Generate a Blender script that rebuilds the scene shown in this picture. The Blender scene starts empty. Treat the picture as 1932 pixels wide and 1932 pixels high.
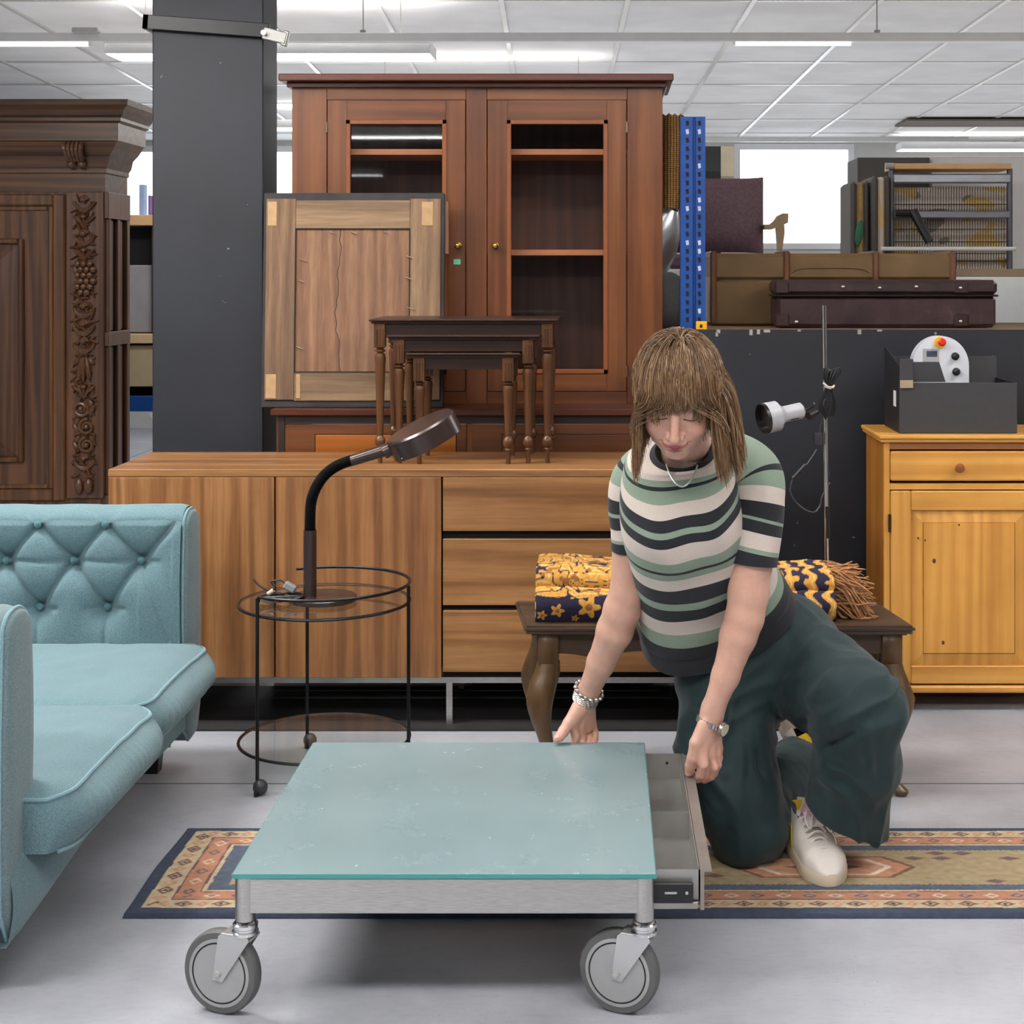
import bpy, bmesh, math, random
import numpy as np
from mathutils import Vector, Matrix, noise as mnoise
random.seed(7); np.random.seed(7)
PI = math.pi
scene = bpy.context.scene
COL = scene.collection

# ---------------------------------------------------------------- camera, world, light, exposure
cam_d = bpy.data.cameras.new('camera'); cam = bpy.data.objects.new('camera', cam_d); COL.objects.link(cam)
cam.location = (0, 0, 1.33); cam.rotation_euler = (PI/2, 0, 0)
cam_d.sensor_width = 36; cam_d.lens = 2900/1932*36
cam_d.shift_x = -0.0885; cam_d.shift_y = -0.2334
cam_d.clip_start = .05; cam_d.clip_end = 200
scene.camera = cam
w = bpy.data.worlds.new('daylight'); scene.world = w; w.use_nodes = True
bgn = w.node_tree.nodes['Background']
bgn.inputs[0].default_value = (.86, .93, 1, 1); bgn.inputs[1].default_value = 2.2
vs = scene.view_settings
vs.view_transform = 'Standard'; vs.look = 'None'; vs.gamma = 1; vs.use_curve_mapping = False
vs.exposure = 0.25

def area(name, loc, sx, sy, power, rot=(0, 0, 0), col=(1, .98, .95), spread=180):
    d = bpy.data.lights.new(name, 'AREA'); d.shape = 'RECTANGLE'; d.size = sx; d.size_y = sy
    d.energy = power; d.color = col; d.spread = math.radians(spread)
    o = bpy.data.objects.new(name, d); COL.objects.link(o); o.location = loc; o.rotation_euler = rot
    return o
# tubes in the luminaires of the show room (each has its housing further down)
LAMPS = [  # x, y, z, length, down power, up power
    (-1.55, 7.23, 2.345, 1.5, 22, 3), (-.7, 8.9, 2.36, 1.4, 40, 1), (4.0, 7.23, 2.345, 1.5, 40, 3),
    (-2.35, 3.7, 2.50, 1.5, 110, 16), (-.5, 4.05, 2.50, 1.5, 26, 8), (2.3, 3.6, 2.50, 1.5, 34, 16),
    (-2.2, 1.3, 2.50, 1.5, 70, 16), (.1, 1.1, 2.50, 1.5, 36, 16), (2.5, 1.3, 2.50, 1.5, 26, 16),
    (-1.9, -1.6, 2.40, 1.5, 45, 14), (1.9, -2.2, 2.50, 1.5, 45, 14),
    (-2.9, -6.3, 2.40, 1.0, 14, 8), (-1.6, 11.0, 2.36, 1.5, 36, 4), (3.4, 12.7, 2.345, 1.9, 20, 2)]
for i, (x, y, z, L, pd, pu) in enumerate(LAMPS):
    area('lamp_down', (x, y, z - .012), L, .2, pd*.58)
    area('lamp_up', (x, y, z + .09), L, .2, pu*2.3, rot=(PI, 0, 0))

area('added_ceiling_fill', (.6, 9.4, 2.05), 8, 7, 70, rot=(PI, 0, 0), col=(.97, .98, 1))  # added unseen fill light, no fixture, brightens the ceiling evenly
# ---------------------------------------------------------------- helpers
def S(r, g, b):
    f = lambda c: (c/255/12.92) if c/255 <= .04045 else ((c/255+.055)/1.055)**2.4
    return (f(r), f(g), f(b))
def P(px, py, D):
    return Vector(((px-1137)/2900*D, D, 1.33-(py-515)/2900*D))
OFF = {}
def tag(o, label=None, cat=None, group=None, kind=None):
    if label: o['label'] = label
    if cat: o['category'] = cat
    if group: o['group'] = group
    if kind: o['kind'] = kind
    return o
def thing(name, label, cat, loc=(0, 0, 0), group=None, rotz=0):
    o = bpy.data.objects.new(name, None); COL.objects.link(o); o.location = loc; o.rotation_euler.z = rotz
    o.empty_display_size = .1
    OFF[o] = Vector(loc)
    return tag(o, label, cat, group)

def smooth_by_angle(me, ang=35):
    n = len(me.polygons)
    me.polygons.foreach_set('use_smooth', [True]*n)
    bm = bmesh.new(); bm.from_mesh(me)
    a = math.radians(ang)
    for e in bm.edges:
        if len(e.link_faces) == 2 and e.calc_face_angle(0) > a: e.smooth = False
    bm.to_mesh(me); bm.free()

class MB:
    def __init__(s): s.v = []; s.f = []; s.M = Matrix.Identity(4)
    def add(s, vs_, fs):
        o = len(s.v)
        s.v += [s.M @ Vector(p) for p in vs_]; s.f += [tuple(i+o for i in f) for f in fs]; return s
    def box(s, x0, y0, z0, x1, y1, z1, b=0.0):
        if x1 < x0: x0, x1 = x1, x0
        if y1 < y0: y0, y1 = y1, y0
        if z1 < z0: z0, z1 = z1, z0
        if b <= 0:
            v = [(x, y, z) for z in (z0, z1) for y in (y0, y1) for x in (x0, x1)]
            return s.add(v, [(0, 2, 3, 1), (4, 5, 7, 6), (0, 1, 5, 4), (2, 6, 7, 3), (0, 4, 6, 2), (1, 3, 7, 5)])
        b = min(b, (x1-x0)*.49, (y1-y0)*.49, (z1-z0)*.49)
        lo = (x0, y0, z0); hi = (x1, y1, z1); v = []; idx = {}
        for cx in (0, 1):
            for cy in (0, 1):
                for cz in (0, 1):
                    c = (cx, cy, cz)
                    base = [hi[k] if c[k] else lo[k] for k in range(3)]
                    inn = [base[k] + (-b if c[k] else b) for k in range(3)]
                    for a in range(3):
                        p = list(inn); p[a] = base[a]; idx[(c, a)] = len(v); v.append(tuple(p))
        f = []
        for a in range(3):
            u, w_ = (a+1) % 3, (a+2) % 3
            for side in (0, 1):
                q = []
                for cu, cw in ((0, 0), (1, 0), (1, 1), (0, 1)):
                    c = [0, 0, 0]; c[a] = side; c[u] = cu; c[w_] = cw; q.append(idx[(tuple(c), a)])
                f.append(tuple(q) if side else tuple(reversed(q)))
            for cu in (0, 1):
                for cw in (0, 1):
                    c0 = [0, 0, 0]; c0[u] = cu; c0[w_] = cw; c1 = list(c0); c1[a] = 1
                    c0 = tuple(c0); c1 = tuple(c1)
                    q = (idx[(c0, u)], idx[(c1, u)], idx[(c1, w_)], idx[(c0, w_)])
                    f.append(q if cu ^ cw else tuple(reversed(q)))
        for cx in (0, 1):
            for cy in (0, 1):
                for cz in (0, 1):
                    c = (cx, cy, cz); q = (idx[(c, 0)], idx[(c, 1)], idx[(c, 2)])
                    f.append(q if (cx+cy+cz) % 2 else tuple(reversed(q)))
        return s.add(v, f)
    def rings(s, rs, close=True, caps=True):
        n = len(rs[0]); v = [p for r in rs for p in r]; f = []
        for i in range(len(rs)-1):
            for j in range(n if close else n-1):
                k = (j+1) % n; f.append((i*n+j, i*n+k, (i+1)*n+k, (i+1)*n+j))
        if caps and close:
            f.append(tuple(reversed(range(n)))); f.append(tuple(range((len(rs)-1)*n, len(rs)*n)))
        return s.add(v, f)
    def lathe(s, prof, c=(0, 0, 0), n=24, axis=(0, 0, 1)):
        q = Vector((0, 0, 1)).rotation_difference(Vector(axis).normalized()).to_matrix()
        c = Vector(c)
        rs = [[c + q @ Vector((r*math.cos(2*PI*j/n), r*math.sin(2*PI*j/n), h)) for j in range(n)] for r, h in prof]
        return s.rings(rs)
    def cyl(s, a, b, r, r2=None, n=16):
        a = Vector(a); b = Vector(b); d = b-a
        return s.lathe([(r, 0), (r if r2 is None else r2, d.length)], a, n, d)
    def tube(s, pts, r, n=8, closed=False, sx=1.0):
        pts = [Vector(p) for p in pts]; m = len(pts); rs = []
        t = (pts[1]-pts[0]).normalized()
        up = Vector((0, 0, 1)) if abs(t.z) < .9 else Vector((1, 0, 0))
        nrm = t.cross(up).normalized()
        for i, p in enumerate(pts):
            if closed: t2 = (pts[(i+1) % m]-pts[i-1]).normalized()
            else: t2 = (pts[min(i+1, m-1)]-pts[max(i-1, 0)]).normalized()
            nrm = (nrm - t2*nrm.dot(t2)).normalized(); bn = t2.cross(nrm)
            rr = r[i] if isinstance(r, (list, tuple)) else r
            rs.append([p + nrm*rr*math.cos(2*PI*j/n)*sx + bn*rr*math.sin(2*PI*j/n) for j in range(n)])
        if closed: rs.append(rs[0]); return s.rings(rs, caps=False)
        return s.rings(rs)
    def prism(s, poly, h0, h1, axis='y'):
        mp = {'y': lambda a, b, h: (a, h, b), 'x': lambda a, b, h: (h, a, b), 'z': lambda a, b, h: (a, b, h)}[axis]
        n = len(poly); v = [mp(a, b, h0) for a, b in poly]+[mp(a, b, h1) for a, b in poly]
        f = [(i, (i+1) % n, n+(i+1) % n, n+i) for i in range(n)]
        return s.add(v, f+[tuple(reversed(range(n))), tuple(range(n, 2*n))])
    def ell(s, c, r, n=12, m=8, rot=None):
        c = Vector(c); r = (r, r, r) if isinstance(r, (int, float)) else r; rs = []
        R = rot if rot is not None else Matrix.Identity(3)
        for i in range(1, m):
            a = PI*i/m
            rs.append([c + R @ Vector((r[0]*math.sin(a)*math.cos(2*PI*j/n), r[1]*math.sin(a)*math.sin(2*PI*j/n), r[2]*math.cos(a))) for j in range(n)])
        return s.rings(rs)
    def grid(s, fn, nu, nv, thick=None):
        v = [fn(i/nu, j/nv) for i in range(nu+1) for j in range(nv+1)]
        f = [(i*(nv+1)+j, (i+1)*(nv+1)+j, (i+1)*(nv+1)+j+1, i*(nv+1)+j+1) for i in range(nu) for j in range(nv)]
        return s.add(v, f)
    def build(s, name, mat, parent=None, label=None, ang=35, smooth=True, keep=False, **kw):
        me = bpy.data.meshes.new(name); off = OFF.get(parent, Vector((0, 0, 0)))
        me.from_pydata([tuple(p-off) for p in s.v], [], s.f)
        bm = bmesh.new(); bm.from_mesh(me)
        if not keep: bmesh.ops.recalc_face_normals(bm, faces=bm.faces)
        bm.to_mesh(me); bm.free()
        if smooth: smooth_by_angle(me, ang)
        if isinstance(mat, (list, tuple)):
            for m_ in mat: me.materials.append(m_)
        else: me.materials.append(mat)
        o = bpy.data.objects.new(name, me); COL.objects.link(o); o.parent = parent; OFF[o] = off
        if label: o['label'] = label
        for k, v in kw.items(): o[k] = v
        return o

def each(s, name, mat, parent=None, **kw):
    """one object per loose piece"""
    par = list(range(len(s.v)))
    def find(a):
        while par[a] != a: par[a] = par[par[a]]; a = par[a]
        return a
    for f in s.f:
        for i in f[1:]: par[find(i)] = find(f[0])
    grp = {}
    for f in s.f: grp.setdefault(find(f[0]), []).append(f)
    out = []
    for fs in grp.values():
        ids = sorted({i for f in fs for i in f}); mp = {a: k for k, a in enumerate(ids)}
        m = MB(); m.v = [s.v[i] for i in ids]; m.f = [tuple(mp[i] for i in f) for f in fs]
        out.append(m.build(name, mat, parent, **kw))
    return out
MB.each = each

def rebase(o, loc):
    """give a single-mesh thing an origin at its base"""
    loc = Vector(loc); o.data.transform(Matrix.Translation(-loc)); o.location = loc; return o
def copy_tree(o, parent=None):
    c = o.copy(); COL.objects.link(c); c.parent = parent; OFF[c] = OFF.get(o, Vector((0, 0, 0)))
    for ch in list(o.children): copy_tree(ch, c)
    return c
def spline(pts, n=8):
    pts = [Vector(p) for p in pts]; out = []
    for i in range(len(pts)-1):
        p0 = pts[max(i-1, 0)]; p1 = pts[i]; p2 = pts[i+1]; p3 = pts[min(i+2, len(pts)-1)]
        for k in range(n):
            t = k/n
            out.append(.5*((2*p1)+(p2-p0)*t+(2*p0-5*p1+4*p2-p3)*t*t+(3*p1-p0-3*p2+p3)*t**3))
    out.append(pts[-1]); return out
def lerp(a, b, t): return a+(b-a)*t
def n3(x, y, z=0.0): return mnoise.noise(Vector((x, y, z)))

# ---------------------------------------------------------------- materials
class NT:
    def __init__(s, name):
        m = bpy.data.materials.new(name); m.use_nodes = True; s.m = m; s.t = m.node_tree; s.N = s.t.nodes; s.L = s.t.links
        s.b = s.N['Principled BSDF']
    def n(s, typ, **kw):
        o = s.N.new(typ)
        for k, v in kw.items(): setattr(o, k, v)
        return o
    def l(s, a, b): s.L.new(a, b)
    def coords(s, scale=(1, 1, 1), rot=(0, 0, 0), loc=(0, 0, 0)):
        tc = s.n('ShaderNodeTexCoord'); mp = s.n('ShaderNodeMapping')
        mp.inputs['Scale'].default_value = scale; mp.inputs['Rotation'].default_value = rot; mp.inputs['Location'].default_value = loc
        s.l(tc.outputs['Object'], mp.inputs[0]); return mp.outputs[0]
    def noise(s, vec, scale, detail=4, rough=.55, dist=0):
        o = s.n('ShaderNodeTexNoise'); o.inputs['Scale'].default_value = scale; o.inputs['Detail'].default_value = detail
        o.inputs['Roughness'].default_value = rough; o.inputs['Distortion'].default_value = dist
        if vec is not None: s.l(vec, o.inputs['Vector'])
        return o.outputs[0]
    def ramp(s, fac, stops, interp='LINEAR'):
        o = s.n('ShaderNodeValToRGB'); cr = o.color_ramp; cr.interpolation = interp
        while len(cr.elements) < len(stops): cr.elements.new(.5)
        for e, (p, c) in zip(cr.elements, stops):
            e.position = p; e.color = (c[0], c[1], c[2], 1) if isinstance(c, (tuple, list)) else (c, c, c, 1)
        s.l(fac, o.inputs[0]); return o.outputs[0]
    def mix(s, a, b, fac, mode='MIX'):
        o = s.n('ShaderNodeMix'); o.data_type = 'RGBA'; o.blend_type = mode
        for sock, v in ((o.inputs[0], fac), (o.inputs[6], a), (o.inputs[7], b)):
            if hasattr(v, 'type') and hasattr(v, 'links'): s.l(v, sock)
            elif isinstance(v, (int, float)): sock.default_value = v
            else: sock.default_value = (v[0], v[1], v[2], 1)
        return o.outputs[2]
    def bump(s, h, strength=.2, dist=.002):
        o = s.n('ShaderNodeBump'); o.inputs['Strength'].default_value = strength; o.inputs['Distance'].default_value = dist
        s.l(h, o.inputs['Height']); s.l(o.outputs[0], s.b.inputs['Normal']); return o
    def set(s, **kw):
        mp = {'rough': 'Roughness', 'metal': 'Metallic', 'spec': 'Specular IOR Level', 'coat': 'Coat Weight', 'coatr': 'Coat Roughness', 'trans': 'Transmission Weight', 'ior': 'IOR', 'sheen': 'Sheen Weight', 'alpha': 'Alpha', 'sss': 'Subsurface Weight'}
        for k, v in kw.items():
            if k == 'col': s.b.inputs['Base Color'].default_value = (v[0], v[1], v[2], 1)
            else: s.b.inputs[mp[k]].default_value = v
        return s
def plain(name, col, rough=.5, metal=0, var=.08, vscale=12, bump=0, bscale=200, **kw):
    t = NT(name); t.set(rough=rough, metal=metal, **kw); v = t.coords()
    n = t.noise(v, vscale, 5)
    c = t.ramp(n, [(.3, tuple(x*(1-var) for x in col)), (.7, tuple(min(1, x*(1+var)) for x in col))])
    t.l(c, t.b.inputs['Base Color'])
    if bump: t.bump(t.noise(v, bscale, 2), bump, .001)
    return t.m
def wood(name, dark, mid, light, axis='Z', scale=1.0, rough=.38, seed=0, streak=.35, wave=.5, coat=.0):
    t = NT(name); t.set(rough=rough, coat=coat, coatr=.15)
    g = .045
    sc = {'X': (g, 1, 1), 'Y': (1, g, 1), 'Z': (1, 1, g)}[axis]
    v = t.coords(tuple(a*scale for a in sc), loc=(seed*1.7, seed*2.3, seed*.9))
    big = t.noise(v, 7, 3, .5, .6)
    wv = t.n('ShaderNodeTexWave', wave_type='BANDS', bands_direction={'X': 'Z', 'Y': 'X', 'Z': 'X'}[axis])
    wv.inputs['Scale'].default_value = 5; wv.inputs['Distortion'].default_value = 26; wv.inputs['Detail'].default_value = 4
    wv.inputs['Detail Scale'].default_value = .55; wv.inputs['Detail Roughness'].default_value = .6; t.l(v, wv.inputs['Vector'])
    mid_n = t.noise(v, 34, 4, .6, .4)
    fine = t.noise(v, 110, 4, .65)
    f1 = t.mix(t.mix(big, mid_n, .5), wv.outputs[1], wave*.6)
    c = t.ramp(f1, [(.2, dark), (.5, mid), (.8, light)])
    c2 = t.ramp(fine, [(.3, .45), (.62, 1.0)])
    out = t.mix(c, c2, streak, 'MULTIPLY'); out = t.mix(out, t.ramp(t.noise(t.coords(), 3.5, 4, .6), [(.35, .80), (.65, 1.0)]), .8, 'MULTIPLY'); t.l(out, t.b.inputs['Base Color'])
    t.bump(fine, .12, .001)
    return t.m
def attr_mat(name, rough=.8, bump=.3, bscale=400, attr='Col', **kw):
    t = NT(name); t.set(rough=rough, **kw); a = t.n('ShaderNodeAttribute', attribute_name=attr)
    t.l(a.outputs['Color'], t.b.inputs['Base Color'])
    if bump: t.bump(t.noise(t.coords(), bscale, 3), bump, .0015)
    return t.m
def fabric(name, c1, c2, rough=.9, scale=700, bump=.35, sheen=.15, stretch=(1, 1, .35)):
    t = NT(name); t.set(rough=rough, sheen=sheen); v = t.coords(stretch)
    n = t.noise(v, scale, 2, .7); big = t.noise(t.coords(), 6, 3)
    c = t.ramp(n, [(.35, c1), (.65, c2)]); c = t.mix(c, t.ramp(big, [(.3, .88), (.7, 1.0)]), .7, 'MULTIPLY')
    t.l(c, t.b.inputs['Base Color']); t.bump(n, bump, .0012); return t.m
def emis(name, col, st):
    t = NT(name); t.set(col=(.9, .9, .9)); t.b.inputs['Emission Color'].default_value = (*col, 1); t.b.inputs['Emission Strength'].default_value = st; return t.m
def glass(name, col=(1, 1, 1), rough=0.0, ior=1.5):
    t = NT(name)
    g = t.n('ShaderNodeBsdfGlossy'); g.inputs['Roughness'].default_value = max(rough, .02); g.inputs[0].default_value = (1, 1, 1, 1)
    tr = t.n('ShaderNodeBsdfTransparent'); tr.inputs[0].default_value = (*col, 1)
    fr = t.n('ShaderNodeFresnel'); fr.inputs[0].default_value = 1.5
    ge = t.n('ShaderNodeNewGeometry'); iv = t.n('ShaderNodeMath', operation='SUBTRACT'); iv.inputs[0].default_value = 1; t.l(ge.outputs['Backfacing'], iv.inputs[1]); ml = t.n('ShaderNodeMath', operation='MULTIPLY'); t.l(fr.outputs[0], ml.inputs[0]); t.l(iv.outputs[0], ml.inputs[1])
    mx = t.n('ShaderNodeMixShader'); t.l(ml.outputs[0], mx.inputs[0]); t.l(tr.outputs[0], mx.inputs[1]); t.l(g.outputs[0], mx.inputs[2])
    t.l(mx.outputs[0], t.N['Material Output'].inputs['Surface']); return t.m

def col_attr(o, fn):
    """per-vertex colour (the thing's own pattern) from a function of world position"""
    me = o.data; off = OFF.get(o, Vector((0, 0, 0))); a = me.color_attributes.new('Col', 'FLOAT_COLOR', 'POINT')
    n = len(me.vertices); co = np.empty(n*3); me.vertices.foreach_get('co', co); co = co.reshape(-1, 3)+np.array(off)
    c = np.ones((n, 4)); c[:, :3] = fn(co); a.data.foreach_set('color', c.ravel())

walnutZ = wood('walnut_vertical', S(112, 74, 42), S(150, 102, 62), S(174, 126, 80), 'Z', 1, .35, 0, .55)
walnutX = wood('walnut_horizontal', S(118, 78, 44), S(156, 108, 64), S(178, 130, 82), 'X', 1, .35, 3, .5)
cherryZ = wood('cherry_vertical', S(62, 33, 18), S(108, 62, 33), S(142, 88, 48), 'Z', .8, .3, 5, .3, .25)
cherryX = wood('cherry_horizontal', S(64, 34, 19), S(110, 63, 33), S(144, 90, 48), 'X', .8, .3, 7, .3, .25)
cherryT = wood('cherry_top', S(60, 28, 18), S(92, 46, 28), S(120, 66, 38), 'X', .8, .3, 8, .3, .25)
cherryI = wood('cherry_inside', S(60, 30, 18), S(88, 50, 34), S(108, 66, 46), 'Z', .8, .5, 9, .3, .3)
oakZ = wood('oak_vertical', S(48, 26, 14), S(84, 52, 29), S(112, 74, 44), 'Z', 1.3, .38, 11, .45, .5)
oakX = wood('oak_horizontal', S(48, 29, 17), S(82, 53, 32), S(110, 76, 48), 'X', 1.3, .35, 13, .45, .5)
oakC = plain('oak_carving', S(84, 54, 34), .32, var=.3, vscale=60)
mahog = wood('mahogany', S(28, 14, 10), S(46, 25, 17), S(62, 36, 24), 'X', 1.2, .3, 15, .3, .3)
mahogL = wood('mahogany_leg', S(56, 30, 14), S(88, 54, 28), S(112, 74, 40), 'Z', 1.2, .3, 16, .3, .3)
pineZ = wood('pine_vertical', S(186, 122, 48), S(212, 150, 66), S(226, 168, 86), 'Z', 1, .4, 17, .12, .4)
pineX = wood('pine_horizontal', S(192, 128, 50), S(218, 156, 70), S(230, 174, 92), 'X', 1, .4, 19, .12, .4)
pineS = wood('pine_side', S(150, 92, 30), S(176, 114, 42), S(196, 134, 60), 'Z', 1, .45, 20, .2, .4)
oldwood = wood('old_board', S(78, 58, 44), S(120, 92, 70), S(148, 118, 90), 'Z', 1.1, .85, 21, .5, .25)
oldwoodX = wood('old_board_rail', S(84, 66, 50), S(132, 106, 80), S(164, 136, 104), 'X', 1.1, .85, 22, .5, .25)
benchwood = wood('bench_wood', S(48, 34, 24), S(84, 64, 48), S(112, 92, 74), 'X', 1.4, .45, 23, .4, .3)
benchleg = wood('bench_leg', S(66, 46, 26), S(92, 68, 42), S(116, 88, 56), 'Z', 1.2, .3, 24, .2, .3)
black = plain('black_metal', S(20, 20, 22), .35, .3)
blackp = plain('black_plastic', S(24, 24, 26), .4)
chrome = plain('chrome', S(215, 215, 215), .12, 1, .02)
steel = NT('brushed_steel'); steel.set(metal=1, rough=.3)
_v = steel.coords((2, 60, 60)); _n = steel.noise(_v, 20, 4)
steel.l(steel.ramp(_n, [(.3, S(168, 166, 163)), (.7, S(200, 198, 194))]), steel.b.inputs['Base Color']); steel.bump(_n, .05, .001)
steel = steel.m
steelD = plain('grey_steel', S(158, 156, 152), .32, .6, .12, 9)
brass = plain('brass', S(176, 140, 76), .25, 1)
white = plain('white_paint', S(226, 226, 226), .5, var=.03)
whitem = plain('white_enamel', S(205, 205, 204), .35, var=.04)
greyrub = plain('grey_rubber', S(92, 92, 92), .6)
lgrey = plain('light_grey_plastic', S(168, 168, 166), .5)
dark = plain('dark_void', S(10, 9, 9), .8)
# ---------------------------------------------------------------- the room
t = NT('painted_concrete'); t.set(rough=.42); v = t.coords()
n1 = t.noise(v, 1.6, 6, .6); n2 = t.noise(t.coords((1, 2.2, 1)), 30, 5, .7); sp = t.noise(v, 160, 2, .5)
c = t.ramp(n1, [(.3, S(144, 146, 152)), (.5, S(166, 168, 175)), (.75, S(182, 184, 191))])
c = t.mix(c, t.ramp(n2, [(.28, .82), (.5, 1.0)]), .6, 'MULTIPLY')
msk = t.ramp(t.noise(v, 5, 3), [(.5, 0.0), (.62, 1.0)])
spk = t.mix((1, 1, 1), t.ramp(sp, [(.66, 1.0), (.72, .5)]), msk, 'MIX')
c = t.mix(c, spk, .8, 'MULTIPLY'); t.l(c, t.b.inputs['Base Color'])
t.l(t.ramp(n1, [(.3, .5), (.7, .34)]), t.b.inputs['Roughness']); t.bump(n2, .08, .002)
concrete = t.m
fl = MB().box(-6, -7.2, -.1, 7.5, 13.5, 0).build('floor', concrete, kind='structure')
fj = MB()
for yy in (4.0, 6.4, 1.6): fj.box(-6, yy, .0002, 7.5, yy+.004, .0012)
for xx in (-3.4, 2.6): fj.box(xx, -7, .0002, xx+.004, 13.3, .0012)
fj.build('trim_1', plain('joint_filler', S(96, 96, 98), .8), kind='structure')
wallm = plain('wall_plaster', S(196, 196, 194), .8, var=.03)
wallg = plain('wall_dim', S(120, 118, 116), .8)
# ceiling: falls gently towards the back
cz = lambda y: 2.83-.0276*y
tile = NT('ceiling_tile'); tile.set(rough=.85); _v = tile.coords()
br = tile.n('ShaderNodeTexVoronoi'); br.inputs['Scale'].default_value = 1.3; tile.l(_v, br.inputs['Vector'])
tile.l(tile.mix(tile.ramp(tile.noise(_v, 3, 2), [(.35, S(208, 207, 207)), (.65, S(220, 219, 219))]), tile.ramp(tile.noise(_v, 240, 2), [(.3, .92), (.6, 1.0)]), .6, 'MULTIPLY'), tile.b.inputs['Base Color'])
tile = tile.m
MB().add([(-6, -7.2, cz(-7.2)), (7.5, -7.2, cz(-7.2)), (7.5, 13.5, cz(13.5)), (-6, 13.5, cz(13.5)),
          (-6, -7.2, cz(-7.2)+.1), (7.5, -7.2, cz(-7.2)+.1), (7.5, 13.5, cz(13.5)+.1), (-6, 13.5, cz(13.5)+.1)],
         [(0, 1, 2, 3), (4, 7, 6, 5), (0, 4, 5, 1), (1, 5, 6, 2), (2, 6, 7, 3), (3, 7, 4, 0)]).build('ceiling', tile, kind='structure')
tb = MB(); slope = math.atan(.0276)
for k in range(-14, 16):      # rows
    y = 7.31+.887*k
    if -7 < y < 13.3:
        z = cz(y); tb.box(-6, y-.012, z-.006, 7.5, y+.012, z+.002)
for k in range(-9, 12):       # columns
    x0 = (946+238*k-1137)*7.31/2900+.0317*7.31
    ya, yb = -7.1, 13.3; pts = []
    for y in (ya, yb):
        x = x0-.0317*y; pts.append((x, y, cz(y)))
    (xa, _, za), (xb, _, zb) = pts
    wv = []
    for dz in (-.009, .002):
        wv += [(xa-.012, ya, za+dz), (xa+.012, ya, za+dz), (xb+.012, yb, zb+dz), (xb-.012, yb, zb+dz)]
    tb.add(wv, [(0, 3, 2, 1), (4, 5, 6, 7), (0, 1, 5, 4), (1, 2, 6, 5), (2, 3, 7, 6), (3, 0, 4, 7)])
tb.build('trim_2', plain('grid_bar', S(205, 203, 200), .25, .25, .02), kind='structure')
# tiles that sit slightly different in tone: newer, whiter
# walls
wb = MB(); Yb = 13.2
wins = [(1.13, 2.16, 1.535, 2.44), (-4.2, -2.0, 1.0, 2.42)]
# back wall pieces around window 1 and window 2
wb.box(-6, Yb, 0, -4.2, Yb+.2, 2.6); wb.box(-4.2, Yb, 0, -2.0, Yb+.2, 1.0); wb.box(-4.2, Yb, 2.42, -2.0, Yb+.2, 2.6)
wb.box(-2.0, Yb, 0, 1.13, Yb+.2, 2.6)
wb.box(1.13, Yb, 0, 2.16, Yb+.2, 1.535); wb.box(1.13, Yb, 2.44, 2.16, Yb+.2, 2.6); wb.box(2.16, Yb, 0, 7.5, Yb+.2, 2.6)
wb.build('wall_back', wallm, kind='structure')
skyglass = glass('window_glass')
for k, (x0, x1, z0, z1) in enumerate(wins):
    f = MB()
    f.box(x0, Yb-.01, z0, x0+.05, Yb+.06, z1); f.box(x1-.05, Yb-.01, z0, x1, Yb+.06, z1)
    f.box(x0+.05, Yb-.01, z0, x1-.05, Yb+.06, z0+.05); f.box(x0+.05, Yb-.01, z1-.05, x1-.05, Yb+.06, z1)
    fo = f.build('window_%d' % (k+1), white, kind='structure')
    MB().box(x0+.05, Yb+.03, z0+.05, x1-.05, Yb+.036, z1-.05).build('pane', skyglass, fo)
MB().box(-6.2, -7.2, 0, -6, 13.4, 3.1).build('wall_left', wallm, kind='structure')
MB().box(7.5, -7.2, 0, 7.7, 13.4, 3.1).build('wall_right', wallm, kind='structure')
MB().box(-6, -7.4, 0, 7.5, -7.2, 3.1).build('wall_front', wallg, kind='structure')
# black clad pillar
t = NT('black_board'); t.set(rough=.55); v = t.coords()
n1 = t.noise(v, 3, 6, .65); sp = t.noise(v, 45, 3, .5)
c = t.ramp(n1, [(.3, S(20, 22, 28)), (.7, S(29, 32, 41))])
c = t.mix(c, S(150, 150, 150), t.ramp(sp, [(.755, 0.0), (.77, .8)]), 'MIX')
t.l(c, t.b.inputs['Base Color']); t.bump(t.noise(v, 90, 4), .1, .001); blackboard = t.m
MB().box(-1.512, 5.16, 0, -1.139, 5.38, 2.66, .004).build('wall_pillar', blackboard, kind='structure')
# edge chips on the pillar
# clamp band round the pillar
bt = thing('clamp_band', 'flat steel band bolted round the top of the black pillar', 'clamp', (-1.32, 5.14, 2.15))
m = MB(); m.M = Matrix.Rotation(math.radians(-2.6), 4, 'Y')
tr = Matrix.Translation((-1.32, 0, 2.15)); m.M = Matrix.Translation((-1.32, 0, 2.155)) @ Matrix.Rotation(math.radians(4.2), 4, 'Y')
m.box(-.218, 5.135, -.024, .205, 5.157, .024, .002); m.box(-.218, 5.135, -.024, -.198, 5.39, .024, .002)
m.build('band', black, bt)
m = MB(); m.M = Matrix.Translation((-1.105, 0, 2.125)) @ Matrix.Rotation(math.radians(14), 4, 'Y')
m.box(-.03, 5.128, -.02, .05, 5.15, .02, .003); m.box(.035, 5.13, -.026, .055, 5.155, .026, .003); m.build('bracket', steelD, bt)
MB().cyl((-1.128, 5.135, 2.13), (-1.128, 5.11, 2.13), .009).build('bolt', chrome, bt)

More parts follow.
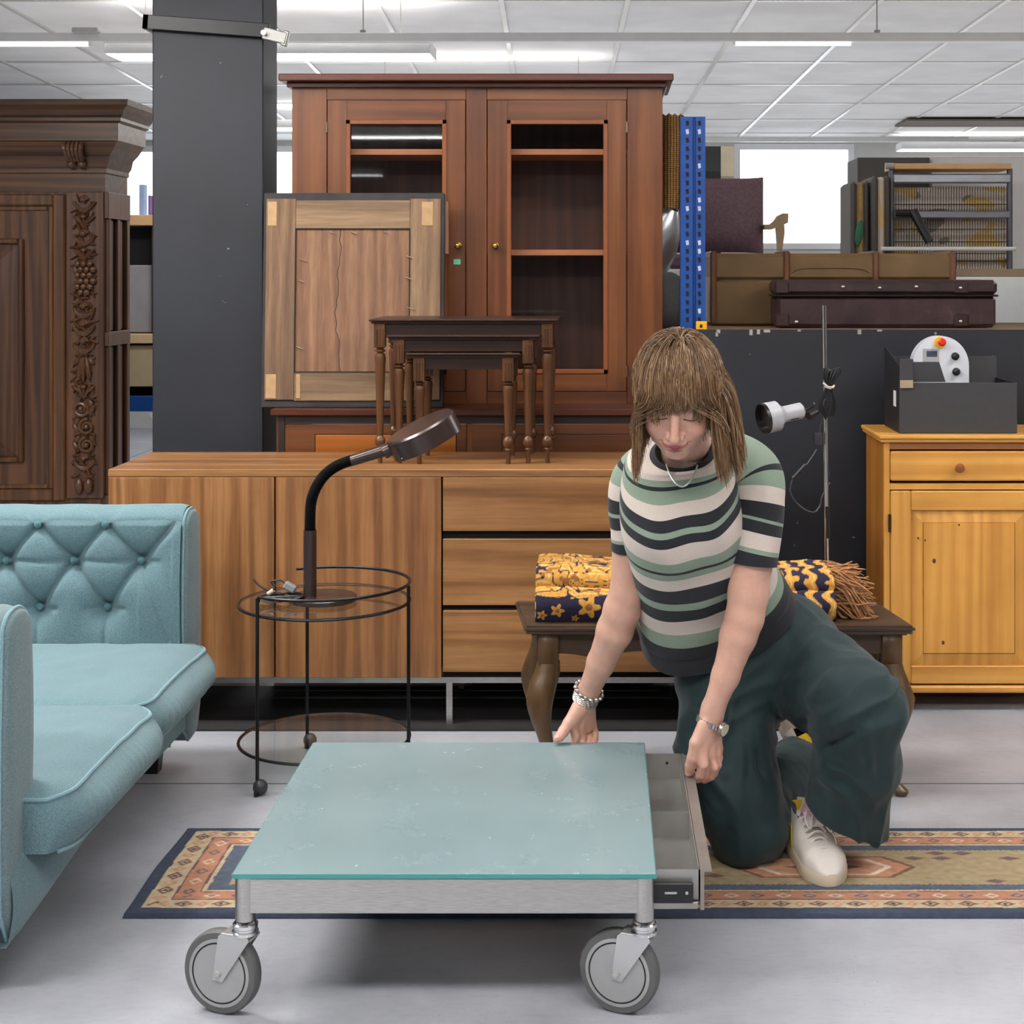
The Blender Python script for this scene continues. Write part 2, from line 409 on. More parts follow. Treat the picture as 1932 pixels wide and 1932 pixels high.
# ceiling lights -----------------------------------------------------
tube_m = emis('lit_diffuser', (1, .99, .97), 3.0)
for i, (x, y, z, L, pd, pu) in enumerate(LAMPS):
    where = ['hanging just right of the black pillar, brightest in view', 'hidden behind the top of the glazed dresser', 'under the rail at far right outside the photo',
             'over the carved cabinet', 'over the sideboard', 'over the bench', 'over the blue sofa', 'over the glass table', 'over the right aisle',
             'behind the viewer on the left', 'behind the viewer on the right', 'at the far end behind the viewer', 'deep behind the pillar', 'at far right above the folding beds'][i]
    lt = thing('ceiling_light', 'suspended white fluorescent luminaire %s' % where, 'ceiling light', (x, y, z), 'suspended luminaires')
    h = MB()
    h.prism([(-.13, .0), (-.13, .012), (-.10, .06), (.10, .06), (.13, .012), (.13, 0), (.118, 0), (.118, .008), (-.118, .008), (-.118, 0)], -L/2, L/2, 'x')
    for q in h.v: q.y += y; q.z += z; q.x += x
    h.box(x-L/2-.004, y-.13, z, x-L/2, y+.13, z+.055); h.box(x+L/2, y-.13, z, x+L/2+.004, y+.13, z+.055)
    h.build('housing', white, lt)
    MB().box(x-L/2+.004, y-.117, z-.004, x+L/2-.004, y+.117, z+.006).build('diffuser', tube_m, lt)
    wr = MB()
    for sx in (-.5, .5): wr.cyl((x+sx*L*.8, y, z+.06), (x+sx*L*.8, y, cz(y)), .002, n=6)
    wr.each('hanger', steelD, lt)
def rail(y, x0, x1, z, label):
    r = thing('lighting_rail', label, 'rail', (0, y, z), 'suspended lighting rails')
    MB().box(x0, y-.03, z, x1, y+.03, z+.04, .003).build('track', whitem, r)
    k = MB()
    for xx in np.arange(x0+.6, x1, 2.36): k.cyl((xx, y, z+.04), (xx, y, cz(y)), .003, n=6); k.box(xx-.012, y-.012, z+.04, xx+.012, y+.012, z+.055)
    k.each('hanger', steelD, r)
rail(7.06, -4.06, 5.5, 2.39, 'long pale rail hung across the ceiling in front of the lit luminaire')
rail(12.2, .2, 2.9, 2.37, 'pale rail hung low in front of the far bright window')
ss = thing('tube_light', 'thin bright tube fixed under the pale rail, right of the glazed cabinet', 'tube light', (.95, 7.06, 2.375))
MB().cyl((.61, 7.06, 2.382), (1.14, 7.06, 2.382), .008, n=10).build('tube', tube_m, ss); MB().box(.6, 7.05, 2.376, .61, 7.07, 2.39).build('cap', white, ss)
ss = thing('tube_light', 'thin bright tube fixed under the pale rail, left of the black pillar', 'tube light', (-2.6, 7.06, 2.375))
MB().cyl((-3.3, 7.06, 2.378), (-2.36, 7.06, 2.378), .008, n=10).build('tube', tube_m, ss); MB().box(-2.36, 7.05, 2.37, -2.35, 7.07, 2.39).build('cap', white, ss)
gs = MB().box(-2.42, 7.0, 2.425, -2.30, 7.06, 2.45, .005).build('junction_box', lgrey); tag(rebase(gs, (-2.36, 7.03, 2.43)), 'small grey box on the rail above the carved cabinet', 'junction box')
MB().box(2.3, 11.6, cz(11.6)-.03, 3.6, 12.1, cz(12.1)-.004).build('trim_3', plain('vent_shadow_brown', S(96, 84, 74), .7), kind='structure')  # vent recess as a flat box, its shadow put into the brown

# flat dark strip on the floor under the sideboard
mt = MB().box(-1.62, 4.46, .001, .6, 4.93, .006).build('floor_dark_strip', plain('dark_strip', S(38, 36, 37), .7, var=.2))
tag(rebase(mt, (0, 4.7, 0)), 'flat dark strip on the floor beneath the long sideboard', 'mat')
o = MB().box(-.42, 4.94, .007, .165, 4.985, .038, .003).build('red_batten', plain('red_paint', S(96, 22, 20), .5)); tag(rebase(o, (0, 4.96, .007)), 'short dark red batten lying on the floor under the sideboard', 'batten')

# ---------------------------------------------------------------- long walnut sideboard
sb = thing('sideboard', 'long low walnut sideboard with two doors and three drawers on metal legs', 'sideboard', (-.48, 4.5, 0))
X0, X1, Y0, Y1, ZB, ZT = -1.448, .486, 4.5, 4.93, .145, .755
m = MB(); m.box(X0, Y0+.02, ZB, X0+.022, Y1, ZT-.022); m.box(X1-.022, Y0+.02, ZB, X1, Y1, ZT-.022); m.box(X0+.022, Y0+.022, ZB, X1-.022, Y1, ZB+.02); m.box(X0+.022, Y1-.01, ZB, X1-.022, Y1, ZT-.022)
m.build('body', walnutZ, sb)
MB().box(X0, Y0, ZT-.022, X1, Y1+.01, ZT, .0015).build('top', walnutX, sb)
def face_x(px): return (px-1137)*4.5/2900
d1, d2, d3 = face_x(518.5), face_x(834), X1
MB().box(X0+.001, Y0, ZB, d1-.0025, Y0+.02, ZT-.0235, .001).build('door', walnutZ, sb)
dd = MB().box(d1+.0025, Y0, ZB, d2-.0025, Y0+.02, ZT-.0235, .001).build('door', wood('walnut_door', S(108, 70, 40), S(148, 98, 58), S(172, 122, 76), 'Z', 1, .35, 31, .55), sb)
for (ya, yb) in ((884, 1002), (1017, 1142), (1152, 1268)):
    za = 1.33-(yb-515)*4.5/2900; zb = min(ZT-.0235, 1.33-(ya-515)*4.5/2900)
    MB().box(d2+.0025, Y0, za, X1-.001, Y0+.02, zb, .001).build('drawer', walnutX, sb)
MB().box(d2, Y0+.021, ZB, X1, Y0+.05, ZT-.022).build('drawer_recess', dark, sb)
m = MB(); m.box(X0+.02, Y0+.01, ZB-.018, X1-.02, Y0+.035, ZB-.001); m.box(X0+.02, Y1-.04, ZB-.018, X1-.02, Y1-.015, ZB-.001)
m.each('base_rail', steel, sb)
for xx in (X0+.04, face_x(847), X1-.06):
    for yy in (Y0+.012, Y1-.037): MB().box(xx-.009, yy, 0, xx+.009, yy+.02, ZB-.018).build('leg', steel, sb)

# ---------------------------------------------------------------- glazed dresser
dr = thing('dresser', 'tall reddish brown dresser with two glazed doors and a deeper base', 'cabinet', (-.43, 5.2, 0))
def q(px, D=5.2): return (px-1137)*D/2900
def zq(py, D=5.2): return 1.33-(py-515)*D/2900
xl, xr = q(551), q(1250); zt = zq(163); zbse = zq(772, 5.0)
Yf = 5.2; Yr = 5.55
ca = MB()
ca.box(xl, Yf+.02, zbse, xl+.02, Yr, zt); ca.box(xr-.02, Yf+.02, zbse, xr, Yr, zt); ca.box(xl, Yf+.02, zt-.02, xr, Yr, zt)
ca.build('carcass', cherryZ, dr)
MB().box(xl+.02, Yr-.012, zbse, xr-.02, Yr, zt-.02).build('back_panel', cherryI, dr)
fr = MB()
xs = [xl, q(617), q(879), q(919), q(1183), xr]
fr.box(xs[0], Yf, zbse, xs[1]-.001, Yf+.02, zt, .001); fr.box(xs[2]+.001, Yf, zbse, xs[3]-.001, Yf+.02, zt, .001); fr.box(xs[4]+.001, Yf, zbse, xs[5], Yf+.02, zt, .001)
fr.each('face_stile', cherryZ, dr)
fh = MB()
for a, b in ((xs[1], xs[2]), (xs[3], xs[4])): fh.box(a, Yf, zq(189)+.001, b, Yf+.02, zt, .001); fh.box(a, Yf, zbse, b, Yf+.02, zq(738)-.001, .001)
fh.each('face_rail', cherryX, dr)
co = MB()
prof = [(0, .0), (-.012, .0), (-.02, .012), (-.045, .03), (-.045, .052), (0, .052)]
co.box(q(525, 5.14), 5.14, zt+.012, q(1271, 5.14), Yr+.02, zt+.036, .003)
co.box(xl-.014, Yf-.02, zt-.005, xr+.014, Yr, zt+.012, .002)
co.build('cornice', cherryT, dr)
glz = glass('cabinet_glass', (.93, .93, .93))
hw = MB()
for i, (a, b, ga, gb, hinge) in enumerate(((xs[1], xs[2], q(655), q(841), 0), (xs[3], xs[4], q(958), q(1145), 1))):
    do = MB()
    z0, z1 = zq(738), zq(189); g0, g1 = zq(703), zq(228)
    do.box(a+.002, Yf-.002, z0, ga, Yf+.018, z1, .001); do.box(gb, Yf-.002, z0, b-.002, Yf+.018, z1, .001)
    d_o = do.build('door', cherryZ, dr)
    rl = MB(); rl.box(ga, Yf-.002, z0, gb, Yf+.018, g0, .001); rl.box(ga, Yf-.002, g1, gb, Yf+.018, z1, .001); rl.each('door_rail', cherryX, d_o)
    bd = MB(); bb = .008
    for (p0, p1) in (((ga, g0), (ga+bb, g1)), ((gb-bb, g0), (gb, g1)), ((ga, g0), (gb, g0+bb)), ((ga, g1-bb), (gb, g1))):
        bd.box(p0[0]-.004, Yf-.006, p0[1]-.004, p1[0]+.004, Yf+.002, p1[1]+.004, .002)
    bd.build('glazing_bead', plain('bead_wood', S(124, 70, 38), .3), d_o)
    MB().box(ga+.002, Yf+.007, g0+.002, gb-.002, Yf+.010, g1-.002).build('pane', glz, d_o)
    kx = q(865) if i == 0 else q(935); kz = zq(464)
    MB().lathe([(.0, 0), (.011, 0), (.011, .003), (.005, .006), (.005, .014), (.009, .018), (.0105, .024), (.007, .029), (0, .030)], (kx, Yf-.002, kz), 16, (0, -1, 0)).build('knob', brass, d_o)
    hx = (a-.003) if i == 0 else (b-.002)
    for hz in (zq(240), zq(700)): hw.cyl((hx+.002, Yf-.003, hz-.018), (hx+.002, Yf-.003, hz+.018), .004, n=8)
hw.each('hinge', plain('hinge_metal', S(120, 100, 84), .4, .8), dr)
for zz in (zq(284), zq(476)): MB().box(xl+.02, Yf+.06, zz-.010, xr-.02, Yr-.012, zz+.010, .001).build('shelf', plain('shelf_wood', S(176, 112, 74), .45, var=.1), dr)
gst = MB().box(q(856), Yf-.0035, zq(499), q(869), Yf-.0022, zq(489)); gst.M = Matrix()
gst.build('sticker', plain('green_sticker', S(96, 190, 150), .6), dr, label='small green price sticker')
# base part
bxl, bxr, Yc = q(519, 5.02), q(1262, 5.02), 5.02
MB().box(q(510, 5.0), 5.0, zbse-.022, q(1268, 5.0), Yr, zbse, .003).build('ledge', cherryT, dr)
m = MB(); m.box(bxl, Yc+.02, .06, bxl+.02, Yr, zbse-.022); m.box(bxr-.02, Yc+.02, .06, bxr, Yr, zbse-.022); m.box(bxl, Yc+.05, .06, bxr, Yr, .08)
m.box(bxl, Yc, 0, bxr, Yc+.02, .09); m.build('base_carcass', cherryZ, dr)
MB().box(bxl+.012, Yc-.004, .05, q(536, 5.01), Yc+.015, zbse-.022).build('base_post', plain('dark_stile', S(30, 20, 16), .5), dr)
MB().box(q(880, 5.01)-.002, Yc, .05, q(890, 5.01)+.002, Yc+.018, zbse-.03).build('base_stile', cherryZ, dr); MB().box(q(1225, 5.01)-.002, Yc, .05, bxr, Yc+.018, zbse-.03).build('base_stile', cherryZ, dr)
bm_ = MB(); bm_.box(q(536, 5.01), Yc-.001, zbse-.05, bxr, Yc+.018, zbse-.024); bm_.build('base_rail', plain('dark_rail', S(40, 20, 14), .5), dr)
for a, b in ((q(537, 5.01), q(880, 5.01)), (q(890, 5.01), q(1225, 5.01))):
    bdo = MB().box(a, Yc-.004, .1, b, Yc+.016, zbse-.052, .002); d_o = bdo.build('base_door', cherryX, dr)
    pn = MB(); a2, b2 = a+.1, b-.035
    pn.box(a2, Yc-.006, .2, b2, Yc-.003, zbse-.085, .002); pn.build('panel', wood('cherry_panel%d' % int(a*100), S(124, 62, 20), S(160, 90, 30), S(184, 112, 46), 'X', .8, .3, 33, .2, .3) if a < -.6 else cherryX, d_o)
    gr = MB(); e = .003
    gr.box(a2-e, Yc-.0045, .2-e, b2+e, Yc-.0038, zbse-.085+e); gr.build('groove', dark, d_o)

# ---------------------------------------------------------------- old framed panel seen from its back, on the ledge
pt = thing('old_picture_panel', 'old framed wooden panel shown from its rough back, propped on the dresser ledge', 'picture panel', (-.83, 5.1, zbse))
PM = Matrix.Translation((q(666, 5.07), 5.055, zbse)) @ Matrix.Rotation(math.radians(-3.5), 4, 'X')
def pb(*a, b=.002): mm = MB(); mm.M = PM; mm.box(*a, b); return mm
W_ = .300; H_ = .71
mm = pb(-W_, .0, .0, W_, .022, H_, b=.003); mm.build('frame_edge', plain('black_edge', S(46, 44, 44), .8, var=.3, bump=.5), pt)
iw = .26
def old_col(o): pass
mm = MB(); mm.M = PM
mm.box(-.29, -.006, .025, -.192, .002, .69, .002); mm.build('frame_stile', oldwood, pt)
mm = MB(); mm.M = PM; mm.box(.186, -.006, .025, .288, .002, .69, .002); mm.build('frame_stile', wood('old_stile', S(86, 66, 50), S(128, 100, 76), S(156, 128, 98), 'Z', 1.1, .85, 41, .5, .25), pt)
mm = MB(); mm.M = PM; mm.box(-.192, -.005, .59, .186, .002, .685, .002); mm.build('frame_rail', oldwoodX, pt)
mm = MB(); mm.M = PM; mm.box(-.192, -.005, .022, .186, .002, .118, .002); mm.build('frame_rail', oldwoodX, pt)
mm = MB(); mm.M = PM
for (a, b, c_, d) in ((-.285, .6, -.255, .68), (.225, .6, .262, .68), (-.285, .03, -.25, .11), (-.185, .03, -.17, .11)): mm.box(a, -.0075, b, c_, -.004, d, .001)
mm.each('corner_patch', plain('pale_patch', S(166, 134, 96), .8, var=.15, vscale=40), pt)
# inner planks with a wandering crack between them
import random as _r
_r.seed(3); cr = []; x = -.04
for k in range(25): cr.append((x, .118+.472*k/24)); x += _r.uniform(-.008, .0075)
for side, seed_ in ((0, 51), (1, 57)):
    poly = ([(-.19, .59), (-.19, .118)]+[(a-.0012, b) for a, b in cr]) if side == 0 else ([(.184, .118), (.184, .59)]+[(a+.0012, b) for a, b in reversed(cr)])
    mm = MB(); mm.M = PM; mm.prism(poly, -.001, .002, 'y'); mm.build('plank', wood('plank%d' % side, S(88, 62, 46), S(128, 92, 68), S(154, 118, 90), 'Z', 1.2, .8, seed_, .45, .3), pt)
mm = MB(); mm.M = PM
mm.box(-.193, -.0062, .116, .188, -.0035, .119); mm.box(-.193, -.0062, .589, .188, -.0035, .592); mm.box(-.193, -.0066, .116, -.190, -.0035, .592); mm.box(.184, -.0066, .116, .188, -.0035, .592)
mm.build('shadow_gap', dark, pt)
mm = MB(); mm.M = PM
for (a, b) in ((-.178, .49), (-.182, .42), (-.185, .2), (.175, .50), (.17, .43), (.18, .33), (-.01, .58), (.1, .58), (-.08, .58)): mm.cyl((a, -.003, b), (a+.022, -.012, b-.007), .0016, n=6)
mm.each('nail', plain('nail', S(170, 150, 120), .4, .6), pt)
o = MB().box(q(836, 5.13), 5.12, zq(480), q(846, 5.13), 5.16, zq(382), .002).build('wood_strip', plain('pale_strip', S(150, 104, 84), .6)); tag(rebase(o, (q(841, 5.13), 5.14, zq(480))), 'narrow pale wooden strip standing behind the old panel', 'strip')

# ---------------------------------------------------------------- nest of tables on the sideboard
def turned(h, r):      # profile for a turned tapering leg, h = height below apron block
    return [(0, 0), (r*.38, 0), (r*.42, .008), (r*.36, .02), (r*.42, .038), (r*.7, .043), (r*.45, .048), (r*.85, .056), (r*.95, .066), (r*.8, .076), (r*.5, .083), (r*.62, .088), (r*.58, .1),
            (r*.9, h*.86), (r*.98, h*.9), (r*.85, h*.94), (r*.5, h*.955), (r*.9, h*.965), (r*.9, h*.975), (r*.5, h*.982), (r*.85, h*1.0), (0, h)]
def nest(cx, yf, wtop, depth, ztop, wleg, label, D):
    zt_ = ztop; zb = .755
    r = thing('nesting_table', label, 'side table', (cx, yf+depth/2, zb), 'nest of tables')
    tp = MB(); tp.box(cx-wtop/2, yf-.012, zt_-.007, cx+wtop/2, yf+depth+.012, zt_, .002); tp.box(cx-wtop/2+.006, yf-.006, zt_-.014, cx+wtop/2-.006, yf+depth+.006, zt_-.007, .002)
    tp.build('top', mahog, r)
    ap = MB(); x0, x1 = cx-wleg/2, cx+wleg/2
    ap.box(x0, yf+.004, zt_-.05, x1, yf+.016, zt_-.014, .001); ap.box(x0, yf+depth-.016, zt_-.05, x1, yf+depth-.004, zt_-.014); ap.box(x0, yf, zt_-.05, x0+.014, yf+depth, zt_-.014); ap.box(x1-.014, yf, zt_-.05, x1, yf+depth, zt_-.014)
    ap.build('apron', mahog, r)
    ty = yf+.03; bs = .0165
    for sx in (x0, x1):
        for sy in (yf+.012, yf+depth-.014):
            l = MB(); zblk = zt_-.085
            l.box(sx-bs, sy-bs, zblk, sx+bs, sy+bs, zt_-.014, .001)
            for k in (-.009, 0, .009): l.tube([(sx+k, sy-bs-.0005, zblk+.006), (sx+k, sy-bs-.0005, zt_-.03)], .0028, 6)
            l.lathe([(a, b) for a, b in turned(zblk-zb, .0175)], (sx, sy, zb), 16)
            l.build('leg', mahogL, r)
    o = MB().box(cx+wtop*.36, yf+.02, zt_+.0002, cx+wtop*.36+.02, yf+.03, zt_+.0012).build('brass_plate', brass, r)
    return r
D0 = 4.645
f = lambda px: (px-1137)*D0/2900
nest((f(703)+f(1050))/2-.003, 4.64, f(1050)-f(695), .33, 1.33-(602-515)*D0/2900, f(1032)-f(716), 'largest of the nested dark tables with fluted turned legs on the sideboard', D0)
nest((f(737)+f(1018))/2-.004, 4.632, f(1020)-f(731), .28, 1.33-(632-515)*D0/2900, f(994)-f(751), 'middle nested dark table tucked under the largest one', D0)
nest((f(768)+f(984))/2, 4.617, f(983)-f(768), .24, 1.33-(665-515)*D0/2900, f(957)-f(790), 'smallest nested dark table, innermost of the three', D0)
# ---------------------------------------------------------------- carved oak cabinet on the left
cc = thing('carved_cabinet', 'dark carved oak cabinet with heavy moulded cornice behind the sofa, left of the pillar', 'cabinet', (-2.7, 6.5, 0))
Dc = 6.5
cx = lambda px: (px-1137)*Dc/2900
czz = lambda py: 1.33-(py-515)*Dc/2900
CXR = cx(197); CXL = CXR-1.6; CYB = 6.80
# body stiles, right side with recessed flutes
m = MB(); m.box(CXL, Dc, .12, CXR-.01, CYB, czz(362)); m.build('body', oakZ, cc)
st = MB()
zm = czz(640)
for z0, z1 in ((czz(935), zm-.03), (zm+.03, czz(412))):
    for a, b in ((6.515, 6.54), (6.63, 6.67), (6.76, 6.80)): st.box(CXR-.01, a, z0, CXR+.016, b, z1, .003)
    for a in (6.565, 6.69): st.box(CXR-.01, a, z0, CXR+.004, a+.045, z1, .008)
st.box(CXR-.01, 6.5, czz(412), CXR+.018, CYB, czz(362), .002); st.box(CXR-.01, 6.5, zm-.03, CXR+.018, CYB, zm+.03, .002); st.box(CXR-.01, 6.5, .12, CXR+.018, CYB, czz(935), .002)
st.build('side_panel', oakZ, cc)
# cornice: mitred profile around front and right side: (out, z)
CP = [(0, czz(362)), (.004, czz(362)), (.004, czz(328)), (.012, czz(326)), (.012, czz(318)), (.022, czz(312)), (.03, czz(296)), (.055, czz(284)), (.075, czz(270)), (.085, czz(268)), (.085, czz(236)), (.1, czz(232)), (.1, czz(226)), (.112, czz(222)), (.118, czz(212)), (.14, czz(204)), (.143, czz(194)), (0, czz(194))]
k = MB(); rs = []
for (px_, py_, sx, sy) in ((CXL-.0, CYB, -1, 0), (CXL, Dc, -1, -1), (CXR, Dc, 1, -1), (CXR, CYB, 1, 0)):
    rs.append([(px_+o_*sx, py_+o_*sy, z_) for o_, z_ in CP])
k.rings(rs); k.build('cornice', oakX, cc, ang=25)
# corbel (carved block) under the cornice
cb = MB(); cxm = cx(150)
for i_ in range(5): cb.tube(spline([(cxm-.036+.018*i_, 6.43, czz(270)), (cxm-.034+.017*i_, 6.41, czz(285)), (cxm-.026+.013*i_, 6.45, czz(305))], 4), .010, 6)
cb.ell((cxm-.022, 6.465, czz(311)), (.02, .02, .018)); cb.ell((cxm+.022, 6.465, czz(311)), (.02, .02, .018)); cb.ell((cxm, 6.45, czz(298)), (.04, .02, .02))
cb.build('corbel', oakC, cc)
# pilaster plate + carving
MB().box(cx(127), 6.488, czz(940), CXR, 6.51, czz(362), .003).build('pilaster', wood('oak_pilaster', S(54, 32, 18), S(90, 56, 33), S(118, 78, 46), 'Z', 1.3, .38, 71, .4, .4), cc)
rg = random.Random(5); cv = MB(); xa, xb = cx(139), cx(184); xm = (xa+xb)/2; wv_ = (xb-xa)/2
z = czz(372); zend = czz(920)
def leaf(x, z_, L, a, wd=.012, y=6.482):
    ca_, sa_ = math.cos(a), math.sin(a)
    R_ = Matrix(((ca_, 0, -sa_), (0, 1, 0), (sa_, 0, ca_)))
    cv.ell((x, y, z_), (wd, .014, L), 8, 6, R_)
def scroll(x, z_, r_, s_=1, turns=1.3, a0=0):
    pts = [(x+s_*r_*(1-.62*t_/16)*math.cos(a0+turns*2*PI*t_/16), 6.478-.006*t_/16, z_+r_*(1-.62*t_/16)*math.sin(a0+turns*2*PI*t_/16)) for t_ in range(17)]
    cv.tube(pts, [.0095*(1-.5*t_/16) for t_ in range(17)], 7); cv.ell((x, 6.474, z_), .012)
while z > zend+.08:
    typ = rg.choice(['scroll', 'leaf', 'shell']) 
    if abs(z-czz(520)) < .05: typ = 'grape'
    if abs(z-czz(670)) < .035: typ = 'acan'
    if typ == 'grape':
        for r_ in range(6):
            for c_ in range(3-(r_ > 4)): cv.ell((xm-.0+(c_-1)*.026+(r_ % 2)*.013, 6.474, z-.024*r_), .0145, 8, 6)
        leaf(xm-.035, z-.03, .03, .3); leaf(xm-.036, z-.09, .03, -.3); z -= .165
    elif typ == 'scroll':
        s_ = rg.choice((-1, 1)); scroll(xm+s_*.012, z-.034, .034, s_, 1.4, rg.uniform(0, 3)); leaf(xm-s_*.034, z-.04, .028, s_*.5); leaf(xm-s_*.03, z-.012, .02, -s_*.6); z -= .077
    elif typ == 'leaf':
        for a in (-.9, -.45, 0, .45, .9): leaf(xm+.030*math.sin(a), z-.03*math.cos(a)-.004, .032, -a+PI, .0085)
        cv.ell((xm, 6.472, z-.008), (.013, .012, .010)); z -= .066
    elif typ == 'acan':
        for a in (-.5, .5): leaf(xm+a*.03, z-.05, .055, a*.35, .013)
        leaf(xm, z-.055, .06, 0, .010, 6.476); leaf(xm-.03, z-.02, .02, -.8); leaf(xm+.03, z-.02, .02, .8); z -= .12
    else:
        for j in range(3): 
            pts = [(xm+(.042-.011*j)*math.cos(PI+PI*t_/10), 6.478, z-.018-.012*j+(.034-.008*j)*math.sin(PI+PI*t_/10)) for t_ in range(11)]
            cv.tube(pts, .007, 6)
        scroll(xm, z-.012, .014, 1, 1.0); z -= .075
for _i in range(230):
    zz_ = rg.uniform(zend+.03, czz(372)); xx_ = xm+rg.uniform(-.042, .042); leaf(xx_, zz_, rg.uniform(.014, .03), rg.uniform(-1.6, 1.6), rg.uniform(.004, .008), 6.486)
for s_ in (-1, 1): cv.ell((xm+s_*.02, 6.475, zend+.01), (.018, .016, .034), 10, 8)
cv.build('carving', oakC, cc)
# big door with stepped panel
dl, drr = cx(-330), cx(124)
do = MB(); 
def frame(mb, x0, x1, z0, z1, w_, y0, y1, b=.004):
    mb.box(x0, y0, z0, x0+w_, y1, z1, b); mb.box(x1-w_, y0, z0, x1, y1, z1, b); mb.box(x0+w_, y0, z0, x1-w_, y1, z0+w_, b); mb.box(x0+w_, y0, z1-w_, x1-w_, y1, z1, b)
DZ0, DZ1 = czz(945), czz(366)
do.box(dl, 6.497, DZ0, drr, 6.51, DZ1); d_o = do.build('door', oakZ, cc)
k = MB(); frame(k, dl, drr, DZ0, DZ1, .05, 6.484, 6.498, .006); frame(k, dl+.05, drr-.05, DZ0+.05, DZ1-.05, .022, 6.49, 6.5, .008); k.build('moulding', wood('oak_mould', S(54, 34, 18), S(94, 60, 34), S(124, 84, 50), 'Z', 1.3, .35, 77, .3, .4), d_o)
px0, px1, pz0, pz1 = cx(-250), cx(47), czz(872), czz(450)
k = MB(); frame(k, px0, px1, pz0, pz1, .022, 6.478, 6.498, .005); k.build('inner_moulding', oakZ, d_o)
# pyramid shaped raised panel
k = MB(); v_ = []
for (ins, y_) in ((.022, 6.494), (.10, 6.462), (.115, 6.462), (.118, 6.47)): v_.append([(px0+ins, y_, pz0+ins), (px1-ins, y_, pz0+ins), (px1-ins, y_, pz1-ins), (px0+ins, y_, pz1-ins)])
k.rings(v_); k.build('raised_panel', wood('oak_panel', S(48, 29, 18), S(80, 51, 32), S(106, 72, 46), 'Z', 1.3, .35, 79, .35, .4), d_o, ang=20)
MB().box(CXL-.03, Dc-.03, 0, CXR+.03, CYB, .12, .01).build('plinth', oakX, cc)

# ---------------------------------------------------------------- storage seen between cabinet and pillar (about 8 m away)
Ds = 8.0
sx_ = lambda px: (px-1137)*Ds/2900
sz_ = lambda py: 1.33-(py-515)*Ds/2900
rk = thing('storage_rack', 'blue beamed storage rack glimpsed between carved cabinet and pillar', 'rack', (-2.2, 8.2, 0))
bluep = plain('blue_paint', S(16, 70, 138), .4, var=.12)
m = MB(); m.box(-2.9, Ds+.02, sz_(777), -1.75, Ds+.06, sz_(748), .003); m.build('beam', bluep, rk)
m = MB(); m.box(-2.9, Ds+.06, sz_(777)+.02, -1.75, Ds+.6, sz_(748), .0); m.build('deck', dark, rk)
for xx in (-2.9, -1.79): MB().box(xx, Ds+.0, 0, xx+.04, Ds+.05, sz_(750), .003).build('post', bluep, rk)
br = MB(); br.prism([(sx_(283), sz_(780)), (sx_(300), sz_(780)), (sx_(300), sz_(850)), (sx_(293), sz_(850)), (sx_(293), sz_(795))], Ds-.02, Ds+.02); br.build('bracket', white, rk)
o = MB(); o.box(-2.75, 8.02, sz_(730), -1.8, 8.5, sz_(652), .004); ro = o.build('beige_crate', plain('beige_board', S(176, 160, 128), .6, var=.06)); tag(rebase(ro, (-2.3, 8.25, sz_(730)+.001)), 'beige board crate in the gap left of the pillar', 'crate')
tb2 = thing('work_table', 'pale topped wooden table in the gap left of the pillar', 'table', (-2.2, 8.3, sz_(730)))
MB().box(-2.8, 8.0, sz_(648), -1.75, 8.6, sz_(630), .003).build('top', plain('pale_ply', S(206, 178, 140), .5), tb2)
MB().box(-2.8, 8.57, sz_(748)+.001, -1.75, 8.6, sz_(652)).build('back', dark, tb2)
o = MB().box(-2.7, 8.06, sz_(628), sx_(283), 8.4, sz_(500), .004).build('grey_box', plain('grey_cloth', S(150, 146, 150), .8)); tag(rebase(o, (-2.5, 8.2, sz_(629))), 'plain grey box standing on the pale table', 'box')
o = thing('bookcase', 'dark open bookcase with a light wooden top, partly behind the pillar', 'bookcase', (-2.2, 8.3, sz_(629)))
dkb = plain('dark_brown', S(48, 30, 18), .5)
m = MB(); m.box(sx_(282), 8.04, sz_(629), sx_(291), 8.5, sz_(425)); m.box(-2.75, 8.04, sz_(629), -2.72, 8.5, sz_(425)); m.each('side', dkb, o)
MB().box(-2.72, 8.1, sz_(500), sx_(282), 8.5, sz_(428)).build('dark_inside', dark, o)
MB().box(-2.8, 8.02, sz_(425), -1.75, 8.55, sz_(405), .003).build('top', plain('light_wood', S(208, 168, 120), .5), o)
# items on its top against the window
cols = [(150, 175, 215), (120, 90, 150), (214, 180, 214), (60, 60, 100), (200, 130, 160)]
for i_, (a, b, hh) in enumerate(((246, 256, 60), (258, 262, 40), (266, 275, 95), (277, 284, 110), (285, 292, 80))):
    c_ = cols[i_]
    nm = ['pale blue', 'dark violet', 'pink', 'dark blue', 'rose'][i_]
    o = MB().box(sx_(a), 8.15+.05*i_, sz_(405), sx_(b), 8.2+.05*i_, sz_(405-hh), .002).build('upright_folder', plain('folder%d' % i_, S(*c_), .5)); tag(rebase(o, (sx_((a+b)/2), 8.2+.05*i_, sz_(405))), '%s upright folder on the bookcase by the far window' % nm, 'folder', 'folders on the bookcase')

# ---------------------------------------------------------------- blue sofa
so = thing('sofa', 'light teal sofa with button tufted arm and two piped seat cushions', 'sofa', (-1.5, 3.47, 0))
teal = fabric('teal_fabric', S(76, 103, 111), S(109, 138, 144))
tealg = fabric('teal_grey_fabric', S(78, 98, 102), S(114, 134, 138))
pipem = fabric('piping_fabric', S(98, 132, 140), S(124, 158, 166))
AX1 = -1.10; AX0 = -1.98
ARM = []  # arm profile in (y offset from inner face going outward, z); rolls outward at the top
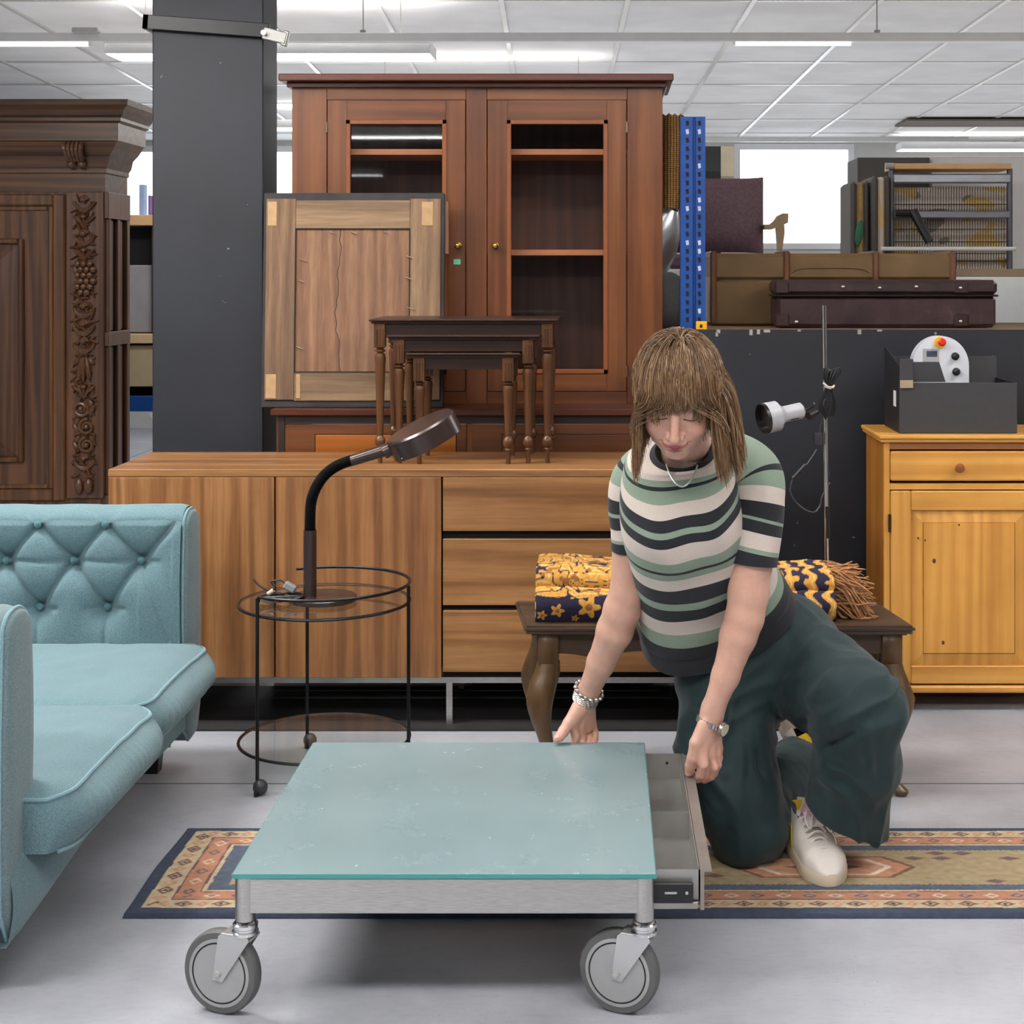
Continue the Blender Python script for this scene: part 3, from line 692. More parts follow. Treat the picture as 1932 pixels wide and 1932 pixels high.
# far arm: inner face toward camera at y = 4.02
def armface(u, v_, yin, sgn, tuft):
    # u along X 0..1 , v around profile 0..1 : from seat level up the inner face, over the top and down the outside
    X = lerp(AX0, AX1, u)
    if v_ < .55:
        t_ = v_/.55; z = lerp(.30, .675, t_); y = 0-.012*math.sin(PI*t_)
    elif v_ < .75:
        a = (v_-.55)/.2*PI; z = .675+.036*math.sin(a); y = .06-.06*math.cos(a)
    else:
        t_ = (v_-.75)/.25; z = lerp(.675, .10, t_); y = .12+.012*math.sin(PI*t_)
    d = 0
    if tuft and v_ < .72:
        rows = [(.672, -1.477, .016), (.577, -1.386, .055), (.454, -1.477, .06)]
        for ri, (zr, xr_, A) in enumerate(rows):
            s_ = .177; kx = round((X-xr_)/s_); bx = xr_+kx*s_
            if bx > -1.17 or bx < -1.95: continue
            r2 = ((X-bx)/.030)**2+((z-zr)/.030)**2; d += A*math.exp(-math.sqrt(r2+.02)*1.0)
        # diagonal creases between neighbouring buttons
        def seg(ax, az, bx_, bz, wdt, A):
            px_, pz_ = X-ax, z-az; dx, dz = bx_-ax, bz-az; t_ = max(0, min(1, (px_*dx+pz_*dz)/(dx*dx+dz*dz)))
            dd = math.hypot(px_-t_*dx, pz_-t_*dz); return A*math.exp(-(dd/wdt)**1.3)
        best = 0
        for kx in range(-4, 4):
            b2 = -1.386+.177*kx
            if b2 > -1.17 or b2 < -1.95: continue
            for (ux, uz) in ((b2-.0885, .672), (b2+.0885, .672), (b2-.0885, .454), (b2+.0885, .454)):
                if ux > -1.16 and uz < .6: continue
                best = max(best, seg(b2, .577, ux, uz, .009, .016))
            best = max(best, seg(b2, .577, b2+.177 if b2+.177 < -1.17 else b2+.05, .577-.002, .007, .006))
        for kx in range(-4, 4):
            b3 = -1.477+.177*kx
            if b3 > -1.2: continue
            best = max(best, seg(b3, .454, b3, .36, .007, .007)); best = max(best, seg(b3, .672, b3-.03, .70, .006, .006), seg(b3, .672, b3+.03, .70, .006, .006))
            best = max(best, seg(b3, .454, b3+.05, .452, .006, .007), seg(b3, .454, b3-.05, .452, .006, .007))
        best = max(best, seg(-1.209, .577, -1.13, .37, .007, .006))
        d += best
        d -= .012
    y += d if v_ < .55 else 0
    if v_ >= .55 and tuft: z -= d*.5
    if u > .97: 
        e = (u-.97)/.03; z -= .006*e*e
    return Vector((X, yin+sgn*y, z))
k = MB(); k.grid(lambda u, v_: armface(u, v_, 4.02, 1, True), 260, 150); fa = k.build('arm', teal, so, ang=180)
k = MB(); k.grid(lambda u, v_: armface(u, v_, 2.925, -1, False), 40, 60); k.build('arm', tealg, so, ang=180)
def button(x, z_, y): 
    b = MB(); b.ell((x, y, z_), (.010, .006, .010), 12, 8); b.build('button', fabric('button_fabric', S(60, 100, 110), S(84, 126, 134)) if 'button_fabric' not in bpy.data.materials else bpy.data.materials['button_fabric'], fa)
for x in (-1.386, -1.209, -1.563): button(x, .577, 4.028)
for x in (-1.477, -1.30, -1.654): button(x, .454, 4.034)
for x in (-1.477, -1.30, -1.654): button(x, .672, 4.018)
# front panels of the arms (facing right), with piping
def armend(yin, sgn, mat):
    pr = [armface(1, v_, yin, sgn, False) for v_ in np.linspace(.0, 1, 60)]
    prof = [(p.y, p.z) for p in pr]
    # taper towards the foot
    out = []
    ymid = yin+sgn*.06
    for (y, z_) in prof: out.append((y, z_))
    low = [(yin+sgn*.135, .30), (yin+sgn*.13, .16), (yin+sgn*.10, .10), (yin+sgn*.04, .095), (yin-sgn*.005, .13), (yin-sgn*.01, .22)]
    outline = [p for p in out if p[1] > .32]+low
    m_ = MB(); cyv = sum(p[0] for p in outline)/len(outline); czv = sum(p[1] for p in outline)/len(outline)
    rs = []
    for (xo, sc_) in ((-.04, 1.0), (.0, 1.0), (.012, .96), (.017, .85), (.019, .5)):
        rs.append([(AX1+xo, ymid+(p[0]-ymid)*sc_, czv+(p[1]-czv)*(1-(1-sc_)*.35)) for p in outline])
    m_.rings(rs); o_ = m_.build('arm_front', mat, so, ang=60)
    pi_ = MB(); pts = [(AX1+.004, ymid+(p[0]-ymid)*1.01, p[1]+.001) for p in outline]; pi_.tube(pts, .0038, 6, closed=True); pi_.build('piping', pipem, o_)
armend(4.02, 1, tealg); armend(2.925, -1, tealg)
# seat cushions: superellipse pads with rounded protruding front
def cushion(y0, y1, xf, crown=.02):
    k = MB(); zc_, hh = .300, .062; nx, ny = 46, 40
    xb_ = -1.85
    def outline(u, w_):   # u 0..1 back->front , w_ 0..1 y
        rr = .075; X = lerp(xb_, xf, u); Y = lerp(y0, y1, w_); return X, Y
    def pt(i, j, side):
        u = i/nx; w_ = j/ny; X, Y = outline(u, w_)
        # rounded corners at the front
        fx = max(0, (X-(xf-.10))/.10); cy = min(Y-y0, y1-Y)
        if fx > 0 and cy < .07:
            s_ = (1-cy/.07); X -= .035*(s_**2)*fx
        ed = min(1, min(Y-y0, y1-Y)/.10, (xf-lerp(xb_, xf, u))/.13)
        ed = max(0, ed); b = math.sqrt(max(0, 1-(1-ed)**2))
        wob = .003*n3(X*14, Y*14, 3)
        if side: z_ = zc_+hh*.80+(crown*b)+wob+.008*math.sin(PI*w_)*u-.004
        else: z_ = zc_-hh*.9-.008*b
        return Vector((X, Y, z_))
    # ring based: top edge -> front bulge -> bottom
    k.grid(lambda a, b: pt(a*nx, b*ny, 1), nx, ny)
    def band(a, b):      # perimeter front band + sides bulging outwards
        # perimeter param: from back-left along y0 side, front, y1 side
        L1 = 1; n_ = 3
        if a < 1/3: i, j = a*3*nx, 0; nx_, ny_ = 0, -1
        elif a < 2/3: i, j = nx, (a-1/3)*3*ny; nx_, ny_ = 1, 0
        else: i, j = (1-(a-2/3)*3)*nx, ny; nx_, ny_ = 0, 1
        p1 = pt(i, j, 1); p0 = pt(i, j, 0); p_ = p1.lerp(p0, b); bul = .045*math.sin(PI*min(1, b*1.02))*(1 if nx_ else .5)
        if nx_:
            wj = j/ny; bul *= min(1, .35+3*min(wj, 1-wj)); bul += .0035*math.sin(wj*160+3*math.sin(wj*17))*math.exp(-b*2.5)*b*3
        return p_+Vector((bul*nx_, bul*ny_*.15, 0))
    k.grid(band, 240, 14)
    k.grid(lambda a, b: pt(a*nx, b*ny, 0), nx, ny)
    o_ = k.build('seat_cushion', teal, so, ang=180)
    pp = [pt(i, 0, 1) for i in range(0, nx+1, 2)]+[pt(nx, j, 1) for j in range(1, ny)]+[pt(i, ny, 1) for i in range(nx, -1, -2)]
    MB().tube([p+Vector((.001, 0, .0)) for p in pp], .0042, 6).build('piping', pipem, o_)
    pp = [pt(nx, j, 0)+Vector((.004, 0, 0)) for j in range(1, ny)]
    MB().tube(pp, .004, 6).build('piping', pipem, o_)
cushion(2.87, 3.472, -1.005); cushion(3.476, 4.055, -1.035)
# seat frame/front rail with arched lower edge
k = MB()
def railf(a, b):
    y = lerp(2.81, 4.0, a); zt_ = .25; zb_ = .095+.065*math.sin(PI*a)**.7
    z_ = lerp(zt_, zb_, min(1, b*1.25)); x = -1.070-.055*a*a-.02*math.exp(-a*14)+.012*math.sin(PI*min(1, b*1.25)); 
    if b > .8: x -= (b-.8)*1.5
    return Vector((x, y, z_))
k.grid(railf, 60, 20); k.build('front_rail', teal, so, ang=180)
MB().box(-1.95, 2.92, .13, -1.09, 4.03, .24, .01).build('seat_base', teal, so)
k = MB(); k.grid(lambda u, v_: Vector((-1.96+.16*math.sin(PI*min(1, v_*1.15))*.3+.04*v_, lerp(2.9, 4.05, u), lerp(.28, .78, v_))), 60, 30); k.box(-2.1, 2.85, .10, -1.97, 4.1, .77, .03); k.build('backrest', teal, so)
legm = plain('dark_leg', S(26, 20, 18), .4)
for (x, y) in ((-1.16, 2.84), (-1.20, 4.10), (-1.98, 2.84), (-1.98, 4.10)):
    l = MB(); l.rings([[(x-.02, y-.02, 0), (x+.018, y-.02, 0), (x+.018, y+.02, 0), (x-.02, y+.02, 0)], [(x-.03, y-.03, .13), (x+.03, y-.03, .13), (x+.03, y+.03, .13), (x-.03, y+.03, .13)]]); l.build('leg', legm, so)

# ---------------------------------------------------------------- runner rug
rt = attr_mat('runner_pile', .95, .6, 900)
RY0, RY1, RX0, RX1 = 3.165, 3.655, -.992, 1.45
def rugcol(co):
    x = co[:, 0]-RX0; y = (co[:, 1]-RY0)/(RY1-RY0); n = len(x)
    nz = np.array([n3(a*60, b*60) for a, b in zip(co[:, 0], co[:, 1])])
    wob = np.array([n3(a*22, b*9, 5) for a, b in zip(co[:, 0], co[:, 1])])
    ye = np.minimum(y, 1-y)*(RY1-RY0); e = np.minimum(ye, x*.80)   # distance from border
    e = e+.0016*wob; e2 = e+.003*np.sign(np.sin(co[:, 0]*2*PI/.012))*(e > .105)
    navy = np.array(S(58, 66, 84)); cream = np.array(S(188, 168, 138)); orange = np.array(S(182, 128, 100)); plum = np.array(S(104, 78, 88)); beige = np.array(S(158, 140, 108)); grey = np.array(S(84, 92, 108)); brown = np.array(S(118, 84, 70)); pale = np.array(S(206, 190, 172))
    c = np.tile(beige, (n, 1))
    def put(mask, col): c[mask] = col
    end = x*.80 < ye     # short-side bands are a bit wider, same order
    put(e < .146, grey); put((e < .118) & (e2 < .120), cream); put(e < .110, plum); put(e < .106, orange); put(e < .070, plum); put(e < .066, cream); put(e < .026, navy)
    put((e > .138) & (e2 < .146), grey)
    # end bands follow along: rosettes in cream and orange bands
    along = np.where(end, co[:, 1]-RY0, x)
    def diamonds(lo, hi, period, col, hw, ring=False, off=0, only=None):
        mid = (lo+hi)/2; hh = (hi-lo)/2; ph = (np.mod(along+off, period)/period-.5)*period
        dd = np.abs(ph)/hw+np.abs(e-mid)/(hh*.8); m_ = dd < 1
        if ring: m_ &= dd > .55
        c[m_] = col
    diamonds(.028, .064, .078, brown, .022, True); diamonds(.028, .062, .078, S(190, 130, 100), .012, True, .039); diamonds(.038, .054, .078, navy, .006)
    diamonds(.074, .102, .11, pale, .018); diamonds(.078, .098, .11, orange, .010); diamonds(.074, .102, .11, grey, .016, True, .055)
    # medallions along the field
    fy = (co[:, 1]-(RY0+RY1)/2)
    for cxm_ in (-.30, .49, 1.25):
        u = np.abs(co[:, 0]-cxm_); v2 = np.abs(fy); hexd = np.maximum(v2/.060, (u/.178)*.86+(v2/.060)*.30)
        m_ = (hexd < 1) & (e > .146); c[m_] = brown
        m_ = (hexd < .93) & (e > .146); c[m_] = orange; 
        m_ = (hexd < .74) & (e > .146); c[m_] = pale
        m_ = (hexd < .66) & (e > .146); c[m_] = S(190, 140, 112)
        m_ = (u/.088+v2/.027 < 1) & (e > .146); c[m_] = brown
        m_ = (u/.076+v2/.022 < 1) & (e > .146); c[m_] = grey
    rg_ = random.Random(9)
    for k_ in range(40):
        mx, my = rg_.uniform(-.75, 1.4), rg_.choice((-.08, .08, -.05, .05))
        if min(abs(mx+.3), abs(mx-.49), abs(mx-1.25)) < .19 and abs(my) < .09: continue
        u = np.abs(co[:, 0]-mx); v2 = np.abs(fy-my); s_ = np.maximum(u/.026+v2/.012, 0)
        m_ = ((s_ < 1) | ((u < .018) & (v2 < .0022))) & (e > .15); c[m_] = brown
        m_ = (s_ < .45) & (e > .15); c[m_] = grey
    c *= (1+.22*nz)[:, None]
    return np.clip(c, 0, 1)
nx, ny = 760, 190
k = MB()
def rugp(a, b):
    X = lerp(RX0, RX1, a); Y = lerp(RY0, RY1, b); d = min(a*(RX1-RX0), (1-a)*(RX1-RX0), b*(RY1-RY0), (1-b)*(RY1-RY0))
    h = .011*math.sqrt(max(0, 1-(1-min(1, d/.008))**2))
    X += .003*math.sin(Y*14+1)
    return Vector((X, Y, .0015+h+.0006*n3(X*220, Y*220)))
k.grid(rugp, nx, ny); ru = k.build('runner_rug', rt, ang=180, keep=True)
col_attr(ru, rugcol)
tag(rebase(ru, (.2, 3.41, 0)), 'patterned runner rug with dark blue edging and cream and orange borders under the glass table', 'rug')

# ---------------------------------------------------------------- glass topped trolley table with drawer
tt = thing('trolley_table', 'low frosted glass coffee table on steel frame and large castors, drawer pulled out', 'coffee table', (-.28, 3.1, 0))
TX0, TX1, TY0, TY1, TZ = -.659, .095, 2.735, 3.50, .2615
t = NT('frosted_glass'); t.set(rough=.16, ior=1.5); v = t.coords()
sc1 = t.noise(t.coords((1.6, 22, 1), (0, 0, .6)), 9, 6, .8, .3); sc2 = t.noise(v, 2.2, 3)
mk = t.mix((0, 0, 0), t.ramp(sc1, [(.705, 0.0), (.725, .35)]), t.ramp(t.noise(v, 3.1, 2), [(.5, 0.0), (.66, 1.0)]))
base = t.ramp(sc2, [(.3, S(126, 147, 151)), (.7, S(140, 161, 165))])
t.l(t.mix(base, S(170, 190, 194), mk), t.b.inputs['Base Color'])
t.l(t.ramp(t.noise(v, 14, 4), [(.3, .16), (.7, .3)]), t.b.inputs['Roughness']); t.b.inputs['Transmission Weight'].default_value = .18
fglass = t.m
gt = MB().box(TX0, TY0, TZ-.010, TX1, TY1, TZ, .0012).build('glass_top', fglass, tt)
gedge = NT('glass_edge'); gedge.set(col=S(64, 140, 138), rough=.15); gedge = gedge.m
k = MB(); e = .0008
k.box(TX0-e, TY0-e, TZ-.009, TX1+e, TY0+.002, TZ-.0012); k.box(TX0-e, TY0+.002, TZ-.009, TX0+.002, TY1, TZ-.0012); k.box(TX1-.002, TY0+.002, TZ-.009, TX1+e, TY1, TZ-.0012); k.box(TX0, TY1-.002, TZ-.009, TX1, TY1+e, TZ-.0012)
k.build('glass_edge', gedge, gt)
ap = MB(); za, zb_ = TZ-.011-.063, TZ-.012
MB().box(TX0+.03, TY0+.006, za, TX1-.03, TY0+.03, zb_, .001).build('apron', steel, tt)
MB().box(TX0+.03, TY1-.03, za, TX1-.03, TY1-.006, zb_, .001).build('apron', steel, tt)
MB().box(TX0+.008, TY0+.03, za, TX0+.03, TY1-.03, zb_, .001).build('apron', steel, tt)
MB().box(TX1-.03, TY0+.03, za, TX1-.010, TY1-.03, za+.006, .001).build('apron', steel, tt)
rubber = plain('tyre', S(88, 88, 88), .6, var=.04); wheelm = plain('wheel_disc', S(168, 168, 168), .38, .5, .05, 30)
def wheel(lx, ly, yaw, dz=0):
    # leg tube
    lg = MB().cyl((lx, ly, .173), (lx, ly, TZ-.0105), .0178, n=28).build('leg', steel, tt)
    cs = MB(); cs.lathe([(0, .172), (.0185, .172), (.0195, .168), (.0225, .166), (.0225, .160), (.020, .158), (.020, .155), (.0235, .153), (.0235, .148), (.019, .146), (0, .146)], (lx, ly, 0), 28)
    cs.build('swivel', chrome, lg)
    R_ = Matrix.Translation((lx, ly, dz)) @ Matrix.Rotation(yaw, 4, 'Z')
    r = .0745; ox = -.046; hw_ = .013
    wb_ = MB(); wb_.M = R_
    prof = [(r-.014, -hw_), (r-.003, -hw_*.95), (r, -hw_*.55), (r, hw_*.55), (r-.003, hw_*.95), (r-.014, hw_)]
    wb_.lathe([(a, b) for a, b in prof], (ox, 0, r), 48, (0, 1, 0)); w_o = wb_.build('wheel', rubber, tt)
    d_ = MB(); d_.M = R_; d_.lathe([(0, -hw_-.0012), (r-.0225, -hw_-.0012), (r-.0205, -hw_+.001), (r-.0195, -hw_-.0014), (r-.0135, -hw_-.0008), (r-.013, hw_+.0008), (r-.0195, hw_+.0014), (r-.0225, hw_+.0012), (0, hw_+.0012)], (ox, 0, r), 48, (0, 1, 0)); d_.build('disc', wheelm, w_o)
    gr_ = MB(); gr_.M = R_; gr_.tube([(ox+(r-.0215)*math.cos(a), -hw_-.0012, r+(r-.0215)*math.sin(a)) for a in np.linspace(0, 2*PI, 48, endpoint=False)], .0009, 5, closed=True); gr_.build('groove', dark, w_o)
    fk = MB(); fk.M = R_
    for s_ in (-1, 1):
        y0 = s_*(hw_+.004); y1 = s_*(hw_+.0065)
        fk.prism([(-.056, r-.010), (-.036, r-.012), (.018, .142), (.014, .149), (-.038, .149), (-.044, .144)], min(y0, y1), max(y0, y1))
    fk.box(-.038, -hw_-.0065, .1475, .016, hw_+.0065, .1505, .001)
    # bent shoulder connecting the cheeks round the front
    fk.rings([[(.018, -hw_-.0065, .143), (.018, hw_+.0065, .143), (.014, hw_+.0065, .150), (.014, -hw_-.0065, .150)], [(-.012, -hw_-.003, .107), (-.012, hw_+.003, .107), (-.017, hw_+.003, .108), (-.017, -hw_-.003, .108)]])
    f_o = fk.build('fork', chrome if False else plain('zinc_fork', S(196, 196, 196), .26, .75, .03) if 'zinc_fork' not in bpy.data.materials else bpy.data.materials['zinc_fork'], tt)
    ax = MB(); ax.M = R_; ax.cyl((ox, -hw_-.010, r), (ox, hw_+.010, r), .0065, n=14); ax.cyl((ox, -hw_-.0115, r), (ox, -hw_-.010, r), .0042, n=8); ax.build('axle_bolt', lgrey, f_o)
wheel(TX0+.019, TY0+.019, math.radians(-18)); wheel(TX1-.021, TY0+.019, math.radians(-20))
wheel(TX0+.019, TY1-.019, math.radians(30), .0135); wheel(TX1-.021, TY1-.019, math.radians(25), .0135)
# drawer
dw = MB(); zf = .190; zt_ = .247; dx0, dx1, dy0, dy1 = TX1-.35, .176, 2.79, 3.465
dw.box(dx0, dy0, zf, dx1, dy1, zf+.002)
dw.box(dx0, dy0, zf, dx1, dy0+.002, zt_); dw.box(dx0, dy1-.002, zf, dx1, dy1, zt_); dw.box(dx1-.002, dy0, zf, dx1, dy1, zt_); dw.box(dx0, dy0, zf, dx0+.002, dy1, zt_)
dw_o = dw.build('drawer', steelD, tt)
MB().box(dx0, 3.10, zf, dx1-.002, 3.102, zt_-.004).build('divider', steelD, dw_o)
k = MB(); k.prism([(dx1+.001, zt_+.001), (dx1+.001, .176), (dx1+.0035, .176), (dx1+.0035, zt_-.002), (dx1+.022, zt_-.002), (dx1+.022, zt_+.001)], dy0-.006, dy1+.006, 'y'); 
k.box(dx1+.0035, dy0-.006, .176, dx1+.008, dy1+.006, zt_-.002)
k.build('drawer_front', plain('front_steel', S(150, 144, 138), .35, .6, .1, 14), dw_o)
MB().cyl((.145, dy1-.003, .226), (.145, dy1-.0015, .226), .0032, n=12).build('screw_hole', dark, dw_o)
k = MB(); k.box(-.1, dy0-.016, .193, dx1-.012, dy0-.006, .228, .002); sl = k.build('runner', blackp, dw_o)
k = MB(); k.box(.112, dy0-.0175, .209, .134, dy0-.0155, .213, .0005); k.cyl((.152, dy0-.0175, .211), (.152, dy0-.0155, .211), .0028); k.build('runner_slot', lgrey, sl)
MB().box(-.1, dy0-.012, .180, dx1-.004, dy0-.004, .192, .001).build('runner_rail', steelD, dw_o)
# ---------------------------------------------------------------- cabriole bench
bn = thing('bench', 'dark wooden bench with curved cabriole legs carrying the folded rug', 'bench', (.25, 4.02, 0))
bq = lambda px, D=3.88: (px-1137)*D/2900
bx0, bx1, bz = bq(989), bq(1727), .437
k = MB(); yb0, yb1 = 3.88, 4.19
for (ins, z0, z1) in ((0, bz-.010, bz-.004), (.006, bz-.004, bz+.001), (.006, bz-.020, bz-.010), (.018, bz-.026, bz-.020)):
    k.add([(bx0+ins, yb0+ins, z0), (bx1-ins, yb0+ins, z0), (bx1-ins-.045, yb1-ins, z0), (bx0+ins-.04, yb1-ins, z0), (bx0+ins, yb0+ins, z1), (bx1-ins, yb0+ins, z1), (bx1-ins-.045, yb1-ins, z1), (bx0+ins-.04, yb1-ins, z1)],
          [(0, 3, 2, 1), (4, 5, 6, 7), (0, 1, 5, 4), (1, 2, 6, 5), (2, 3, 7, 6), (3, 0, 4, 7)])
k.build('seat_board', benchwood, bn)
k = MB(); fx0, fx1 = bq(1012), bq(1704); pl_ = [(fx0, bz-.026)]
za_ = bz-.076
low = [(fx0+.055+(fx1-fx0-.11)*t_, za_+.0+.012*math.sin(PI*t_)**2-.012*math.exp(-((t_-.12)/.06)**2)-.012*math.exp(-((t_-.88)/.06)**2)) for t_ in np.linspace(0, 1, 40)]
k.prism([(fx0, bz-.026), (fx0, za_)]+low+[(fx1, za_), (fx1, bz-.026)], yb0+.035, yb0+.053); k.build('apron', plain('bench_apron', S(66, 50, 36), .5, var=.2, vscale=8), bn)
MB().box(fx0, yb1-.07, bz-.09, fx1-.04, yb1-.055, bz-.026).build('apron', benchwood, bn)
def cabriole(x, y, dx, dy):
    k = MB(); k.box(x-.026, y-.026, bz-.105, x+.026, y+.026, bz-.026, .002)
    prof = [(0, bz-.10, .029), (.004, bz-.125, .033), (.016, bz-.16, .036), (.024, bz-.195, .035), (.022, bz-.235, .028), (.012, bz-.28, .021), (.0, bz-.33, .0155), (-.006, bz-.37, .013), (.0, bz-.395, .014), (.016, bz-.415, .018), (.026, bz-.424, .019), (.026, .001, .015)]
    pts = spline([(x+o_*dx, y+o_*dy, max(z_, .001)) for o_, z_, r in prof], 4); rr = [p.x for p in spline([(r, 0, 0) for _, _, r in prof], 4)]
    rs = []
    for p, r in zip(pts, rr):
        rs.append([(p.x+r*math.copysign(abs(math.cos(a))**.7, math.cos(a)), p.y+r*math.copysign(abs(math.sin(a))**.7, math.sin(a)), p.z) for a in np.linspace(0, 2*PI, 16, endpoint=False)])
    k.rings(rs); k.build('leg', benchleg, bn, ang=50)
cabriole(bq(1035, 3.93), 3.93, -.9, -.6); cabriole(bq(1680, 3.93), 3.93, .9, -.6); cabriole(bq(1022, 4.12), 4.13, -.9, .5); cabriole(bq(1650, 4.12), 4.13, .9, .5)

# ---------------------------------------------------------------- folded rug on the bench
frm = attr_mat('folded_rug_pile', .95, .7, 700)
fx0, fx1 = bq(996, 3.95), bq(1590, 3.95)
def foldp(a, b):     # b: around the section front-bottom -> front top -> back
    X = lerp(fx0, fx1, a); hgt = .128+.012*math.sin(a*7+1)-.02*a+.006*n3(X*9, 1)
    y0, y1 = 3.935, 4.15
    ins = .02*(1-min(1, min(a, 1-a)*22))**2
    if b < .42:  # front, two stacked bulges (folded layers)
        t_ = b/.42; z = bz+.002+hgt*.62*t_; y = y0-.004-.020*math.sin(PI*t_)+.0
    elif b < .5: t_ = (b-.42)/.08; z = bz+.002+hgt*(.62+.02*t_); y = y0+.002+.012*t_
    elif b < .68: t_ = (b-.5)/.18; z = bz+.002+hgt*(.64+.36*math.sin(t_*PI/2)); y = y0+.012+.05*(1-math.cos(t_*PI/2))-.008*math.sin(PI*t_)
    elif b < .9: t_ = (b-.68)/.22; z = bz+.002+hgt-.004*t_; y = y0+.062+(y1-y0-.08)*t_
    else: t_ = (b-.9)/.1; z = bz+.002+hgt*(1-t_); y = y1-.018+.018*math.sin(PI*t_)
    zz = z+.003*n3(X*30, y*30)
    return Vector((X+ins*math.copysign(1, .5-a), y+ins*.3, max(bz+.0015, zz-ins*.4)))
k = MB(); k.grid(foldp, 420, 110)
r0 = [foldp(0, j/110) for j in range(111)]; r1 = [foldp(1, j/110) for j in range(111)]
k.add(r0, [tuple(range(111))]); k.add(r1, [tuple(reversed(range(111)))])
fo = k.build('folded_rug', frm, ang=180)
def foldcol(co):
    n = len(co); navy = np.array(S(34, 30, 56)); gold = np.array(S(206, 150, 66)); pale = np.array(S(222, 184, 112)); brn = np.array(S(150, 98, 50))
    x, y, z = co.T; zt_ = (z-bz)/.125
    sw = np.array([n3(a*26+3*n3(a*11, c*11, 8), c*34+b*22, 2) for a, b, c in co]); sw2 = np.array([n3(a*48, c*48+b*48, 9) for a, b, c in co]); f = np.array([n3(a*160, c*160, b*160) for a, b, c in co])
    c = np.tile(navy, (n, 1)); top = (zt_ > .60-.30*np.clip((.0-x-.02)*8, 0, 0)) | ((x < fx0+.022) & (zt_ > .1)) 
    top &= ~((x > .3) & (zt_ < .6))
    top |= (zt_ > .56+.05*np.sin(x*20))
    c[top] = gold; m_ = top & (np.abs(sw) < .07); c[m_] = navy; m_ = top & (np.abs(sw-.25) < .05); c[m_] = pale; m_ = top & (sw2 < -.28); c[m_] = brn
    # flowers on the navy front
    for fxp, fzp, r in ((-.155, .13, .014), (-.115, .17, .018), (-.035, .20, .030), (.025, .16, .026), (.075, .23, .03), (-.07, .10, .010)):
        dx, dz = x-fxp, z-(bz+fzp*.31-.02); rr = np.hypot(dx, dz); an = np.arctan2(dz, dx); m_ = (rr < r*(.78+.26*np.cos(5*an))) & (y < 4.0) & ~top; c[m_] = gold
        m_ = (rr < r*.3) & (y < 4.0) & ~top; c[m_] = brn
    # striped end
    e = (fx1-x); endz = e < .15
    ph = np.mod(e+.004*sw*6, .048)/.048; m_ = endz & (ph < .5); c[m_] = navy; m_ = endz & (ph >= .5); c[m_] = gold; m_ = endz & (ph > .68) & (ph < .76); c[m_] = pale
    c *= (1+.3*f)[:, None]; return np.clip(c, 0, 1)
col_attr(fo, foldcol)
tas = attr_mat('tassel_wool', .9, .4, 300)
rg = random.Random(21); k = MB()
for i in range(420):
    a = rg.random(); y0 = 3.96+.15*a; z0 = bz+rg.uniform(.03, .125)
    L = rg.uniform(.05, .13); dirx = rg.uniform(.5, 1); dz_ = rg.uniform(-.9, .15)
    p0 = Vector((fx1-.012-rg.uniform(0, .02), y0, z0)); pts = [p0]
    for s_ in range(1, 6):
        p = pts[-1]+Vector((dirx*L/5, rg.uniform(-.5, .3)*L/5, dz_*L/5*(s_/3)+rg.uniform(-.25, .25)*L/5)); p.z = max(p.z, bz+.004); pts.append(p)
    k.tube(pts, [.0026]*5+[.0014], 5)
ts = k.build('tassels', tas, fo); ts['kind'] = 'stuff'
col_attr(ts, lambda co: np.array([np.array(S(168, 118, 76))*(1+.5*n3(*(p*90))) for p in co]))
tag(fo, 'folded navy and gold patterned rug with wool tassels lying on the bench', 'rug')
rebase_children = lambda o, loc: None
loc = Vector((.25, 4.02, bz)); fo.data.transform(Matrix.Translation(-loc)); fo.location = loc; ts.data.transform(Matrix.Translation(-loc))

# ---------------------------------------------------------------- round trolley with glass shelves
rt_ = thing('round_trolley', 'round black wire side table with two glass shelves on ball castors', 'side table', (-.741, 4.1, 0))
C = Vector((-.741, 4.1, 0)); R = .225
def circ(r, z, n=64, c=C): return [(c.x+r*math.cos(a), c.y+r*math.sin(a), z) for a in np.linspace(0, 2*PI, n, endpoint=False)]
legA = [math.radians(a) for a in (-127.5, -7.5, 112.5)]
sg = glass('clear_shelf', (.90, .93, .92), ior=1.28)
for z_, nm in ((.452, 'glass_shelf'), (.088, 'glass_shelf')):
    k = MB(); k.lathe([(0, z_), (R-.004, z_), (R-.003, z_+.003), (R-.004, z_+.006), (0, z_+.006)], C, 64); o = k.build(nm, sg, rt_)
    MB().tube(circ(R, z_+.002), .0042, 8, closed=True).build('shelf_ring', black, rt_)
arc = [(C.x+R*math.cos(a), C.y+R*math.sin(a), .503) for a in np.linspace(legA[0], legA[0]+math.radians(240+8), 70)]
MB().tube([(arc[0][0], arc[0][1], .49)]+arc+[], .0042, 8).build('gallery_rail', black, rt_)
for i, a in enumerate(legA):
    x, y = C.x+(R+.004)*math.cos(a), C.y+(R+.004)*math.sin(a)
    MB().tube([(x, y, .03), (x, y, .3), (x, y, .501)], .0048, 8).build('leg', black, rt_)
    k = MB(); k.ell((x+.008, y-.002, .0205), (.019, .019, .0198), 18, 12); co_ = k.build('castor', plain('castor_%d' % i, S(66, 66, 68), .4, .4), rt_)
    MB().box(x-.004, y-.022, .002, x+.006, y-.014, .014, .001).build('castor_slot', dark, co_)
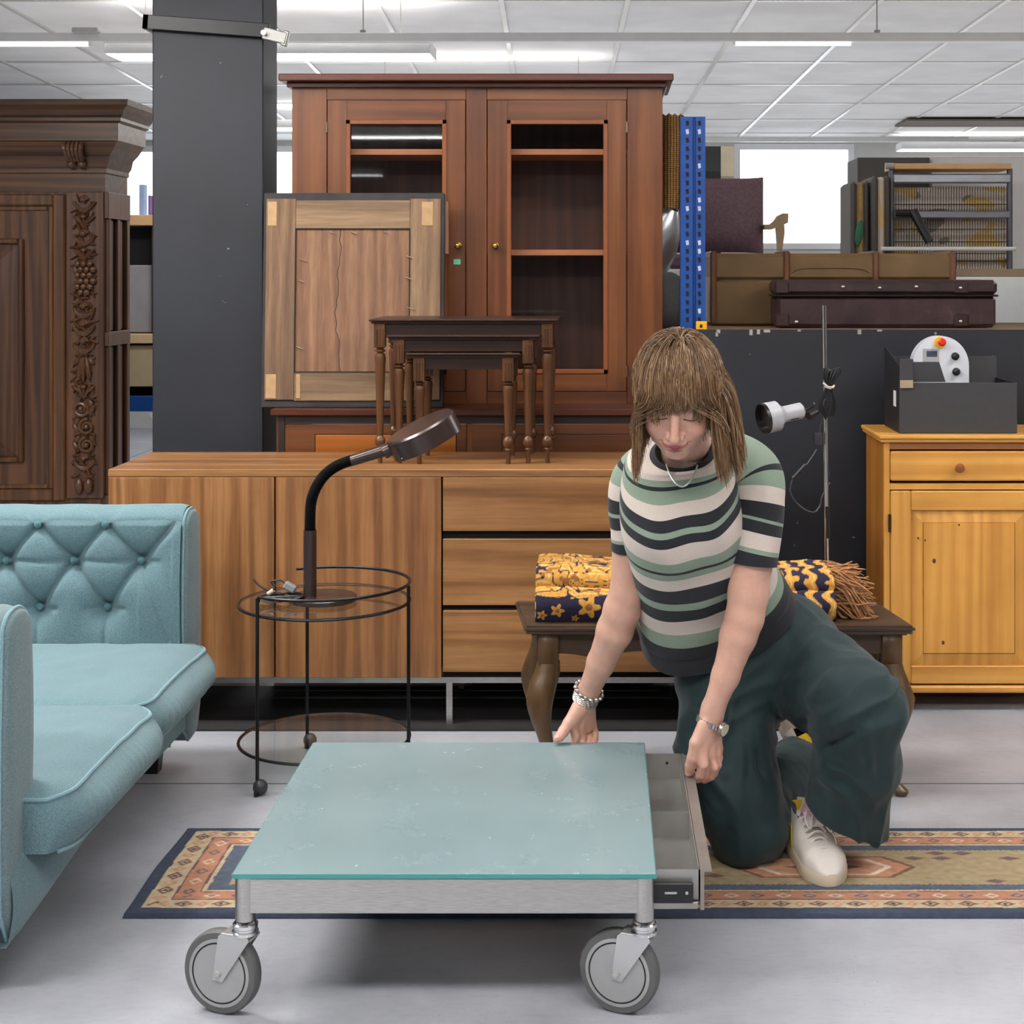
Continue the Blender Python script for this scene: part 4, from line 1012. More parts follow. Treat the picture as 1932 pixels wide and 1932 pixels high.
# desk lamp
dl_ = thing('desk_lamp', 'brown metal gooseneck lamp with round shade standing on the round trolley', 'lamp', (-.76, 4.1, .4585))
brn = NT('brown_enamel'); brn.set(col=S(60, 44, 40), rough=.27, metal=.35, coat=.3, coatr=.2); brn = brn.m
LY = 4.08
lp = lambda px, py, D=LY: P(px, py, D)
bc = lp(608, 1132); zb_ = .459
MB().lathe([(0, zb_), (.089, zb_), (.0895, zb_+.003), (.089, zb_+.011), (.086, zb_+.0135), (0, zb_+.0138)], (bc.x, LY+.01, 0), 48).build('base', brn, dl_)
c0 = lp(585, 1120); c1 = lp(585, 1001)
MB().lathe([(.0175, 0), (.0175, c1.z-zb_-.013), (.016, c1.z-zb_-.012), (0, c1.z-zb_-.012)], (c0.x, LY, zb_+.0135), 24).build('stem', brn, dl_)
gp = spline([lp(585, 1001), lp(585, 980), lp(586, 955), lp(591, 932), lp(602, 910), lp(618, 891), lp(640, 877), lp(665, 868)], 14)
rr = [.0125 if (i % 2) else .0148 for i in range(len(gp)*1)]
dense = []; 
for i in range(len(gp)-1): dense += [gp[i], gp[i].lerp(gp[i+1], .5)]
dense.append(gp[-1]); MB().tube(dense, [.0152 if (i % 2) else .0132 for i in range(len(dense))], 18).build('gooseneck', plain('ribbed_neck', S(34, 32, 33), .3, .5), dl_, ang=80)
h0, h1 = lp(663, 869), lp(730, 848)
MB().cyl(h0, h1, .0148, .0165, 24).build('sleeve', brn, dl_)
# round shade: axis tilted; face away up-left
hc = lp(797, 815, LY-.02); ax_dir = Vector((.50, .35, -.86)).normalized()
e1 = (lp(868, 778)-lp(728, 845)).normalized()
ax_dir = Vector((-.45, -.14, .87)); ax_dir = (ax_dir-e1*ax_dir.dot(e1)).normalized()
k = MB(); rs_ = .098
k.lathe([(0, .020), (rs_-.006, .020), (rs_, .015), (rs_, -.034), (rs_-.004, -.034), (rs_-.004, .008), (0, .008)], hc, 56, ax_dir); sh_ = k.build('shade', brn, dl_)
k = MB(); k.lathe([(0, .0), (.03, -.0), (.036, -.014), (.02, -.022), (0, -.024)], hc, 24, ax_dir); k.build('bulb', plain('bulb_glass', S(226, 226, 220), .3), sh_)
ss_ = hc-e1*(rs_+.004); MB().cyl(ss_-ax_dir*.004-e1*.012, ss_-ax_dir*.004+e1*.02, .019, .017, 20).build('socket', brn, dl_)
k = MB(); k.ell(hc-e1*.06+Vector((.01, -.075, -.035)), .002); k.build('rivet', lgrey, sh_)
# its flex in a loose coil
rg = random.Random(4)
cb_ = thing('power_cord', 'tangled black power cord with grey plug lying on the round trolley', 'cord', (-.87, 4.1, .4585))
pts = []
for i in range(46):
    a = i*.62; r = .035+.012*math.sin(i*1.3)
    pts.append((lp(520, 0).x+r*1.3*math.cos(a)+.02, 4.06+r*math.sin(a), .466+.012*abs(math.sin(i*.9))))
pts += [(lp(560, 0).x, 4.07, .475), (lp(577, 0).x, 4.09, .472)]
MB().tube(spline(pts, 4), .0024, 6).build('cable', blackp, cb_)
MB().tube(spline([lp(478, 1093), lp(490, 1105), lp(508, 1114), lp(520, 1108), lp(512, 1098), lp(530, 1095), lp(545, 1108)], 6), .0026, 6).build('cable', blackp, cb_)
k = MB(); k.box(-.014, -.01, -.009, .014, .01, .009, .004); k.M = Matrix()
k2 = MB(); k2.M = Matrix.Translation(lp(548, 1108)) @ Matrix.Rotation(.5, 4, 'Y'); k2.box(-.018, -.011, -.010, .016, .011, .010, .004); k2.build('plug', plain('plug_grey', S(130, 132, 136), .35), cb_)
k2 = MB(); k2.M = Matrix.Translation(lp(512, 1118)) @ Matrix.Rotation(-.4, 4, 'Y'); k2.cyl((-.01, 0, 0), (.008, 0, .004), .006); k2.build('cable_tie', plain('tie_cream', S(196, 184, 166), .6), cb_)

# ---------------------------------------------------------------- chrome floor lamp with spot
fl_ = thing('floor_lamp', 'thin chrome pole lamp with white spotlight head behind the bench', 'lamp', (.64, 4.36, 0))
FY = 4.36
fp = lambda px, py, D=FY: P(px, py, D)
k = MB(); k.cyl((fp(1563, 1000).x, FY, .02), fp(1555, 576), .0063, n=16); k.build('pole', chrome, fl_)
k = MB(); k.cyl(fp(1561, 1015), fp(1560, 955), .0075, n=16); k.build('joint_sleeve', blackp, fl_)
MB().lathe([(0, 0), (.085, 0), (.085, .012), (.08, .018), (0, .02)], (fp(1563, 0).x, FY, 0), 32).build('base', black, fl_)
hd = thing_ = None
a0, a1 = fp(1478, 786, 4.30), fp(1515, 776, 4.31); dirh = (fp(1432, 792, 4.27)-fp(1515, 774, 4.32)).normalized()
o_ = fp(1514, 774, 4.315)
k = MB(); k.lathe([(0, -.002), (.017, 0), (.023, .006), (.0225, .062), (.027, .068), (.034, .078), (.042, .082), (.043, .118), (.040, .118), (.0385, .086), (.02, .07), (0, .066)], o_, 32, dirh); hd = k.build('spot_head', plain('spot_grey', S(176, 176, 180), .35), fl_)
k = MB(); k.lathe([(.041, .112), (.0425, .112), (.043, .128), (.040, .128), (.036, .100), (.037, .098)], o_, 32, dirh); k.build('rim', plain('rim_black', S(22, 22, 24), .3), hd)
k = MB(); k.lathe([(0, .072), (.022, .072), (.034, .094), (.0335, .095), (.021, .074), (0, .074)], o_, 32, dirh); k.build('reflector', chrome, hd)
k = MB(); k.ell(o_+dirh*.092, (.019, .019, .019), 16, 10); k.build('bulb', plain('amber_bulb', S(196, 140, 84), .2), hd)
k = MB(); pcs = fp(1497, 788, 4.29); k.M = Matrix.Translation(pcs) @ dirh.to_track_quat('X', 'Z').to_matrix().to_4x4(); k.box(-.018, -.012, -.006, .012, .004, .006, .002); k.build('switch', blackp, hd)
k = MB(); k.cyl(fp(1516, 776, 4.32), fp(1534, 766, 4.35), .0035); k.cyl(fp(1525, 785, 4.32), fp(1540, 778, 4.34), .011, n=12); k.ell(fp(1552, 772, 4.35), .011); k.build('swivel_clamp', blackp, fl_)
rg = random.Random(8)
k = MB()
for i in range(9):
    x_ = rg.uniform(-8, 8)
    pts = [fp(1560+x_*.4, 786+rg.uniform(-6, 6), 4.335), fp(1553+x_, 765, 4.33), fp(1562+x_*.5, 730+rg.uniform(-3, 3), 4.325), fp(1563+x_*1.2, 712, 4.32), fp(1568+x_*2.0, 697+rg.uniform(-3, 3), 4.32), fp(1574+x_*1.8, 703, 4.325), fp(1566+x_*.6, 730, 4.33), fp(1572+x_*.8, 760, 4.33), fp(1566+x_, 786, 4.335)]
    k.tube(spline(pts, 6), .0022, 6)
k.build('cord_bundle', blackp, fl_)['kind'] = 'stuff'
MB().tube([fp(1553, 722, 4.315), fp(1562, 730, 4.312), fp(1572, 731, 4.314), fp(1575, 727, 4.32), fp(1566, 733, 4.315), fp(1556, 729, 4.316)], .003, 6).build('cord_tie', plain('tie_ivory', S(206, 196, 176), .6), fl_)
k = MB(); b0 = fp(1544, 829, 4.34); k.box(b0.x-.014, b0.y-.01, b0.z-.018, b0.x+.012, b0.y+.01, b0.z+.018, .003); k.build('junction_box', plain('jbox', S(48, 48, 52), .5), fl_)
k = MB(); k.tube(spline([fp(1541, 848), fp(1530, 865), fp(1519, 880), fp(1510, 884)], 6), .0022, 6); k.tube(spline([fp(1495, 905), fp(1491, 925), fp(1500, 945), fp(1520, 962), fp(1537, 966), fp(1548, 952), fp(1550, 940), fp(1560, 920), fp(1566, 910)], 6), .0024, 6)
k.tube(spline([fp(1553, 790), fp(1547, 815), fp(1554, 850), fp(1562, 870), fp(1564, 900)], 6), .0022, 6); k.build('cable', plain('cable_grey', S(60, 60, 62), .3), fl_)
MB().cyl(fp(1521, 877), fp(1496, 903), .0078, .0068, 12).build('inline_switch', blackp, fl_)

# ---------------------------------------------------------------- black partition and what stands on it
pa = MB().box(q(1268, 5.05), 5.05, 0, 3.2, 5.075, 1.33-(622-515)*5.05/2900, .002).build('black_partition', blackboard)
tag(rebase(pa, (1.5, 5.06, 0)), 'large black board partition behind the floor lamp, chipped along its top edge', 'partition')
pzt = 1.33-(622-515)*5.05/2900
k = MB()
for px in (1290, 1352, 1414, 1428, 1441, 1505, 1618, 1655): k.box(q(px, 5.05), 5.0485, pzt-.006-.003*(px % 5), q(px+6+(px % 7), 5.05), 5.0502, pzt+.0005)
k.box(q(1350, 5.05), 5.0485, pzt-.022, q(1355, 5.05), 5.0502, pzt-.008); k.cyl((q(1765, 5.05), 5.05, pzt-.012), (q(1765, 5.05), 5.047, pzt-.012), .004)
for o in k.each('paint_chip', plain('chip_grey', S(150, 148, 144), .7), pa):
    pass
for ch in pa.children: ch.data.transform(Matrix.Translation(-Vector((1.5, 5.06, 0))))
RD = 5.14; rq = lambda px, D=RD: (px-1137)*D/2900; rz = lambda py, D=RD: 1.33-(py-515)*D/2900
pr_ = thing('pallet_rack', 'blue perforated steel rack upright with yellow clip beside the dresser', 'rack', (rq(1309), 5.2, 0))
u0, u1, um = rq(1286), rq(1329), rq(1310)
k = MB(); zt_ = rz(220); k.box(u0, RD, 0, um-.004, RD+.003, zt_); k.box(um+.004, RD, 0, u1, RD+.003, zt_); k.box(um-.004, RD+.006, 0, um+.004, RD+.009, zt_); k.box(um-.005, RD, 0, um-.004, RD+.009, zt_); k.box(um+.004, RD, 0, um+.005, RD+.009, zt_)
k.box(u0-.003, RD, 0, u0, RD+.06, zt_); k.box(u1, RD, 0, u1+.003, RD+.06, zt_); up_ = k.build('upright', plain('rack_blue', S(18, 66, 138), .38, .1, .15, 30), pr_)
k1 = MB(); k2 = MB(); rg = random.Random(2)
for i in range(24):
    zz = zt_-.022-.028*i*1.02
    for xx, sl_ in ((lerp(u0, um, .45), -.25), (lerp(um, u1, .5), .25)):
        hm = MB(); hm.prism([(xx-.006, zz+.007), (xx+.004, zz+.009), (xx+.006, zz-.006), (xx-.003, zz-.009)], RD-.001, RD+.001)
        (k1 if rg.random() < .3 else k2).add(hm.v, hm.f)
k2.build('slots', dark, up_)['kind'] = 'stuff'; k1.build('slots', plain('slot_pale', S(176, 182, 196), .6), up_)['kind'] = 'stuff'
k = MB(); k.box(rq(1313), RD-.008, rz(622), rq(1334), RD+.004, rz(606), .002); yc = k.build('safety_clip', plain('clip_yellow', S(232, 168, 24), .4), pr_)
MB().box(rq(1320), RD-.009, rz(618), rq(1325), RD-.0075, rz(612)).build('clip_slot', dark, yc)
MB().box(rq(1336), RD+.03, rz(626)-.03, 3.1, 5.9, rz(622)-.001, .0).build('shelf_board', plain('chipboard', S(120, 96, 70), .7), pr_)
# steamer trunk
TD = 5.55; tq = lambda px, D=TD: (px-1137)*D/2900; tz = lambda py, D=TD: 1.33-(py-515)*D/2900
shz = rz(622)
tr_ = thing('steamer_trunk', 'long olive brown canvas trunk with wooden ribs on the rack shelf', 'trunk', (tq(1570), TD+.15, shz))
canvas = plain('trunk_canvas', S(104, 78, 44), .65, var=.22, vscale=7, bump=.2, bscale=60)
ribm = plain('trunk_rib', S(96, 58, 34), .5, var=.2, vscale=20)
x0, x1, zt2 = tq(1341), tq(1803), tz(478)
zl = lerp(shz, zt2, .62)
MB().box(x0, TD, shz+.002, x1, TD+.3, zl, .006).build('body', canvas, tr_)
MB().box(x0-.003, TD-.004, zl+.002, x1+.003, TD+.304, zt2, .012).build('lid', canvas, tr_)
for px in (1346, 1484, 1652, 1797):
    x = tq(px); MB().box(x-.012, TD-.012, shz+.004, x+.012, TD+.31, zt2+.009, .006).build('rib', ribm, tr_)
k = MB(); lx0, lx1 = tq(1490), tq(1640); k.tube(spline([(lx0+.01, TD-.006, zt2-.07), (lx0+.05, TD-.006, zt2-.055), (lx1-.05, TD-.006, zt2-.055), (lx1, TD-.006, zt2-.07)], 6), .0015, 5); k.build('seam', ribm, tr_)
# leather suitcase
SD = 5.30; sq = lambda px, D=SD: (px-1137)*D/2900; szz = lambda py, D=SD: 1.33-(py-515)*D/2900
lea = NT('dark_leather'); lea.set(rough=.32); v = lea.coords(); nn = lea.noise(v, 9, 6, .7, .4)
lea.l(lea.ramp(nn, [(.3, S(38, 26, 28)), (.6, S(62, 44, 44)), (.8, S(98, 80, 80))]), lea.b.inputs['Base Color']); lea.bump(lea.noise(v, 60, 5), .25, .002); lea = lea.m
sc_ = thing('suitcase', 'worn dark leather suitcase with studs lying in front of the trunk', 'suitcase', (sq(1700), SD+.1, shz))
x0, x1 = sq(1464), sq(1880); zt2 = szz(528); zl = szz(557)
MB().box(x0+.004, SD, shz+.002, x1, SD+.22, zl-.003, .012).build('body', lea, sc_)
MB().box(x0, SD-.006, zl, x1+.004, SD+.226, zt2, .014).build('lid', lea, sc_)
MB().box(x0-.002, SD-.009, zl-.005, x1+.006, SD+.228, zl+.002, .003).build('seam', plain('seam_dark', S(30, 20, 20), .4), sc_)
k = MB()
for (px, zz) in ((1590, szz(541)), (1659, szz(543)), (1728, szz(541)), (1811, szz(543)), (1502, szz(607)), (1811, szz(606))): k.ell((sq(px), SD-.010, zz), (.0075, .005, .0055), 12, 8)
k.each('stud', plain('stud_metal', S(196, 190, 180), .25, .8), sc_)
for (a, b) in ((1461, 1492), (1800, 1830)):
    for (z0, z1) in ((shz+.004, shz+.05), (zl+.004, zt2-.002)): MB().box(sq(a), SD-.010, z0, sq(b)-.005, SD+.02, z1, .006).build('corner_patch', plain('corner_leather', S(52, 36, 36), .3) if 'corner_leather' not in bpy.data.materials else bpy.data.materials['corner_leather'], sc_)
k = MB(); k.tube(spline([(sq(1620), SD-.012, szz(545)), (sq(1640), SD-.03, szz(548)), (sq(1700), SD-.03, szz(548)), (sq(1720), SD-.012, szz(545))], 6), .006, 8); 
# armchair on the rear shelf
AD = 6.3; aq = lambda px, D=AD: (px-1137)*D/2900; az = lambda py, D=AD: 1.33-(py-515)*D/2900
sh2 = thing('rear_shelf', 'plain board shelf behind the trunk carrying the armchair', 'shelf', (1.1, 6.35, 0))
rz2 = az(508); MB().box(aq(1300), 6.0, rz2-.03, 3.4, 7.7, rz2, .002).build('board', plain('shelf_board_b', S(130, 110, 84), .6), sh2)
for xx in (aq(1300)+.02, 3.35):
    for yy in (6.02, 7.6): MB().box(xx-.02, yy, 0, xx+.02, yy+.04, rz2-.03).build('post', black, sh2)
ac = thing('armchair', 'mauve upholstered armchair with pale wooden arm, in front of the bright window', 'armchair', (aq(1380), 6.35, rz2))
mauve = fabric('mauve_leather', S(92, 68, 76), S(112, 86, 92), .6, 90, .1, .1, (1, 1, 1))
def cushp(a, b):
    x0, x1, z0, z1 = aq(1255), aq(1440), az(476), az(337)
    u, v_ = 2*a-1, 2*b-1; th = .05*(1-u**4)*(1-v_**4)
    return x0+(x1-x0)*a, z0+(z1-z0)*b+.006*v_*abs(u)**4, th
k = MB(); k.grid(lambda a, b: Vector((cushp(a, b)[0], 6.30-cushp(a, b)[2], cushp(a, b)[1])), 30, 30); k.grid(lambda a, b: Vector((cushp(a, b)[0], 6.32+cushp(a, b)[2]*.5, cushp(a, b)[1])), 30, 30)
x0, x1, z0, z1 = aq(1255), aq(1440), az(476), az(337)
k.build('backrest', mauve, ac, ang=180)
MB().box(x0, 6.05, rz2+.001, x1, 6.5, rz2+.0585, .015).build('seat', mauve, ac)
paw = plain('pale_arm_wood', S(152, 126, 92), .5, var=.12, vscale=30)
def arm_(xo, sgn):
    k = MB(); base = [(1441, 424), (1452, 424), (1460, 417), (1466, 408), (1476, 403), (1486, 404), (1485, 421), (1478, 424), (1479, 440), (1474, 474), (1467, 474), (1464, 430), (1456, 433), (1441, 433)]
    k.prism([(xo+sgn*(aq(a)-aq(1441)), az(b)) for a, b in base], 6.25, 6.31); k.build('arm', paw, ac)
arm_(aq(1440), 1); arm_(aq(1256), -1)
# folding beds
FD = 6.9; gq = lambda px, D=FD: (px-1137)*D/2900; gz = lambda py, D=FD: 1.33-(py-515)*D/2900
gz0 = rz2
bed = thing('folding_bed', 'folded metal guest bed with wire mesh, wooden slat top and black handle at right edge', 'folding bed', (gq(1790), 6.9, gz0))
fr_ = plain('bed_frame', S(92, 94, 100), .4, .5)
k = MB(); 
for px in (1682, 1905): k.cyl((gq(px), FD, gz0+.001), (gq(px), FD, gz(318)), .013)
bo = k.each('frame_post', fr_, bed)
MB().box(gq(1683), FD-.02, gz(346), gq(1905), FD+.02, gz(328), .006).build('top_rail', plain('rail_silver', S(150, 152, 160), .3, .6), bed)
k = MB(); k.box(gq(1684), FD-.035, gz(320), gq(1905), FD+.2, gz(309), .003); k.build('wooden_slat', plain('slat_wood', S(216, 172, 120), .5), bed)
MB().cyl((gq(1668), FD-.03, gz(314)), (gq(1684), FD-.03, gz(314)), .014).build('end_cap', lgrey, bed)
MB().box(gq(1684), FD-.015, gz(412), gq(1905), FD+.015, gz(398), .004).build('middle_rail', plain('rail_grey', S(120, 120, 128), .35, .5), bed)
mt_ = attr_mat('mattress_print', .8, 0); k = MB(); k.grid(lambda a, b: Vector((gq(1686)+(gq(1905)-gq(1686))*a, FD+.05+.01*math.sin(b*40), lerp(gz0, gz(352), b))), 160, 90)
mo = k.build('mattress', mt_, bed)
def mcol(co):
    return np.array([np.array(S(226, 218, 208)) if n3(p[0]*9, p[2]*16, 4) < .12 else (np.array(S(226, 196, 130)) if n3(p[0]*5, p[2]*5, 7) > -.1 else np.array(S(150, 150, 140))) for p in co])
col_attr(mo, mcol)
k = MB()
for i in range(44): x = lerp(gq(1688), gq(1903), i/43); k.tube([(x, FD+.032, gz0), (x, FD+.032, gz(350))], .0018, 4)
for py in (385, 432, 456, 478, 492): k.tube([(gq(1688), FD+.030, gz(py)), (gq(1903), FD+.030, gz(py))], .0022, 4)
k.build('wire_mesh', plain('wire_brown', S(104, 84, 66), .4, .5), bed)['kind'] = 'stuff'
k = MB(); k.cyl(P(1722, 398, 6.84), P(1754, 456, 6.80), .021, n=10); k.cyl(P(1690, 402, 6.86), P(1724, 402, 6.84), .016, n=10); k.build('handle', blackp, bed)
MB().cyl((gq(1655), FD-.1, gz(470)), (gq(1905), FD-.1, gz(470)), .009).build('white_bar', white, bed)
for (a, b, yo, lab, c1, c2) in ((1604, 1638, .02, 'folded floral guest mattress standing left of the wire bed, leftmost', (150, 124, 88), (170, 140, 80)), (1641, 1674, -.02, 'folded cream guest mattress with grey edges, against the wire bed', (196, 184, 166), (214, 178, 120))):
    o = thing('folded_mattress', lab, 'mattress', (gq((a+b)/2), FD, gz0), 'folded guest mattresses')
    ed = plain('mattress_edge', S(84, 80, 76), .7) if 'mattress_edge' not in bpy.data.materials else bpy.data.materials['mattress_edge']
    zt2 = gz(342 if a < 1620 else 333)
    MB().box(gq(a), FD-.04+yo, gz0+.001, gq(a+12), FD+.3, zt2, .02).build('edge_band', ed, o)
    m_ = NT('print%d' % a); m_.set(rough=.85); nn = m_.noise(m_.coords(), 9, 2); m_.l(m_.ramp(nn, [(.4, S(*c1)), (.5, S(*c2)), (.6, S(*c1))]), m_.b.inputs['Base Color'])
    MB().box(gq(a+10), FD-.03+yo, gz0+.001, gq(b-6), FD+.3, zt2-.004, .015).build('pad', m_.m, o)
    MB().box(gq(b-8), FD-.04+yo, gz0+.001, gq(b), FD+.3, zt2, .012).build('edge_band', ed, o)
    if a < 1620:
        k = MB(); k.ell((gq(1619), FD-.03, gz(440)), (.018, .012, .06), 12, 10, Matrix.Rotation(.15, 3, 'Y')); k.build('green_leaf_print', plain('leaf_green', S(44, 104, 78), .6), o)
o = MB().box(P(1618, 0, 7.3).x, 7.3, gz0+.001-.0, P(1755, 0, 7.3).x, 7.6, P(0, 297, 7.3).z, .004).build('dark_bed_frame', plain('deep_grey', S(70, 66, 64), .5)); tag(rebase(o, (P(1690, 0, 7.3).x, 7.45, gz0+.001)), 'dark grey folded frame stacked behind the guest mattresses', 'frame')
o = MB().box(P(1757, 0, 7.35).x, 7.35, gz0+.001, P(1960, 0, 7.35).x, 7.6, P(0, 294, 7.35).z, .004).build('white_cabinet', white); tag(rebase(o, (P(1850, 0, 7.35).x, 7.5, gz0+.001)), 'white painted cabinet behind the wire bed at far right', 'cabinet')
# dark column by the window and pale post
o = MB().box(P(1331, 0, 11).x, 11.0, 0, P(1360, 0, 11).x, 11.3, 1.33+(515-276)*11/2900).build('dark_post', plain('post_dark', S(44, 46, 44), .6)); tag(rebase(o, (P(1345, 0, 11).x, 11.15, 0)), 'dark post standing left of the bright window', 'post')
o = MB().box(P(1360, 0, 11.5).x, 11.5, 0, P(1385, 0, 11.5).x, 11.7, 1.33+(515-276)*11.5/2900).build('cream_post', plain('post_cream', S(222, 206, 176), .6)); tag(rebase(o, (P(1372, 0, 11.5).x, 11.6, 0)), 'cream post between the dark post and the bright window', 'post')
# strip between dresser and rack: wicker blind, aluminium shade, grey cushion, wood ledge
wk = NT('wicker'); wk.set(rough=.6); v = wk.coords()
b1 = wk.n('ShaderNodeTexWave', wave_type='BANDS', bands_direction='X'); b1.inputs['Scale'].default_value = 28; b1.inputs['Distortion'].default_value = 1.2; wk.l(v, b1.inputs[0])
b2 = wk.n('ShaderNodeTexWave', wave_type='BANDS', bands_direction='Z'); b2.inputs['Scale'].default_value = 42; b2.inputs['Distortion'].default_value = 1.5; wk.l(v, b2.inputs[0])
cc_ = wk.mix(wk.ramp(b1.outputs[1], [(.2, S(120, 82, 36)), (.8, S(196, 152, 84))]), wk.ramp(b2.outputs[1], [(.1, .55), (.6, 1.0)]), .8, 'MULTIPLY'); wk.l(cc_, wk.b.inputs['Base Color']); wk.bump(b2.outputs[1], .6, .004); wk = wk.m
WD = 5.62; wq = lambda px: (px-1137)*WD/2900; wz = lambda py: 1.33-(py-515)*WD/2900
def wick(a, b):
    x = wq(lerp(1236, 1291-8*(1-b)**1.5*1.0, a)); return Vector((x, WD+.015*math.sin(a*9)+.02*(1-b), lerp(wz(392), wz(216)+.004*math.sin(a*30), b)))
k = MB(); k.grid(wick, 30, 30); k.grid(lambda a, b: wick(a, b)+Vector((0, .02, 0)), 30, 30); o = k.build('wicker_screen', wk, ang=180)
tag(rebase(o, (wq(1265), WD, wz(392))), 'golden wicker screen between the dresser and the blue rack upright', 'wicker')
ws = thing('side_shelf', 'small wooden ledge between dresser and rack carrying a grey cushion', 'shelf', (wq(1265), 5.7, 0))
MB().box(wq(1245), 5.58, P(0, 636, 5.58).z, wq(1290), 5.9, P(0, 626, 5.58).z, .002).build('board', plain('ledge_wood', S(140, 100, 60), .6), ws)
MB().box(wq(1270), 5.6, 0, wq(1280), 5.63, P(0, 636, 5.58).z).build('post', black, ws)
k = MB(); k.ell((wq(1262), 5.74, lerp(P(0, 626, 5.58).z, wz(512), .5)), (.08, .10, (wz(512)-P(0, 626, 5.58).z)/2), 24, 16); o = k.build('grey_cushion', fabric('dark_grey_cloth', S(74, 72, 74), S(104, 102, 104))); tag(rebase(o, (wq(1262), 5.74, P(0, 626, 5.58).z)), 'dark grey cushion on the ledge below the aluminium shade', 'cushion')
k = MB(); cen = Vector((wq(1246), 5.72, wz(434))); ax_ = Vector((.45, -.3, .85)).normalized(); k.lathe([(.10, -.16), (.098, -.05), (.07, .05), (.03, .1), (.028, .1), (.066, .05), (.094, -.05), (.096, -.16)], cen-ax_*.0, 40, ax_); o = k.build('aluminium_shade', plain('aluminium', S(206, 208, 212), .28, .85)); tag(rebase(o, cen), 'shiny aluminium lampshade wedged between dresser and rack', 'lampshade')

# ---------------------------------------------------------------- pine cupboard on the right
pc = thing('pine_cupboard', 'honey coloured pine cupboard with drawer, panelled door and bun feet', 'cupboard', (1.3, 4.75, 0))
PD = 4.67; pq = lambda px, D=PD: (px-1137)*D/2900; pz = lambda py, D=PD: 1.33-(py-515)*D/2900
L_, R_x = pq(1668), pq(1668)+.98; YB_ = 4.985
k = MB(); ztp = pz(825); k.box(pq(1657), PD-.02, ztp-.004, R_x+.02, YB_, ztp+.008, .003); k.box(pq(1660), PD-.014, ztp-.014, R_x+.015, YB_, ztp-.004, .002); k.build('top', pineX, pc)
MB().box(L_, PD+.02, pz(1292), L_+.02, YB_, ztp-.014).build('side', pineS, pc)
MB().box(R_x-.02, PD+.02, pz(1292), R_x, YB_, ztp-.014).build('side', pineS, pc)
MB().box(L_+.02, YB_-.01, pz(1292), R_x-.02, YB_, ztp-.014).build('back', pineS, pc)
MB().box(L_, PD+.001, pz(1292), pq(1679), PD+.02, ztp-.014, .001).build('stile', pineZ, pc)
MB().box(R_x-.02, PD+.001, pz(1292), R_x, PD+.02, ztp-.014, .001).build('stile', pineZ, pc)
xm = (L_+R_x)/2+.01
MB().box(pq(1679), PD+.001, pz(848), R_x-.02, PD+.02, ztp-.014, .001).build('top_rail', plain('pine_rail', S(160, 104, 54), .45), pc)
MB().box(pq(1679), PD+.001, pz(924), R_x-.02, PD+.02, pz(912), .001).build('mid_rail', pineX, pc)
for (a, b, kx) in ((pq(1680), xm-.004, pq(1807)), (xm+.004, R_x-.022, xm+.24)):
    MB().box(a, PD-.006, pz(907), b, PD+.014, pz(851), .004).build('drawer', pineX, pc)
    k = MB(); k.lathe([(0, 0), (.007, 0), (.006, .01), (.012, .017), (.0145, .023), (.011, .029), (0, .031)], (kx, PD-.006, pz(881)), 20, (0, -1, 0)); k.build('knob', plain('knob_wood', S(140, 80, 44), .35) if 'knob_wood' not in bpy.data.materials else bpy.data.materials['knob_wood'], pc)
    z0, z1 = pz(1290), pz(926); s_ = .062
    MB().box(a, PD-.004, z0, a+s_, PD+.014, z1, .003).build('door_stile', pineZ, pc)
    MB().box(b-s_, PD-.004, z0, b, PD+.014, z1, .003).build('door_stile', pineZ, pc)
    MB().box(a+s_, PD-.003, z0, b-s_, PD+.014, z0+.055, .003).build('door_rail', pineX, pc)
    MB().box(a+s_, PD-.003, z1-.06, b-s_, PD+.014, z1, .003).build('door_rail', pineX, pc)
    k = MB(); x0, x1, y0, y1 = a+s_, b-s_, z0+.055, z1-.06; rs = []
    for ins, yy in ((0, PD+.012), (.0, PD+.006), (.036, PD-.001), (.037, PD+.0015), (.039, PD-.003)): rs.append([(x0+ins, yy, y0+ins), (x1-ins, yy, y0+ins), (x1-ins, yy, y1-ins), (x0+ins, yy, y1-ins)])
    k.rings(rs); pno = k.build('door_panel', pineZ, pc, ang=12)
    k = MB()
    for (px, py, r_) in ((1762, 1058, .008), (1745, 1019, .004), (1732, 1015, .004), (1809, 990, .004), (1779, 1212, .007), (1720, 978, .002)):
        xx = pq(px)+(a-pq(1680)); 
        if x0 < xx < x1: k.ell((xx, PD-.0025, pz(py)), (r_*.75, .002, r_), 10, 6)
    if k.v: k.each('knot', plain('pine_knot', S(92, 50, 24), .5) if 'pine_knot' not in bpy.data.materials else bpy.data.materials['pine_knot'], pno)
k = MB(); k.cyl((pq(1678), PD-.004, pz(1003)), (pq(1678), PD-.004, pz(970)), .004, n=8); k.build('hinge', plain('hinge_brown', S(60, 44, 36), .4, .6), pc)
MB().box(L_-.008, PD-.012, pz(1306), R_x+.008, YB_, pz(1293), .004).build('plinth', pineX, pc)
for x in (pq(1712), R_x-.06):
    for y in (PD+.03, YB_-.04):
        k = MB(); hh = pz(1306); k.lathe([(0, 0), (.018, 0), (.027, hh*.3), (.03, hh*.55), (.024, hh*.85), (.016, hh), (0, hh)], (x, y, 0), 20); k.build('foot', pineZ, pc)
